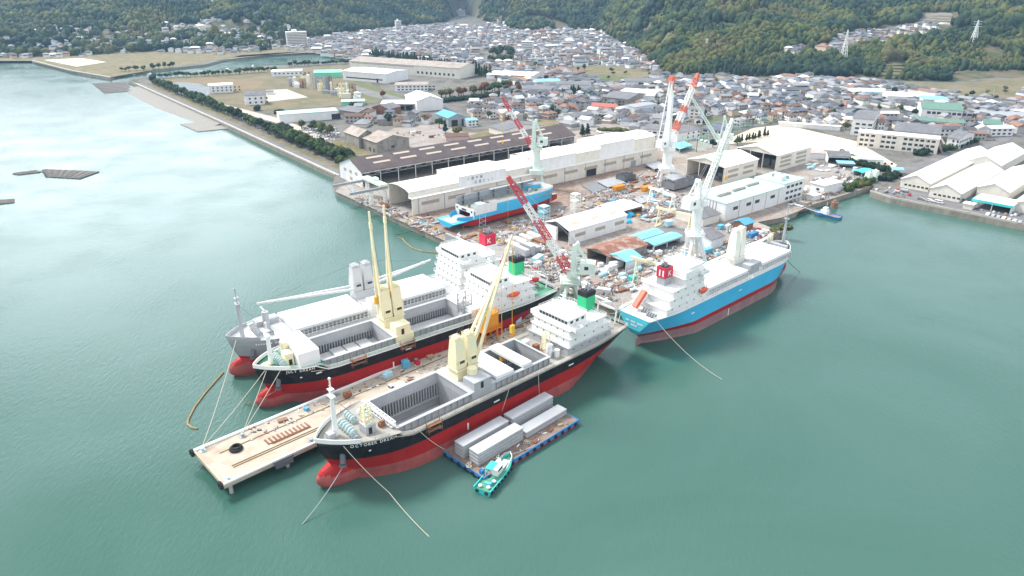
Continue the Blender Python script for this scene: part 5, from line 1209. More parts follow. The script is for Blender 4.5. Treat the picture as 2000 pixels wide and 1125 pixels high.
# pylons on the hills and poles
def pylon(label,px,py,h,w):
    p=ground_hit(px,py); mb=MB(); mb.lattice((0,0,-1),(0,0,h*.72),w,w*.3,7,.5); mb.lattice((0,0,h*.72),(0,0,h),w*.3,w*.08,3,.4)
    for k in (.72,.83,.93): mb.beam((-w*.75,0,h*k),(w*.75,0,h*k),.5)
    tag(mb.build('pylon','crane_white',None,p),label,'pylon','power pylons on the hills')
pylon('tall lattice power pylon in the wooded valley mouth',1645,125,44,9)
pylon('lattice power pylon on the wooded slope at the upper right',1900,87,32,8)
pylon('thin power pylon above the left hillside clearing',416,15,26,6)
pylon('slim mast above the bamboo covered knoll',1378,106,20,3)
# ================================================================ pier
PA=at(378,879,4); PB=at(437,949,4); dl=(PB-PA); PW=dl.length; pang=math.atan2(dl.y,dl.x)+math.pi/2    # +x runs along the pier to the quay
pier=thing('pier','long pale concrete pier with rusty crane rails between the black ships','pier',(PB.x,PB.y,4),R(43.4)); PL=142
# local: x along the pier, y from the ship side (0) to the far side (PW)
mb=MB(); mb.box(0,PL,0,PW,-1.0,0); mb.build('deck','pier_deck',pier)
mb=MB(); mb.box(.2,PL-6,.1,.7,.003,.45); mb.build('kerb','ship_white',pier); mb=MB(); mb.box(.2,PL-6,PW-1.1,PW-.2,.003,.5); mb.build('kerb','ship_white',pier)
mb=MB(); mb.box(-.1,.5,1,PW-1.5,.003,.35); mb.build('end_kerb','pier_deck',pier)
for y in (5.6,6.5,14.2): mb=MB(); mb.box(5,PL,y-.13,y+.13,.004,.16); mb.build('crane_rail','rail_rust',pier)
for k in range(9):
    for y in (1.2,PW/2,PW-1.2):
        mb=MB(); x=2+k*16; mb.cyl((x,y,-8),(x,y,-1),.55,8); mb.build('pile','concrete',pier)
for k in range(4):
    x=14+k*17; mb=MB(); mb.box(x,x+5,-.9,-.02,-1.8,-.3); mb.box(x-.4,x+5.4,-.5,-.02,-.3,.3); mb.build('fender_bracket','dark_steel',pier)
for p in ((-.5,1.0),(-.5,PW-.7)): mb=MB(); mb.ring((p[0],p[1],-.2),.85,.42,14,6,axis='x'); mb.build('tyre_fender','rubber',pier)
pm=pier.matrix_basis
def onpier(x,y,z=0): 
    a=R(43.4); return Vector((PB.x+x*math.cos(a)-y*math.sin(a),PB.y+x*math.sin(a)+y*math.cos(a),4+z))
def put(mb,name,m,x,y,label,cat,rot=0,group=None,ordinal=None,z=0.02):
    o=mb.build(name,m,None,onpier(x,y,z),R(43.4)+rot); return tag(o,label,cat,group,ordinal)
for x,y in ((2,1.6),(2,PW-2),(13,PW-3.2),(26,1.8),(44,1.8),(44,PW-2.4),(62,1.8),(75,PW-2)):
    mb=MB(); mb.cyl((0,0,0),(0,0,.7),.35,10); mb.cyl((0,0,.7),(0,0,1.0),.62,10); mb.box(-.9,.9,-.9,.9,-.0,.12); put(mb,'bollard','teal_paint' if x<3 else 'steel_grey',x,y,'stubby mooring bollard on the pier edge','bollard',0,'bollards along the pier',True)
mb=MB(); mb.ring((0,0,.35),1.5,.42,20,6); mb.ring((.2,.1,.8),1.2,.3,20,6); put(mb,'rope_coil','rubber',9,12.8,'black coiled hose lying on the bare end of the pier','coil')
mb=MB()
for i in range(11): mb.box(i*1.25,i*1.25+.45,-1.2,1.2,0,.25)
mb.box(0,13,-1.6,-1.3,0,.2); mb.box(1,13,-2.1,-1.9,0,.2); put(mb,'steel_grating','rust_steel',16.5,10.2,'rusty steel grating laid flat on the pier between the rails','grating')
rr=random.Random(8)
items=[('generator','rust_steel',46,15,2.4,1.6,1.6,'brown generator set with its frame on the pier near the ship bow'),('blue_drum_pallet','blue_box',33,17.2,1.3,1.2,.9,'small bright blue machine near the far edge of the bare pier'),
 ('steel_scrap','rust_steel',25,16.8,2.8,1.6,.6,'rusty chain and scrap heap by the bollard on the bare pier'),('pump_unit','sky_box',62,16.6,3.0,1.6,1.7,'pale blue pump row on the far side of the pier'),('welder_box','blue_box',70,17.6,2.4,2.2,2.6,'bright blue tall cabinet pair on the pier by the red bin'),
 ('waste_bin','red_box',74,16.6,1.8,1.4,1.2,'red waste bin beside the tall blue cabinets on the pier'),('waste_bin','red_box',85,10.6,1.7,1.5,1.3,'red bin standing alone between the pier rails'),('waste_bin','red_box',90,17.4,1.4,1.6,1.3,'red bin at the foot of the gangway on the pier'),
 ('cabinet','turquoise',96,15.6,1.8,1.4,2.6,'turquoise tall cabinet beside the orange crane on the pier'),('cabinet','sky_box',99,17,2.6,2,2,'pale blue cabin beside the orange crane on the pier'),('cabinet','sky_box',121,17,2.8,2.4,2.4,'pale blue cabin on the pier behind the crane jibs'),
 ('waste_bin','red_box',109,14,1.6,1.3,1.0,'red box on the pier behind the cream crane houses'),('pallet_stack','wood',80,17.2,2.4,1.8,.9,'wooden pallet stack on the far side of the pier'),('pallet_stack','yellow_paint',112,9.8,3.2,1.2,.3,'yellow plank stack on the pier beside the hold'),
 ('pipe_bundle','rust_steel',118,13,4,1.3,.6,'rusty pipe bundle on the pier near the white van'),('storage_cage','steel_grey',126,17.6,6,1.6,1.8,'grey railing cage at the far edge of the pier'),('steel_scrap','rust_steel',66,9.6,1.8,1.2,.6,'small rusty frame between the rails of the pier'),('steel_scrap','steel_grey',104,17.2,2.2,1.6,1.2,'grey machine parts on the pier by the orange crane'),('pallet_stack','wood',133,16,3,2,1.0,'wooden frame stack near the quay end of the pier')]
for nm,m,x,y,l,w,h,lab in items:
    mb=MB(); mb.box(-l/2,l/2,-w/2,w/2,.12,h); mb.box(-l/2+.1,-l/2+.35,-w/2,w/2,0,.12); mb.box(l/2-.35,l/2-.1,-w/2,w/2,0,.12)
    if h>1: mb.box(-l*.3,l*.1,-w*.3,w*.3,h,h+.35); mb.beam((l*.3,0,h),(l*.3,0,h+.8),.15)
    put(mb,nm,m,x,y,lab,nm.replace('_',' '),rr.uniform(-.3,.3))
# orange machine standing on the pier behind the crane
oc=thing('pier_crane','orange machinery tower with railings on the pier behind the cream crane','crane',onpier(103,13.4),R(43.4))
mb=MB(); mb.box(-3,3.4,-2.2,2.2,5,11); mb.build('cabin','orange_paint',oc)
for sx in (-2.6,3.0):
    for sy in (-1.8,1.8): mb=MB(); mb.beam((sx,sy,0),(sx,sy,5),.5); mb.build('leg','orange_paint',oc)
mb=MB(); rails(mb,[(-4,-2.6,5),(-4,2.6,5),(4,2.6,5),(4,-2.6,5),(-4,-2.6,5)],1.1,1.4,.14); mb.box(-4.2,4.2,-2.8,2.8,4.8,5); mb.build('gallery','orange_paint',oc)
mb=MB(); rails(mb,[(-3,-2.2,11),(-3,2.2,11),(3.4,2.2,11),(3.4,-2.2,11),(-3,-2.2,11)],1.1,1.4,.14); mb.build('railing','orange_paint',oc)
# gangway tower and stair from the pier up to the second ship
g0=onpier(86,18.5,0); gt=thing('gangway','grey gangway with a scaffold head leading from the pier up to the green decked ship','gangway',g0,R(40))
mb=MB(); mb.beam((0,0,.4),(14,6.5,8.2),1.3,.25); mb.beam((0,-.6,1.4),(14,5.9,9.2),.14); mb.beam((0,.6,1.4),(14,7.1,9.2),.14); mb.build('stair','steel_grey',gt)
mb=MB(); mb.lattice((15.5,7,7.6),(15.5,7,15),3.6,3.6,3,.3); mb.box(13.7,17.3,5.2,8.8,11,11.2); mb.build('scaffold_head','steel_grey',gt)
# ================================================================ vehicles
def car_mesh(kind):
    """body with wheel arches, glazed cabin, four wheels; x forward"""
    b=MB();g=MB()
    if kind=='van':
        b.extr([(-.85,.35),(.85,.35),(.85,1.15),(.78,1.95),(-.78,1.95),(-.85,1.15)],-2.1,1.7,'x'); b.extr([(-.85,.35),(.85,.35),(.85,1.1),(-.85,1.1)],1.7,2.25,'x')
        g.box(1.70,1.76,-.72,.72,1.15,1.8); g.box(-1.8,1.5,-.86,-.82,1.2,1.75); g.box(-1.8,1.5,.82,.86,1.2,1.75)
    elif kind=='truck':
        b.box(-2.6,1.2,-.95,.95,.75,.95); b.box(-2.6,1.2,-.98,-.9,.95,1.35); b.box(-2.6,1.2,.9,.98,.95,1.35); b.box(-2.6,-2.5,-.9,.9,.95,1.35); b.extr([(-.92,.4),(.92,.4),(.92,1.3),(.8,2.2),(-.8,2.2),(-.92,1.3)],1.3,2.7,'x')
        g.box(2.70,2.76,-.72,.72,1.35,2.05); g.box(1.7,2.5,-.90,-.85,1.4,2.0); g.box(1.7,2.5,.85,.90,1.4,2.0)
    else:
        b.extr([(-2.1,.35),(2.1,.35),(2.15,.75),(1.2,.92),(.55,1.42),(-1.2,1.45),(-2.0,.95),(-2.15,.7)],-.82,.82,'y')
        g.extr([(1.08,.93),(.52,1.38),(-1.15,1.40),(-1.85,.95)],-.84,.84,'y')
    return b,g
def wheel_mesh():
    w=MB(); w.cyl((0,-.1,0),(0,.1,0),.33,10); return w
VEH={}
def vehicle(kind,p,rot,col,label,group,cat='car'):
    k=(kind,)
    if k not in VEH:
        b,g=car_mesh(kind); bo=b.build('body','car_white'); go=g.build('window_glass','window_glass'); wo=wheel_mesh().build('wheel','rubber'); VEH[k]=[bo.data,go.data,wo.data]
        for o in (bo,go,wo): bpy.data.objects.remove(o)
    nm={'car':'parked_car','van':'parked_van','truck':'flatbed_truck'}[kind]
    t=thing(nm,label,cat,p,rot,group,True)
    for n,me in zip(('body','window_glass'),VEH[k][:2]):
        o=bpy.data.objects.new(n,me); COL.objects.link(o); o.parent=t
        if n=='body': setmat(o,0,col)
    xs=(-1.55,1.75) if kind=='truck' else (-1.3,1.35)
    for x in xs:
        for y in (-.78,.78):
            o=bpy.data.objects.new('wheel',VEH[k][2]); COL.objects.link(o); o.parent=t; o.location=(x,y,.33)
    return t
cn={'car_white':'white','car_dark':'black','car_grey':'grey','car_red':'red','blue_box':'blue'}
def cars(px0,px1,n,rot,group,where,kinds=('car',),cols=('car_white','car_white','car_dark','car_grey'),seed=0,z=3.08):
    r=random.Random(seed); A=at(*px0,z);B=at(*px1,z)
    for i in range(n):
        c=r.choice(cols); k=r.choice(kinds); p=A.lerp(B,(i+.5)/n); vehicle(k,p,rot+r.uniform(-.04,.04),c,f'{cn[c]} {k} parked {where}',group,k)
cars((1925,419),(1998,437),7,R(40),'cars parked before the factory','in the row before the turquoise loading canopy',seed=3)
cars((1790,388),(1842,399),3,R(-47),'cars before the factory wall','along the factory wall by the sea wall',kinds=('van','car'),cols=('car_white','car_grey'),seed=5)
cars((1165,258),(1195,267),6,R(70),'cars by the hedge','beside the town hedge behind the building hall',seed=6)
cars((1232,272),(1290,284),9,R(50),'cars in the dock car park','in the dock office car park',seed=7)
cars((1360,272),(1400,284),5,R(40),'cars in the far car park','beside the green net fence',seed=8)
cars((1640,292),(1680,312),4,R(-20),'cars by the school','on the sand beside the school block',seed=9)
vehicle('truck',onpier(60,8.6,.03),R(43.4+180),'car_white','small white flatbed truck standing on the pier behind the foremast','trucks on the pier','truck')
vehicle('van',onpier(129,11.6,.03),R(43.4),'car_white','white van on the pier near the superstructure','vans on the pier','van')
for i,(x,y,k,c,w) in enumerate(((1195,397,'truck','blue_box','by the scaffold tower'),(1273,414,'car','car_white','among the plate stacks'),(1300,438,'car','car_grey','on the yard road by the cream gantry'),(1282,398,'van','car_white','beside the orange bins'),(1440,470,'truck','car_red','at the waterfront corner'),(1545,398,'car','car_dark','beside the round fronted office'),(1572,372,'car','car_white','on the inlet yard'),(1600,352,'car','car_white','in the scrap rows of the inlet yard'),(1020,520,'truck','car_white','on the quay by the blue cabin'),(1500,352,'truck','car_grey','behind the mint roofed hall'))):
    vehicle(k,at(x,y,3.06),R(38+i*37),c,f'{cn[c]} {k} {w}','work vehicles in the yard',k)
# ================================================================ barge, boats, rafts, ropes
BA,ba,BL=line((945,944),(1131,829),0,44.6); BWD=17.5
bg=thing('barge','flat blue barge carrying silver hatch panels beside the nearest ship','barge',(BA.x,BA.y,0),ba)
mb=MB(); mb.extr([(0,1.5),(BL,1.5),(BL,.7),(BL-1.6,-.6),(1.6,-.6),(0,.7)],0,BWD,'y'); mb.build('hull','barge_blue',bg)
mb=MB(); mb.box(1.2,BL-1.2,-.06,-.01,-.3,.35); mb.build('boot_stripe','hull_red',bg)
mb=MB(); mb.box(.25,BL-.25,.25,BWD-.25,1.5,1.56); mb.build('deck','barge_deck',bg)
mb=MB()
for y0,y1 in ((0,.25),(BWD-.25,BWD)): mb.box(0,BL,y0,y1,1.5,1.72)
for x0,x1 in ((0,.25),(BL-.25,BL)): mb.box(x0,x1,.25,BWD-.25,1.5,1.72)
mb.build('deck_edge','barge_blue',bg)
for i in range(13): mb=MB(); mb.ring((1.8+i*(BL-3.6)/12,-.22,.95),.42,.18,12,5,axis='y'); mb.build('tyre_fender','rubber',bg)
for i in range(6): mb=MB(); mb.ring((-.2,1.5+i*(BWD-3)/5,.9),.42,.18,12,5,axis='x'); mb.build('tyre_fender','rubber',bg)
bx,by=Vector((math.cos(ba),math.sin(ba),0)),Vector((-math.sin(ba),math.cos(ba),0))
def onbarge(x,y,z=1.57): return Vector((BA.x,BA.y,z))+bx*x+by*y
SL=17.6
for (x,y,n,lab) in ((1.6,10.0,4,'silver hatch panels stacked four high at the ship side end of the barge'),(2.2,4.6,4,'silver hatch panels stacked four high nearest the turquoise boat'),(20.6,9.9,4,'silver hatch panels stacked four high at the far ship side of the barge'),(20.8,4.4,2,'low silver stack of two hatch panels on the outer side of the barge')):
    t=thing('panel_stack',lab,'panel stack',onbarge(x,y),ba,'stacks of hatch panels on the barge'); h=.98
    for k in range(n):
        mb=MB(); z=.16+k*(h+.10); mb.box(0,SL,0,3.7,z+h*.55,z+h); mb.box(.1,SL-.1,.12,3.58,z,z+h*.55)
        for j in range(9): mb.box(.3+j*2.1,.5+j*2.1,.02,3.68,z+.05,z+h*.55)
        mb.box(-.05,0,.2,3.5,z+h*.6,z+h*.85); mb.build('hatch_panel','panel_silver',t)
    mb=MB()
    for j in (2,8,14): mb.box(j,j+.4,-.1,3.8,0,.15)
    mb.build('timber','wood',t)
rr=random.Random(21)
for i,(x,y,m,l,w,h,lab) in enumerate(((1.2,2.2,'barge_blue',1.4,1.2,1.3,'blue drum box at the near corner of the barge'),(.8,6.6,'rope',1.8,2.4,.8,'tangled rope heap on the short end of the barge'),(22,1.8,'rust_steel',2.6,1.2,.5,'rusty scrap by the barge edge near the low stack'),(33,2.2,'wood',2.0,1.0,.5,'timber pieces at the far outer corner of the barge'),(19.4,3,'rope',1.6,1.6,.6,'coiled rope between the panel stacks'),(38,9,'boom_yellow',1.0,5,.7,'yellow rope pile along the far end of the barge'),(29,2.4,'rust_steel',2.2,.8,.5,'orange rusty bars on the outer deck of the barge'))):
    mb=MB()
    if m=='rope' or m=='boom_yellow':
        for k in range(5): mb.ring((rr.uniform(-l*.3,l*.3),rr.uniform(-w*.3,w*.3),.12+.14*k),.35+.2*rr.random(),.13,10,5)
    else:
        for k in range(3): a=rr.uniform(-.3,.3); mb.box(-l/2+k*.15,l/2-k*.2,-w/2+k*w/3,-w/2+(k+.8)*w/3,0,h*(.6+.4*rr.random()))
    o=mb.build('deck_gear',m,None,onbarge(x,y,1.57),ba+rr.uniform(-.3,.3)); tag(o,lab,'deck gear')
def boat_hull(mb,L,B,h,mi=0,mdeck=1,sheer=.5):
    n=12; rows=[]
    for i in range(n+1):
        q=i/n; w=B/2*(1 if q<.55 else max(.02,1-((q-.55)/.45)**2.2)); z=h+sheer*max(0,(q-.4)/.6)**1.6; rows.append([(L*q*(.93 if 0 else 1)-(.0),-w,z),(L*q-.05*L*(q>.9),-w*.82,-.5),(L*q-.05*L*(q>.9),w*.82,-.5),(L*q,w,z)])
    for a,b in zip(rows[:-1],rows[1:]):
        for j in range(3): mb.add([a[j],b[j],b[j+1],a[j+1]],[(0,1,2,3)],mi)
        mb.add([(a[0][0],a[0][1]*.94,a[0][2]-.45),(b[0][0],b[0][1]*.94,b[0][2]-.45),(b[3][0],b[3][1]*.94,b[3][2]-.45),(a[3][0],a[3][1]*.94,a[3][2]-.45)],[(0,1,2,3)],mdeck)
        for s in (0,3): mb.beam(Vector(a[s])+Vector((0,0,.05)),Vector(b[s])+Vector((0,0,.05)),.22,.2,mi)
    mb.add(rows[0],[(0,1,2,3)],mi)
A=at(941,966,0); B=at(990,908,0); d=B-A; tb=thing('work_boat','turquoise work boat with white wheelhouse moored at the barge corner','boat',(A.x,A.y,0),math.atan2(d.y,d.x)); TL=d.length+2.5; TW=5.0
mb=MB(); boat_hull(mb,TL,TW,1.6,0,1,.9); mb.build('hull',['turquoise','deck_green'],tb)
mb=MB(); mb.box(TL*.42,TL*.60,-1.0,1.0,1.2,3.6); mb.box(TL*.38,TL*.62,-1.2,1.2,3.6,3.75); w=mb.build('wheelhouse','ship_white',tb)
mb=MB(); mb.box(TL*.60,TL*.605,-.85,.85,2.5,3.3); mb.build('window','window_glass',w)
for s in (-1,1): mb=MB(); mb.box(TL*.44,TL*.58,*sorted((s*1.0,s*1.03)),2.5,3.3); mb.build('window','window_glass',w)
mb=MB(); mb.box(TL*.34,TL*.56,.2,2.2,3.8,3.95); mb.build('awning','turquoise',tb)
for x in (.35,.55):
    mb=MB(); mb.beam((TL*x,2.1,1.3),(TL*x,2.1,3.8),.12); mb.build('awning_post','ship_white',tb)
mb=MB(); mb.box(TL*.62,TL*.84,-.9,.9,1.3,1.9); mb.build('forward_hatch','ship_white',tb)
mb=MB(); mb.cyl((TL*.57,0,3.7),(TL*.57,0,6.4),.1,6); mb.beam((TL*.57,-.8,5.4),(TL*.57,.8,5.4),.1); mb.box(TL*.57-.4,TL*.57+.4,-.6,.6,4.6,4.75); mb.build('mast','ship_white',tb)
mb=MB(); rails(mb,[(TL*.6,-2.0,1.7),(TL*.9,-1.2,2.2),(TL*.97,0,2.5),(TL*.9,1.2,2.2),(TL*.6,2.0,1.7)],.8,1,.08); mb.build('bow_rail','ship_white',tb)
mb=MB(); mb.cyl((TL*.2,-.9,1.2),(TL*.2,.9,1.2),.5,10); mb.box(TL*.16,TL*.24,-1.2,-.9,1.1,2); mb.build('winch','blue_box',tb)
for x,y in ((.08,1.2),(.10,-1.1),(.27,-1.2)): mb=MB(); mb.ball((TL*x,y,1.6),.55,.55,.4,10,6); mb.build('buoy','ship_white',tb)
for i in range(7):
    for s in (-1,1):
        mb=MB(); mb.ring((TL*(.06+.11*i),s*(TW/2+.08),.9),.34,.16,10,5,axis='y'); mb.build('tyre_fender','rubber',tb)
for y in (-1.4,1.4): mb=MB(); mb.ring((-.15,y,.9),.4,.18,10,5,axis='x'); mb.build('tyre_fender','rubber',tb)
# small boat at the inlet
A=at(1590,416,0); B=at(1640,429,0); d=A-B; sb=thing('survey_boat','dark blue and white boat at the end of the gangway in the inlet','boat',(B.x,B.y,0),math.atan2(d.y,d.x)); L_=d.length
mb=MB(); boat_hull(mb,L_,5.6,1.5,0,1,.7); mb.build('hull',['barge_blue','ship_grey'],sb)
mb=MB(); mb.box(L_*.48,L_*.72,-1.6,1.6,1.1,3.4); mb.box(L_*.52,L_*.66,-1.2,1.2,3.4,4.9); w=mb.build('wheelhouse','ship_white',sb)
mb=MB(); mb.box(L_*.66,L_*.664,-1,1,3.9,4.6); mb.build('window','window_glass',w)
mb=MB(); mb.box(L_*.08,L_*.42,-1.8,1.8,1.08,1.25); mb.build('aft_platform','barge_deck',sb)
mb=MB(); mb.cyl((L_*.56,0,4.9),(L_*.56,0,8),.1,6); mb.beam((L_*.56,-.7,7),(L_*.56,.7,7),.1); mb.build('mast','ship_white',sb)
G0=at(1568,404,3.2); G1=at(1601,416,2.2); mb=MB(); mb.beam(G0,G1,1.3,.3); 
for k in (-.6,.6): mb.beam(G0+Vector((k*.5,k,1)),G1+Vector((k*.5,k,1)),.1)
tag(mb.build('gangway','steel_grey'),'thin grey gangway from the inlet quay down to the blue boat','gangway')
p=at(1629,405,0); mb=MB(); mb.cyl((0,0,-2),(0,0,3.2),2.0,12); mb.cyl((0,0,3.2),(0,0,4.4),1.2,10,r2=.9); tag(mb.build('mooring_dolphin','rust_steel',None,p),'round concrete mooring dolphin standing in the inlet','mooring post')
# quay fender blocks below the big sheds
for i,(x,y) in enumerate(((736,395),(770,412),(838,451))):
    p=at(x,y,0); mb=MB(); mb.box(-3.2,3.2,-2.0,2.0,-1.5,2.9); mb.box(-3.2,3.2,-2.0,2.0,2.92,3.3)
    tag(mb.build('quay_buttress','quay_wall',None,p,R(-47)),'square concrete block projecting from the quay below the building hall','quay block','concrete blocks along the quay',True)
A,a,L=line((873,468),(925,491),3); mb=MB(); mb.box(0,L,-1.0,.2,-1,3.6); tag(mb.build('dock_gate','steel_grey',None,A,a),'long grey steel gate closing the foot of the slipway','dock gate')
# oyster rafts
def raft(label,px,nrow):
    P=[at(x,y,0) for x,y in px]; mb=MB(); n=nrow
    for i in range(n):
        a=P[0].lerp(P[3],(i+.5)/n); b=P[1].lerp(P[2],(i+.5)/n); w=(P[3]-P[0]).length/n*.36; u=(b-a).normalized(); v=Vector((-u.y,u.x,0))
        mb.beam(a+Vector((0,0,.22)),b+Vector((0,0,.22)),w*2,.35)
        for k in range(8): q=a.lerp(b,(k+.3)/8); mb.beam(q-v*w*1.0+Vector((0,0,.5)),q+v*w*1.0+Vector((0,0,.5)),.5,.25)
    for k in range(6): a=P[0].lerp(P[1],k/5); b=P[3].lerp(P[2],k/5); mb.beam(a+Vector((0,0,.48)),b+Vector((0,0,.48)),.35,.2)
    tag(mb.build('oyster_raft','raft'),label,'raft','oyster rafts on the bay')
raft('dark oyster raft moored beside the end of the long sea wall',((180,163),(247,160),(259,178),(205,183)),7)
raft('dark oyster raft drifting on the bright water at the left, larger part',((84,331),(194,336),(155,350),(93,346)),5)
raft('narrow dark oyster raft beside the larger drifting one',((22,339),(68,333),(84,337),(38,342)),2)
raft('small dark oyster raft cut off by the left edge of the photo',((-30,393),(26,390),(28,396),(-30,403)),2)
raft('tiny oyster raft off the tip of the breakwater',((174,150),(190,149),(192,151),(176,152)),2)
# small white craft on the river
for i,(x,y) in enumerate(((250,147),(257,146),(493,131),(448,137),(300,146))):
    p=at(x,y,0); mb=MB(); boat_hull(mb,9,2.8,1.0,0,0,.5); mb.box(3,5.5,-.9,.9,.9,2.4); tag(mb.build('fishing_boat','ship_white',None,p,R(20+40*i)),'small white fishing boat moored in the river mouth','boat','fishing boats in the river',True)
# ropes
def rope(name,label,pts,r,m='rope',sag=0,group=None,n=10):
    out=[]
    for a,b in zip(pts[:-1],pts[1:]):
        a=Vector(a);b=Vector(b)
        for i in range(n):
            k=i/n; q=a.lerp(b,k); q.z-=sag*4*k*(1-k); out.append(q)
    out.append(Vector(pts[-1])); mb=MB(); mb.tube(out,r,5,0); return tag(mb.build(name,m),label,'rope' if 'boom' not in name else 'boom',group)
E1=aty(450,668,at(443,664,14).y+2)
bow3=S3.matrix_basis@Vector((115,3,13.5)); bow2=S2.matrix_basis@Vector((113.5,3,13.6)); bow1=S1.matrix_basis@Vector((111,6,13.5))
bol=[onpier(2,PW-2,1),onpier(13,PW-3.2,1)]
rope('mooring_line','mooring rope from the grey bow to the pier corner',[bow3,bol[0]],.10,sag=1,group='mooring ropes to the pier')
rope('mooring_line','mooring rope from the green decked bow to the far pier corner',[bow2,bol[0]],.10,sag=.5,group='mooring ropes to the pier')
rope('mooring_line','mooring rope from the green decked bow to the second bollard, outer strand',[bow2+Vector((.3,.5,0)),bol[1]],.10,sag=.3,group='mooring ropes to the pier')
rope('mooring_line','mooring rope from the green decked bow to the second bollard, inner strand',[S2.matrix_basis@Vector((110,6,13.5)),bol[1]],.10,sag=.3,group='mooring ropes to the pier')
rope('mooring_line','white rope from the green decked bow along its side to the pier',[S2.matrix_basis@Vector((102,10,12)),onpier(76,PW-1.5,1)],.10,sag=.2,group='mooring ropes to the pier')
rope('mooring_line','long rope from the nearest bow out into the foreground water',[bow1,at(760,962,3.5),at(838,1048,0)],.085,sag=.6,group='ropes running into the water')
rope('anchor_chain','pale anchor chain from the nearest bow down into the foreground water',[AN1,at(590,1024,0)],.12,m='steel_grey',sag=.8,group='anchor chains')
rope('anchor_chain','anchor chain hanging under the green decked bow beside the bulb',[AN2,at(478,790,0)],.14,m='rust_steel',sag=.5,group='anchor chains')
rope('mooring_line','rope from the blue stern out over the open water at the right',[S4.matrix_basis@Vector((3,-7,10)),at(1410,741,0)],.085,sag=2,group='ropes running into the water')
rope('anchor_chain','dark chain hanging from the blue bow into the water',[S4.matrix_basis@Vector((101,-4,6)),at(1562,531,0)],.13,m='dark_steel',sag=.3,group='anchor chains')
rope('mooring_line','rope from the nearest ship side down to the near corner of the barge',[S1.matrix_basis@Vector((91,10.9,11.5)),onbarge(.5,BWD-1,2)],.1,sag=.6,group='ropes to the barge')
rope('mooring_line','rope from the nearest ship side down to the far end of the barge',[S1.matrix_basis@Vector((46,10.9,11.5)),onbarge(BL-1,BWD-2,2)],.1,sag=.6,group='ropes to the barge')
rope('mooring_line','rope from the nearest ship side to the middle of the barge',[S1.matrix_basis@Vector((58,10.9,11.5)),onbarge(21,BWD-1,2)],.1,sag=.6,group='ropes to the barge')
rope('tow_line','rope from the turquoise boat bow to the outer barge edge',[tb.matrix_basis@Vector((TL*.95,0,2.4)),onbarge(20,.3,1.9)],.09,sag=.3,group='ropes to the barge')
rope('mooring_line','rope from the stern of the nearest ship to the quay corner',[S1.matrix_basis@Vector((1,5,11.5)),at(1216,590,4)],.12,sag=.8,group='ropes to the quay')
rope('mooring_line','rope from the blue stern to the quay corner',[S4.matrix_basis@Vector((2,6,9.5)),at(1180,612,2)],.12,sag=.8,group='ropes to the quay')
rope('mooring_line','rope from the green decked stern to the quay',[S2.matrix_basis@Vector((1,5,11.5)),at(1062,604,3.5)],.12,sag=.6,group='ropes to the quay')
rope('pier_hose','pale hose hanging in loops under the ship side of the pier',[onpier(34,-.3,-.6),onpier(44,-2,-3.4),onpier(52,-.3,-.6)],.10,sag=1.5)
bp=[(436,727),(420,745),(400,768),(380,795),(368,818),(366,828),(374,835),(386,837)]
rope('floating_boom','orange floating boom curling from the grey bow toward the pier end',[at(x,y,.2) for x,y in bp],.32,'boom_yellow',n=3)
bp=[(777,464),(786,466),(792,474),(805,484),(825,491),(858,494)]
rope('floating_boom','yellow floating boom curving beside the quay behind the ships',[at(x,y,.2) for x,y in bp],.28,'boom_yellow',n=3)
rope('floating_boom','thin rope boom at the foot of the quay block',[at(x,y,.2) for x,y in ((772,458),(795,453),(815,449),(838,450))],.16,'boom_yellow',n=3)
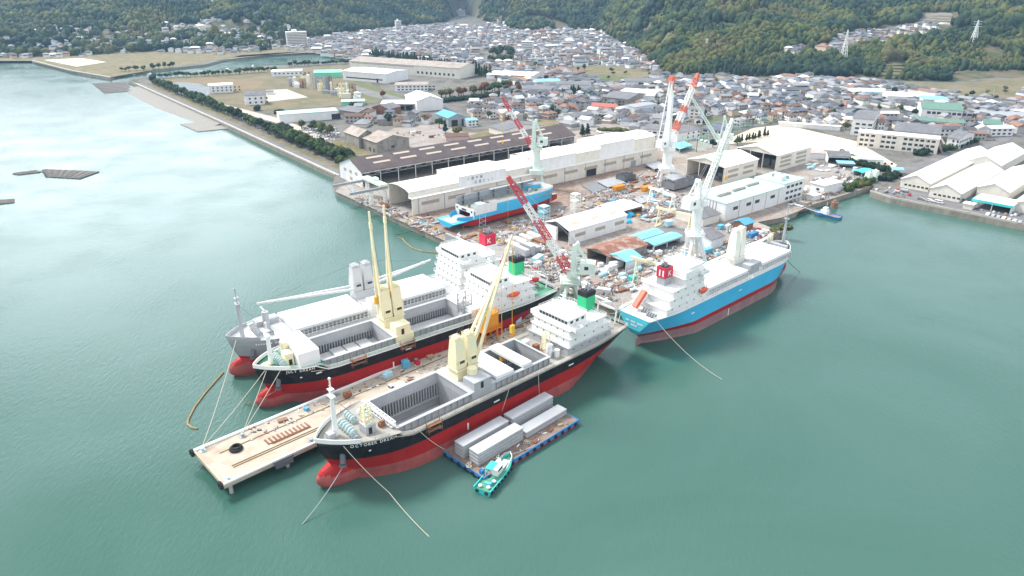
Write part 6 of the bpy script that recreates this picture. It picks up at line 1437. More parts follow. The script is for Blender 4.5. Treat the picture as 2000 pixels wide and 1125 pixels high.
# ================================================================ yard gear: one thing each
PROTO={}
def proto(kind):
    if kind in PROTO: return PROTO[kind]
    r=random.Random(hash(kind)%977 if False else sum(map(ord,kind))); mb=MB()
    if kind=='container':
        mb.box(-3,3,-1.2,1.2,.12,2.6)
        for i in range(13): mb.box(-2.9+i*.47,-2.75+i*.47,-1.26,1.26,.2,2.5)
        mb.box(3,3.06,-1.1,-.05,.2,2.5); mb.box(3,3.06,.05,1.1,.2,2.5)
        for x in (-2.8,2.6): mb.box(x,x+.25,-1.15,1.15,0,.12)
    elif kind=='site_cabin':
        mb.box(-1.8,1.8,-1.1,1.1,.15,2.3); mb.box(-1.95,1.95,-1.25,1.25,2.3,2.42); mb.box(-.5,.4,-1.16,-1.1,.2,2.0); mb.box(.8,1.5,-1.15,-1.1,1.1,1.8); mb.box(-1.7,-1.4,-1,1,0,.15); mb.box(1.4,1.7,-1,1,0,.15)
    elif kind=='pipe_bundle':
        for i in range(7): y=-1.0+.33*i; mb.cyl((-3.4+.3*r.random(),y,.34),(3.2+.4*r.random(),y,.34),.15,6)
        for i in range(5): y=-.7+.33*i; mb.cyl((-3.2+.3*r.random(),y,.63),(3.1+.4*r.random(),y,.63),.15,6)
        for x in (-2,2): mb.box(x-.1,x+.1,-1.3,1.3,0,.18)
    elif kind=='plate_stack':
        for i in range(5): a=r.uniform(-.3,.3); b=r.uniform(-.2,.2); mb.box(-3.2+a,3.2+a,-1.4+b,1.4+b,.2+i*.16,.32+i*.16)
        for x in (-2.2,0,2.2): mb.box(x-.15,x+.15,-1.4,1.4,0,.2)
    elif kind=='girder_bundle':
        for i in range(4):
            y=-1.2+.8*i; mb.box(-4+r.random(),4-r.random(),y-.25,y+.25,.15,.22); mb.box(-4,4,y-.04,y+.04,.22,.6); mb.box(-4,4,y-.25,y+.25,.6,.67)
        for x in (-2.5,2.5): mb.box(x-.12,x+.12,-1.6,1.6,0,.15)
    elif kind=='crate':
        mb.box(-.9,.9,-.7,.7,.14,1.25); mb.box(-.95,.95,-.75,-.6,.14,1.3); mb.box(-.95,.95,.6,.75,.14,1.3); mb.box(-.8,-.5,-.7,.7,0,.14); mb.box(.5,.8,-.7,.7,0,.14); mb.box(-.6,.3,-.4,.5,1.25,1.5)
    elif kind=='hull_block':
        mb.box(-3.5,3.5,-2.6,2.6,.6,.8)
        for i in range(6): x=-3.4+i*1.35; mb.box(x,x+.12,-2.6,2.6,.8,2.6)
        mb.box(-3.5,3.5,-2.6,-2.45,.8,2.7); mb.box(-3.5,3.5,2.45,2.6,.8,2.7); mb.box(-3.5,-3.3,-.5,.5,0,.6); mb.box(3.3,3.5,-.5,.5,0,.6); mb.box(-.2,.2,-2,2,0,.6)
        mb.extr([(-2.4,2.7),(0,2.7),(-2.4,4.0)],-2.2,1.6,'x')
    elif kind=='tank':
        mb.cyl((-2.2,0,1.3),(2.2,0,1.3),1.05,12); mb.ball((-2.2,0,1.3),.4,1.05,1.05,10,6); mb.ball((2.2,0,1.3),.4,1.05,1.05,10,6)
        for x in (-1.4,1.4): mb.box(x-.2,x+.2,-.9,.9,0,.7)
    elif kind=='machine':
        mb.box(-1.2,1.0,-.7,.7,.2,1.4); mb.cyl((-.6,-.5,1.4),(-.6,.5,1.4),.45,8); mb.box(1.0,1.7,-.5,.5,.2,1.0); mb.cyl((.5,0,1.4),(.5,0,2.1),.12,6); mb.box(-1.3,1.8,-.8,.8,0,.2)
    elif kind=='tarpaulin_heap':
        n=9
        for i in range(n):
            for j in range(n):
                def q(i,j): x=-1.8+3.6*i/n; y=-1.4+2.8*j/n; k=max(0,1-(x/1.9)**2-(y/1.5)**2); return (x,y,1.5*k**.5+.15*math.sin(i*3.1+j*2.3)*k)
                mb.add([q(i,j),q(i+1,j),q(i+1,j+1),q(i,j+1)],[(0,1,2,3)])
    elif kind=='skip':
        mb.taper(-3,3,-1.3,1.3,.2,2.2,1.12); mb.box(-3.2,3.2,-1.5,-1.35,2.0,2.4); mb.box(-3.2,3.2,1.35,1.5,2.0,2.4)
        for x in (-2.4,-.8,.8,2.2): mb.box(x,x+.2,-1.52,1.52,.2,2.2)
        mb.box(-2.6,-2.2,-1.2,1.2,0,.2); mb.box(2.2,2.6,-1.2,1.2,0,.2)
    o=mb.build(kind,'steel_grey'); me=o.data; bpy.data.objects.remove(o); PROTO[kind]=me; return me
CW={'rust_steel':'rusty','steel_grey':'grey','dark_steel':'dark','white_paint':'white','sky_box':'pale blue','blue_box':'blue','orange_paint':'orange','yellow_paint':'yellow','red_box':'red','tarp_blue':'bright blue','wood':'brown','block_grey':'dark grey','panel_silver':'silver','turquoise':'turquoise','crane_cream':'cream','cream_wall':'cream','green_roof':'green','mint_steel':'pale green','old_tin_roof':'brown grey','concrete':'stone grey','car_white':'white'}
PLACED=[]
def item(kind,p,rot,m,where,scale=1.0,group=None,label=None):
    o=bpy.data.objects.new(kind,proto(kind)); COL.objects.link(o); o.location=p; o.rotation_euler=(0,0,rot); o.scale=(scale,scale,scale) if not isinstance(scale,tuple) else scale
    setmat(o,0,m); w=kind.replace('_',' ')
    tag(o,label or f'{CW[m]} {w} {where}',w,group or f'{w}s in the yard',True); return o
def scatter(px,n,kinds,where,seed,ang=38.5,group=None,gap=3.6,z=3.07,smin=.55,smax=.95):
    r=random.Random(seed); xs=[p[0] for p in px]; ys=[p[1] for p in px]; k=0; tries=0
    while k<n and tries<n*60:
        tries+=1; x=r.uniform(min(xs),max(xs)); y=r.uniform(min(ys),max(ys))
        if not inpoly(x,y,px): continue
        p=at(x,y,z)
        if taken(p.x,p.y) or any((p.x-a)**2+(p.y-b)**2<gap*gap for a,b in PLACED): continue
        PLACED.append((p.x,p.y)); kd,ms=r.choice(kinds); m=r.choice(ms)
        item(kd,p,R(ang)+(math.pi/2 if r.random()<.3 else 0)+r.uniform(-.12,.12),m,where,r.uniform(smin,smax),group); k+=1
MET=[('pipe_bundle',['rust_steel','steel_grey','rust_steel']),('plate_stack',['steel_grey','rust_steel','old_tin_roof']),('girder_bundle',['rust_steel','dark_steel'])]
GEN=[('crate',['white_paint','wood','blue_box','steel_grey','rust_steel']),('machine',['steel_grey','white_paint','yellow_paint','sky_box']),('site_cabin',['white_paint','sky_box','white_paint']),('tank',['white_paint','steel_grey','sky_box'])]
one=[(1208,371,'skip','orange_paint',36,1.25,'left of the two orange skips in the plate yard'),(1264,372,'skip','orange_paint',36,1.25,'right of the two orange skips in the plate yard'),
 (1222,352,'hull_block','dark_steel',40,1.5,'dark steel hull block with peaked end in the plate yard'),(1318,368,'hull_block','block_grey',38,1.9,'big dark hull block in front of the open block shed'),(1338,362,'hull_block','block_grey',38,1.7,'dark hull block half inside the open block shed'),(1352,358,'hull_block','dark_steel',38,1.4,'smaller dark hull block by the post of the open block shed'),
 (1050,512,'container','sky_box',60,1.15,'pale blue container alone on the quay road'),(1305,441,'site_cabin','sky_box',40,1.2,'pale blue cabin beside the cream gantry'),(1230,422,'tarpaulin_heap','tarp_blue',40,1.6,'bright blue tarpaulin heap behind the white gabled shed'),(1227,434,'tarpaulin_heap','tarp_blue',70,1.2,'smaller blue tarpaulin heap at the corner of the white gabled shed'),
 (1203,522,'container','white_paint',38,1.15,'long white cabin between the pale crane and the rust roofed workshop'),(1193,528,'container','car_white',38,1.0,'white frame container next to the long white cabin'),(1275,384,'tarpaulin_heap','tarp_blue',20,1.2,'blue tarpaulin bundle beside the right orange skip'),(1335,500,'tarpaulin_heap','tarp_blue',30,1.4,'blue tarpaulin under the splayed crane legs'),
 (1382,494,'container','blue_box',38,.9,'blue container beside the small grey roofed store'),(1407,447,'site_cabin','blue_box',38,.9,'small blue hut by the grey roofed cream store'),(1470,463,'container','barge_blue',38,1.0,'dark blue container at the waterfront corner'),(1179,573,'container','white_paint',-20,.9,'white container by the quay behind the green funnel'),(1235,548,'site_cabin','turquoise',38,.9,'turquoise hut on the quay beside the blue ship funnel')]
CW['barge_blue']='dark blue'; CW['pink_roof']='dull pink'; CW['lifeboat_orange']='orange'
for x,y,k,m,a,s,lab in one:
    p=at(x,y,3.07); PLACED.append((p.x,p.y)); item(k,p,R(a),m,'',s,None,lab); ORD.pop()
def slab(label,px,z0,z1,m,posts=True,name='steel_platform'):
    P=[at(x,y,3.0) for x,y in px]; mb=MB(); mb.prism([(p.x,p.y) for p in P],3+z0,3+z1)
    c=sum(P,Vector())/len(P)
    if posts:
        for p in P: q=p.lerp(c,.12); mb.box(q.x-.3,q.x+.3,q.y-.3,q.y+.3,3.05,3+z0)
    for p in P: PLACED.append((p.x,p.y))
    tag(mb.build(name,m),label,'steel panel')
slab('pale grey steel panel lying on trestles in the plate yard',((1165,357),(1200,349),(1222,360),(1187,369)),.8,1.1,'steel_grey')
slab('dark ribbed steel panel lying beside the pale panel',((1136,364),(1160,356),(1186,370),(1160,379)),.3,.7,'block_grey')
slab('pale blue steel panel on short legs under the tallest crane',((1258,326),(1285,321),(1303,330),(1277,337)),2.0,2.4,'steel_grey')
slab('pale blue steel platform before the tall crane net fence',((1310,290),(1335,283),(1352,292),(1326,300)),3,3.3,'blue_roof')
slab('blue grey deck panel on top of the big dark hull block',((1296,362),(1318,353),(1340,362),(1316,371)),5.2,5.6,'steel_grey')
slab('flat grey steel panel beside the small white gantry',((1235,390),(1262,381),(1280,390),(1252,400)),.4,.7,'steel_grey')
# large block stacks on the quay by the slipway
for i,(x,y,h,m) in enumerate(((1019,497,3.6,'panel_silver'),(1030,493,4.4,'panel_silver'),(1041,489,3.0,'panel_silver'),(1000,478,1.4,'cream_wall'),(1015,472,1.6,'white_paint'),(1028,466,1.4,'cream_wall'),(1043,462,1.5,'white_paint'),(1055,474,1.2,'rust_steel'))):
    p=at(x,y,3.05); mb=MB(); n=max(2,int(h/.5))
    for k in range(n): mb.box(-4.5+.1*(k%2),4.5-.1*(k%2),-1.3,1.3,.1+k*h/n,.1+(k+.85)*h/n)
    for k in (-3,0,3): mb.box(k-.2,k+.2,-1.2,1.2,0,.1)
    tag(mb.build('panel_pile',m,None,p,R(128)),('tall silver' if h>2.5 else 'low '+CW[m])+' pile of panels on the quay beside the slipway','panel pile','panel piles by the slipway',True); PLACED.append((p.x,p.y))
scatter([(890,468),(1065,408),(1110,402),(1085,436),(1000,470),(940,484)],34,MET+[('machine',['yellow_paint','sky_box']),('crate',['yellow_paint','wood'])],'along the slipway beside the blue hull',1)
scatter([(1110,396),(1180,372),(1275,330),(1300,322),(1290,352),(1200,395),(1130,410)],36,MET+[('crate',['yellow_paint','wood','steel_grey'])],'in the plate yard before the cream hall',2)
scatter([(1180,402),(1310,372),(1375,392),(1340,425),(1255,436),(1235,420)],46,MET+GEN,'between the orange skips and the cream gantry',3)
scatter([(1010,505),(1060,482),(1100,488),(1180,508),(1190,545),(1160,585),(1110,565),(1050,535)],44,MET+GEN+[('crate',['red_box','white_paint'])],'on the quay around the near jib crane',4)
scatter([(1150,500),(1215,470),(1260,480),(1290,500),(1345,520),(1290,560),(1215,575),(1190,560)],46,MET+GEN+[('container',['white_paint','sky_box','pink_roof','old_tin_roof'])],'around the rust roofed workshop',5)

scatter([(1330,522),(1375,495),(1440,462),(1455,472),(1400,505),(1350,535)],14,GEN+MET,'on the quay behind the blue ship',6)
scatter([(1415,440),(1450,436),(1500,452),(1515,460),(1470,482),(1440,476)],26,[('crate',['red_box','white_paint','wood','steel_grey']),('machine',['steel_grey','red_box']),('pipe_bundle',['dark_steel','steel_grey']),('container',['old_tin_roof','white_paint'])],'at the waterfront corner by the tiny shelter',7)
scatter([(1540,398),(1590,358),(1640,350),(1690,346),(1690,356),(1610,388),(1560,405)],50,[('plate_stack',['white_paint','steel_grey']),('crate',['white_paint','wood','steel_grey']),('tarpaulin_heap',['white_paint']),('container',['white_paint','old_tin_roof'])],'in the rows of the inlet yard',8,gap=3.0)
scatter([(1580,318),(1625,322),(1690,335),(1740,345),(1730,352),(1640,340),(1570,335)],20,GEN+[('plate_stack',['white_paint'])],'along the back of the inlet yard',9)
scatter([(590,246),(655,250),(662,272),(640,276),(600,258)],40,[('crate',['white_paint','steel_grey','sky_box']),('plate_stack',['white_paint','steel_grey']),('tarpaulin_heap',['white_paint']),('machine',['steel_grey','mint_steel'])],'in the scrap yard by the weathered sheds',10,gap=3)
scatter([(745,395),(800,400),(870,440),(860,462),(800,440),(752,408)],26,MET+[('machine',['yellow_paint']),('crate',['blue_box','rust_steel'])],'on the quay under the crane runway',11)
scatter([(860,270),(760,262),(800,255),(900,268)],14,[('container',['white_paint','rust_steel']),('pipe_bundle',['rust_steel']),('crate',['wood'])],'in the dirt lot behind the weathered sheds',12)
scatter([(1710,372),(1750,366),(1790,386),(1760,388)],12,[('crate',['white_paint','red_box','wood']),('machine',['lifeboat_orange','steel_grey']),('tank',['steel_grey'])],'before the leftmost factory hall',13)
scatter([(1880,405),(1990,425),(1990,410),(1920,396)],12,[('crate',['white_paint','wood']),('machine',['steel_grey'])],'under the turquoise loading canopy',14,gap=2.5)
# chemical plant on the grassland
rr=random.Random(77)
for i in range(34):
    x=rr.uniform(566,702); y=160+(x-566)*.22+rr.uniform(-4,8); p=at(x,y,3.05); k=rr.random(); mb=MB()
    if k<.35: h=rr.uniform(4,12); r_=rr.uniform(1.2,2.4); mb.cyl((0,0,0),(0,0,h),r_,10); mb.cyl((0,0,h),(0,0,h+.8),r_*.9,10,r2=.3); nm,lab,m='storage_tank','upright storage tank',rr.choice(['white_paint','steel_grey','cream_wall'])
    elif k<.6: h=rr.uniform(8,17); mb.lattice((0,0,0),(0,0,h),4.5,4.5,4,.45); mb.cyl((0,0,0),(0,0,h*.9),1.0,8); nm,lab,m='process_frame','steel process frame with pipes',rr.choice(['rust_steel','steel_grey','crane_cream'])
    else: h=rr.uniform(2.5,5); mb.box(-3.5,3.5,-2.4,2.4,0,h); mb.box(-3.7,3.7,-2.6,2.6,h,h+.2); mb.box(-1,1,-1,1,h+.2,h+1.3); nm,lab,m='plant_room','low plant room',rr.choice(['white_paint','cream_wall','steel_grey'])
    tag(mb.build(nm,m,None,p,R(-20)),f'{CW[m]} {lab} of the chemical plant',nm.replace('_',' '),'chemical plant units',True); occupy(p,0,-4,4,-4,4)
# net fence by the sports ground and its posts
def net(label,px,h,m='green_roof'):
    P=[at(x,y,3.05) for x,y in px]; t=thing('net_fence',label,'fence',P[0],0)
    for a,b in zip(P[:-1],P[1:]):
        mb=MB(); n=max(1,int((b-a).length/9))
        for i in range(n+1): q=a.lerp(b,i/n)-P[0]; mb.beam(q,q+Vector((0,0,h)),.35)
        for k in (.33,.66,1): mb.beam(a-P[0]+Vector((0,0,h*k)),b-P[0]+Vector((0,0,h*k)),.2)
        d=(b-a); 
        for i in range(int(d.length/2.2)): q=a.lerp(b,i*2.2/d.length)-P[0]; mb.beam(q,q+Vector((0,0,h)),.5,.05)
        mb.build('net_panel',m,t)
net('green net fence between the car park and the tallest crane',((1330,294),(1360,296),(1382,290)),11,'mint_green')
net('tall green net fence along the back of the playing field',((1420,265),(1470,248),(1522,241)),8)

# loose bits too many to count: offcuts, cable, pipe ends, sheets of wood and steel lying all over the yard
lr=random.Random(99); lm=['white_paint','steel_grey','rust_steel','wood','dark_steel','concrete','sky_box','old_tin_roof','panel_silver']
lw=[6,5,2.6,1.5,2,4,.4,3,3]
def litter(px,n,label,z=3.06,hmax=.9):
    mb=MB(); xs=[p[0] for p in px]; ys=[p[1] for p in px]; k=0; t=0
    while k<n and t<n*9:
        t+=1; x=lr.uniform(min(xs),max(xs)); y=lr.uniform(min(ys),max(ys))
        if not inpoly(x,y,px): continue
        p=at(x,y,z)
        if taken(p.x,p.y) or mnoise.noise(Vector((p.x/14,p.y/14,1)))<-.12: continue
        mi=lr.choices(range(len(lm)),lw)[0]; a=R(38.5)+lr.choice((0,math.pi/2,0))+lr.uniform(-.25,.25); mb.T=Matrix.Translation(p)@Matrix.Rotation(a,4,'Z'); f=lr.random()
        if f<.45: l=lr.uniform(.8,3.6); mb.box(-l/2,l/2,-.12,.12,0,lr.uniform(.12,.4),mi)
        elif f<.8: l=lr.uniform(.4,1.4); w=lr.uniform(.3,1.1); h=lr.uniform(.2,hmax); mb.box(-l/2,l/2,-w/2,w/2,0,h,mi); mb.box(-l/3,l/5,-w/3,w/4,h,h*1.4,mi)
        else: mb.beam((-.6,0,0),(lr.uniform(-.5,.8),lr.uniform(-.5,.5),lr.uniform(.6,1.6)),.14,.14,mi)
        k+=1
    mb.T=None; o=mb.build('yard_debris',lm); struct(o,'stuff'); o['label']=label; o['category']='debris'
litter([(885,468),(1065,408),(1110,400),(1085,440),(1000,475),(940,488)],900,'loose steel offcuts and timber scattered along the slipway')
litter([(1100,400),(1180,370),(1275,330),(1300,322),(1320,372),(1375,392),(1340,425),(1255,436),(1230,415)],1700,'loose plates and offcuts scattered over the plate yard')
litter([(985,490),(1060,478),(1150,495),(1215,470),(1300,455),(1345,520),(1290,565),(1195,590),(1110,572)],2200,'loose parts and offcuts scattered around the near jib crane and workshop')
litter([(1330,522),(1375,495),(1430,440),(1515,455),(1470,482),(1400,510)],500,'loose parts scattered on the quay behind the blue ship')
litter([(1540,400),(1590,350),(1690,335),(1740,345),(1690,358),(1610,390)],1000,'white and grey scrap scattered over the inlet yard')
litter([(588,247),(655,246),(665,275),(640,278),(600,260)],900,'grey scrap heaped in the scrap yard by the weathered sheds')
litter([(700,385),(800,398),(870,440),(865,466),(800,440),(690,392)],500,'steel bits lying on the quay under the crane runway')
for o_,x0,x1,y0,y1,n,lab in ((pier,14,138,8,20,420,'tools, hoses and timber scattered on the pier deck'),(bg,.8,BL-.8,.8,BWD-.8,120,'bits of timber and wire lying on the barge deck')):
    mb=MB()
    for i in range(n):
        x=lr.uniform(x0,x1); y=lr.uniform(y0,y1)
        if o_ is pier and x<60 and y<13.5: continue
        mb.T=Matrix.Translation((x,y,.01 if o_ is pier else 1.57))@Matrix.Rotation(lr.uniform(0,3),4,'Z'); l=lr.uniform(.3,1.6); w=lr.uniform(.1,.5); mb.box(-l/2,l/2,-w/2,w/2,0,lr.uniform(.08,.45),lr.choices(range(len(lm)),lw)[0])
    mb.T=None; o=mb.build('deck_debris',lm,None,o_.location,o_.rotation_euler.z); struct(o,'stuff'); o['label']=lab; o['category']='debris'
# ================================================================ houses
rh=random.Random(11)
ZTOWN=[(640,110),(600,98),(600,80),(690,66),(760,58),(850,50),(930,52),(1000,62),(1100,60),(1180,62),(1235,98),(1285,130),(1296,150),(1400,156),(1560,154),(1650,162),(1720,160),(1800,182),(1880,190),(1960,176),(2060,178),(2060,262),(1960,262),(1900,285),(1880,275),(1790,275),(1750,250),(1690,262),(1640,262),(1560,238),(1500,238),(1440,252),(1400,262),(1380,252),(1330,240),(1250,262),(1195,238),(1130,252),(1060,236),(1000,240),(950,246),(935,252),(930,240),(915,205),(1020,182),(1010,168),(960,160),(945,150),(860,138),(720,118),(690,115)]
ZWORKS=[(655,216),(735,216),(812,232),(868,236),(830,250),(770,255),(735,250),(700,245)]
ZLEFT=[(-60,116),(-60,92),(60,62),(120,52),(230,66),(300,62),(330,42),(400,38),(470,46),(560,60),(600,78),(600,98),(520,100),(430,106),(330,104),(280,100),(150,112)]
ZEST=[(1585,104),(1640,72),(1740,50),(1850,52),(1870,62),(1790,74),(1735,84),(1650,100)]
ZKNOT=[(1496,108),(1570,92),(1578,102),(1510,112)]
ZUP=[(470,30),(560,26),(600,60),(560,70),(480,52)]
ZSPUR=[(830,46),(880,22),(940,26),(1010,50),(990,66),(930,38)]
NOGO=[[(1105,132),(1180,127),(1285,142),(1275,160),(1190,168),(1110,143)],[(940,98),(1003,98),(1003,126),(940,124)],[(1355,235),(1440,226),(1445,240),(1400,250)],[(1040,168),(1062,116),(1071,116),(1069,168)],[(1150,100),(1180,108),(1170,118),(1145,112)],[(1395,262),(1520,238),(1770,280),(1760,340),(1640,305),(1480,280)],[(1870,175),(1990,165),(1990,200),(1880,196)],[(700,112),(960,152),(1020,176),(880,200),(680,160)]]
WALLS=[('white_paint','white'),('cream_wall','cream'),('white_paint','white'),('house_beige','beige'),('house_grey','grey walled')]
ROOFS=[('tile_dark','dark grey roof'),('tile_dark','dark grey roof'),('tile_grey','pale grey roof'),('tile_blue','slate blue roof'),('brown_roof','brown roof'),('orange_tile','orange tile roof'),('tile_grey','pale grey roof'),('tile_dark','dark grey roof'),('tile_dark','dark grey roof'),('tile_grey','pale grey roof'),('tile_blue','slate blue roof'),('tin_white','whitish tin roof')]
mat('tin_white',(.55,.55,.55),.5,.15,.4)
mat('tile_dark',(.115,.115,.125),.7,.25,.5); mat('tile_grey',(.27,.27,.28),.65,.2,.5); mat('tile_blue',(.12,.14,.175),.6,.2,.5)
mat('house_beige',(.58,.47,.36),.7,.15,.5); mat('house_grey',(.42,.41,.40),.7,.15,.5)
def roof_hip(mb,x0,x1,y0,y1,z,h,o=.7,mi=0):
    x0-=o;x1+=o;y0-=o;y1+=o; w=(y1-y0)/2; cy=(y0+y1)/2
    a,b=(x0+w*.85,x1-w*.85) if x1-x0>y1-y0+.5 else ((x0+x1)/2-.3,(x0+x1)/2+.3)
    mb.add([(x0,y0,z),(x1,y0,z),(x1,y1,z),(x0,y1,z),(a,cy,z+h),(b,cy,z+h),(x0,y0,z-.2),(x1,y0,z-.2),(x1,y1,z-.2),(x0,y1,z-.2)],[(0,1,5,4),(1,2,5),(2,3,4,5),(3,0,4),(6,7,1,0),(7,8,2,1),(8,9,3,2),(9,6,0,3),(9,8,7,6)],mi)
def roof_gable(mb,x0,x1,y0,y1,z,h,o=.6,mi=0):
    mb.extr([(y0-o,z-.15),(y1+o,z-.15),(y1+o,z+.1),((y0+y1)/2,z+h),(y0-o,z+.1)],x0-o,x1+o,'x',mi)
def variant(k):
    w=MB(); r=MB(); win=[]
    if k==0: w.box(-5,5,-4,4,0,5.4); roof_hip(r,-5,5,-4,4,5.4,2.0); win=[('f',-4,-4,4,1.2),('f',-4,-4,4,3.8),('s',5,-3,3,3.6)]
    elif k==1: w.box(-5,2,-4,4,0,5.6); w.box(2,6,-3.2,3.6,0,2.9); roof_gable(r,-5,2,-4,4,5.6,2.2); roof_hip(r,2.1,6,-3.2,3.6,2.9,1.1,.5); w.extr([(-4,5.6),(4,5.6),(0,7.7)],-5,2,'x'); win=[('f',-4,-4.4,1.5,1.1),('f',-4,-4.4,1.5,3.9),('s',6,-2.5,2.5,1.0)]
    elif k==2: w.box(-6.5,6.5,-4.5,4.5,0,3.0); roof_hip(r,-6.5,6.5,-4.5,4.5,3.0,2.6,1.0); win=[('f',-4.5,-6,6,.9)]
    elif k==3: w.box(-5.5,5.5,-4.4,4.4,0,2.8); w.box(-4,4,-3,3.4,2.8,5.7); roof_hip(r,-5.5,5.5,-4.4,4.4,2.8,1.0,.8); roof_hip(r,-4,4,-3,3.4,5.7,1.9); win=[('f',-3,-3.4,3.4,4.0),('f',-4.4,-5,5,.8)]
    elif k==4: w.box(-4,4,-4,4,0,6.0); w.box(4,7,-1,4,0,5.2); roof_gable(r,-4,4,-4,4,6.0,2.4); w.extr([(-4,6.0),(4,6.0),(0,8.2)],-4,4,'x'); roof_gable(r,4.2,7,-1,4,5.2,1.4,.4); win=[('f',-4,-3.4,3.4,1.2),('f',-4,-3.4,3.4,4.0),('s',7,-.5,3.5,3.6)]
    else: w.box(-7,7,-3.6,3.6,0,5.2); roof_gable(r,-7,7,-3.6,3.6,5.2,1.8); w.extr([(-3.6,5.2),(3.6,5.2),(0,6.8)],-7,7,'x'); win=[('f',-3.6,-6.4,6.4,1.0),('f',-3.6,-6.4,6.4,3.5)]
    boxes=[]
    for t in win:
        if t[0]=='f':
            n=max(2,int((t[3]-t[2])/2.8))
            for i in range(n): c=t[2]+(t[3]-t[2])*(i+.5)/n; boxes.append((c-.8,c+.8,t[1]-.06,t[1]+.05,t[4],t[4]+1.2))
        else:
            n=2
            for i in range(n): c=t[2]+(t[3]-t[2])*(i+.5)/n; boxes.append((t[1]-.05,t[1]+.06,c-.7,c+.7,t[4],t[4]+1.1))
    return w,r,boxes
VAR=[]
for k in range(6):
    w,r,bx_=variant(k); wo=w.build('wall','white_paint'); ro=r.build('roof','tile_dark')
    w2=variant(k)[0]
    for b in bx_: w2.box(*b,1)
    w2o=w2.build('wall',['white_paint','window_glass']); wins=[]
    for b in bx_:
        m=MB(); cx,cy,cz=(b[0]+b[1])/2,(b[2]+b[3])/2,(b[4]+b[5])/2; m.box(b[0]-cx,b[1]-cx,b[2]-cy,b[3]-cy,b[4]-cz,b[5]-cz); mo=m.build('window','window_glass'); wins.append((mo.data,(cx,cy,cz))); bpy.data.objects.remove(mo)
    VAR.append((wo.data,w2o.data,ro.data,wins))
    for o in (wo,w2o,ro): bpy.data.objects.remove(o)
MARKS=[('behind the dark skylit shed',985,232),('behind the building hall',1120,238),('near the red roofed hall',1185,212),('beside the tallest crane',1300,225),('behind the playing field',1480,228),('beyond the white school block',1620,225),('below the wooded knoll',1420,168),('before the farm plant',1660,205),('around the white warehouse',1240,180),('near the blue shop',1080,160),('behind the warehouse pines',830,105),('beyond the sports hall',1930,215),('in the hillside estate',1720,75),('on the left hillside',150,90),('at the river head',620,90),('by the weathered works sheds',740,235),('below the wooded mountain',1000,90),('by the wharf road',1880,268),('below the right hill',1600,165),('near the paddy field',1180,140)]
def where(x,y): return min(MARKS,key=lambda m:((m[1]-x)/1.6)**2+((m[2]-y)*1.3)**2)[0]
cand=[]; HG={}
def near_house(x,y,r):
    i,j=int(x//20),int(y//20)
    for a in (-1,0,1):
        for b in (-1,0,1):
            for q in HG.get((i+a,j+b),()):
                if (q[0]-x)**2+(q[1]-y)**2<r*r: return True
    return False
def inzone(px,py):
    for Z,d in ((ZTOWN,.93),(ZWORKS,.5),(ZLEFT,.56),(ZEST,.95),(ZKNOT,.8),(ZUP,.30),(ZSPUR,.6)):
        if inpoly(px,py,Z): return d
    return 0
y=430.
while y<2050:
    x=-1150.
    while x<1100:
        a=mnoise.noise(Vector((x/220,y/220,9)))*1.2; q=Vector((x+rh.uniform(-3.8,3.8),y+rh.uniform(-3.8,3.8),0))
        x+=13.6 if y<1000 else 14.5
        if abs(q.x)>q.y*.80+40: continue
        z=gz(q.x,q.y); px,py=proj((q.x,q.y,z))
        if py<-10 or px<-40 or px>2040: continue
        d=inzone(px,py)
        if d==0 or rh.random()>d: continue
        if mnoise.noise(Vector((q.x/55,q.y/55,2.2)))>.40: continue      # gardens and plots between the houses
        if any(inpoly(px,py,N_) for N_ in NOGO): continue
        if taken(q.x,q.y): continue
        cand.append((math.hypot(q.x,q.y),q.x,q.y,z,a,px,py)); HG.setdefault((int(q.x//20),int(q.y//20)),[]).append((q.x,q.y))
    y+=13.6 if y<1000 else 14.5
cand.sort()
# hide test: keep as separate houses only those not wholly behind the hills
def hid(c):
    p=Vector((0,0,CAM_H)); q=Vector((c[1],c[2],c[3]+5))
    for i in range(1,40):
        k=i/40*.98; s=p.lerp(q,k)
        if s.z<hz(s.x,s.y): return True
    return False
cand=[c for c in cand if c[0]<900 or not hid(c)]
for i,c in enumerate(cand[:298]):
    d,x,y_,z,a,px,py=c; k=rh.choice((0,0,1,2,3,3,4,5,1)); wm,wn=rh.choice(WALLS); rm,rn=rh.choice(ROOFS)
    st='one storey' if k==2 else 'two storey'
    t=thing('house',f'{wn} house with {rn} {where(px,py)}','house',(x,y_,z-.05),a*1.0+R(rh.choice((20,20,110,-70,35))),'houses of the town',True); s=rh.uniform(.78,1.18); t.scale=(s*rh.uniform(.9,1.25),s,rh.uniform(.85,1.2))
    near=i<90
    o=bpy.data.objects.new('wall',VAR[k][0 if near else 1]); COL.objects.link(o); o.parent=t; setmat(o,0,wm)
    o=bpy.data.objects.new('roof',VAR[k][2]); COL.objects.link(o); o.parent=t; setmat(o,0,rm)
    if near:
        for me,lc in VAR[k][3]:
            o=bpy.data.objects.new('window',me); COL.objects.link(o); o.parent=t; o.location=lc
fm=['white_paint','cream_wall','house_beige','house_grey','tile_dark','tile_grey','tile_blue','brown_roof','orange_tile','window_glass']; mb=MB()
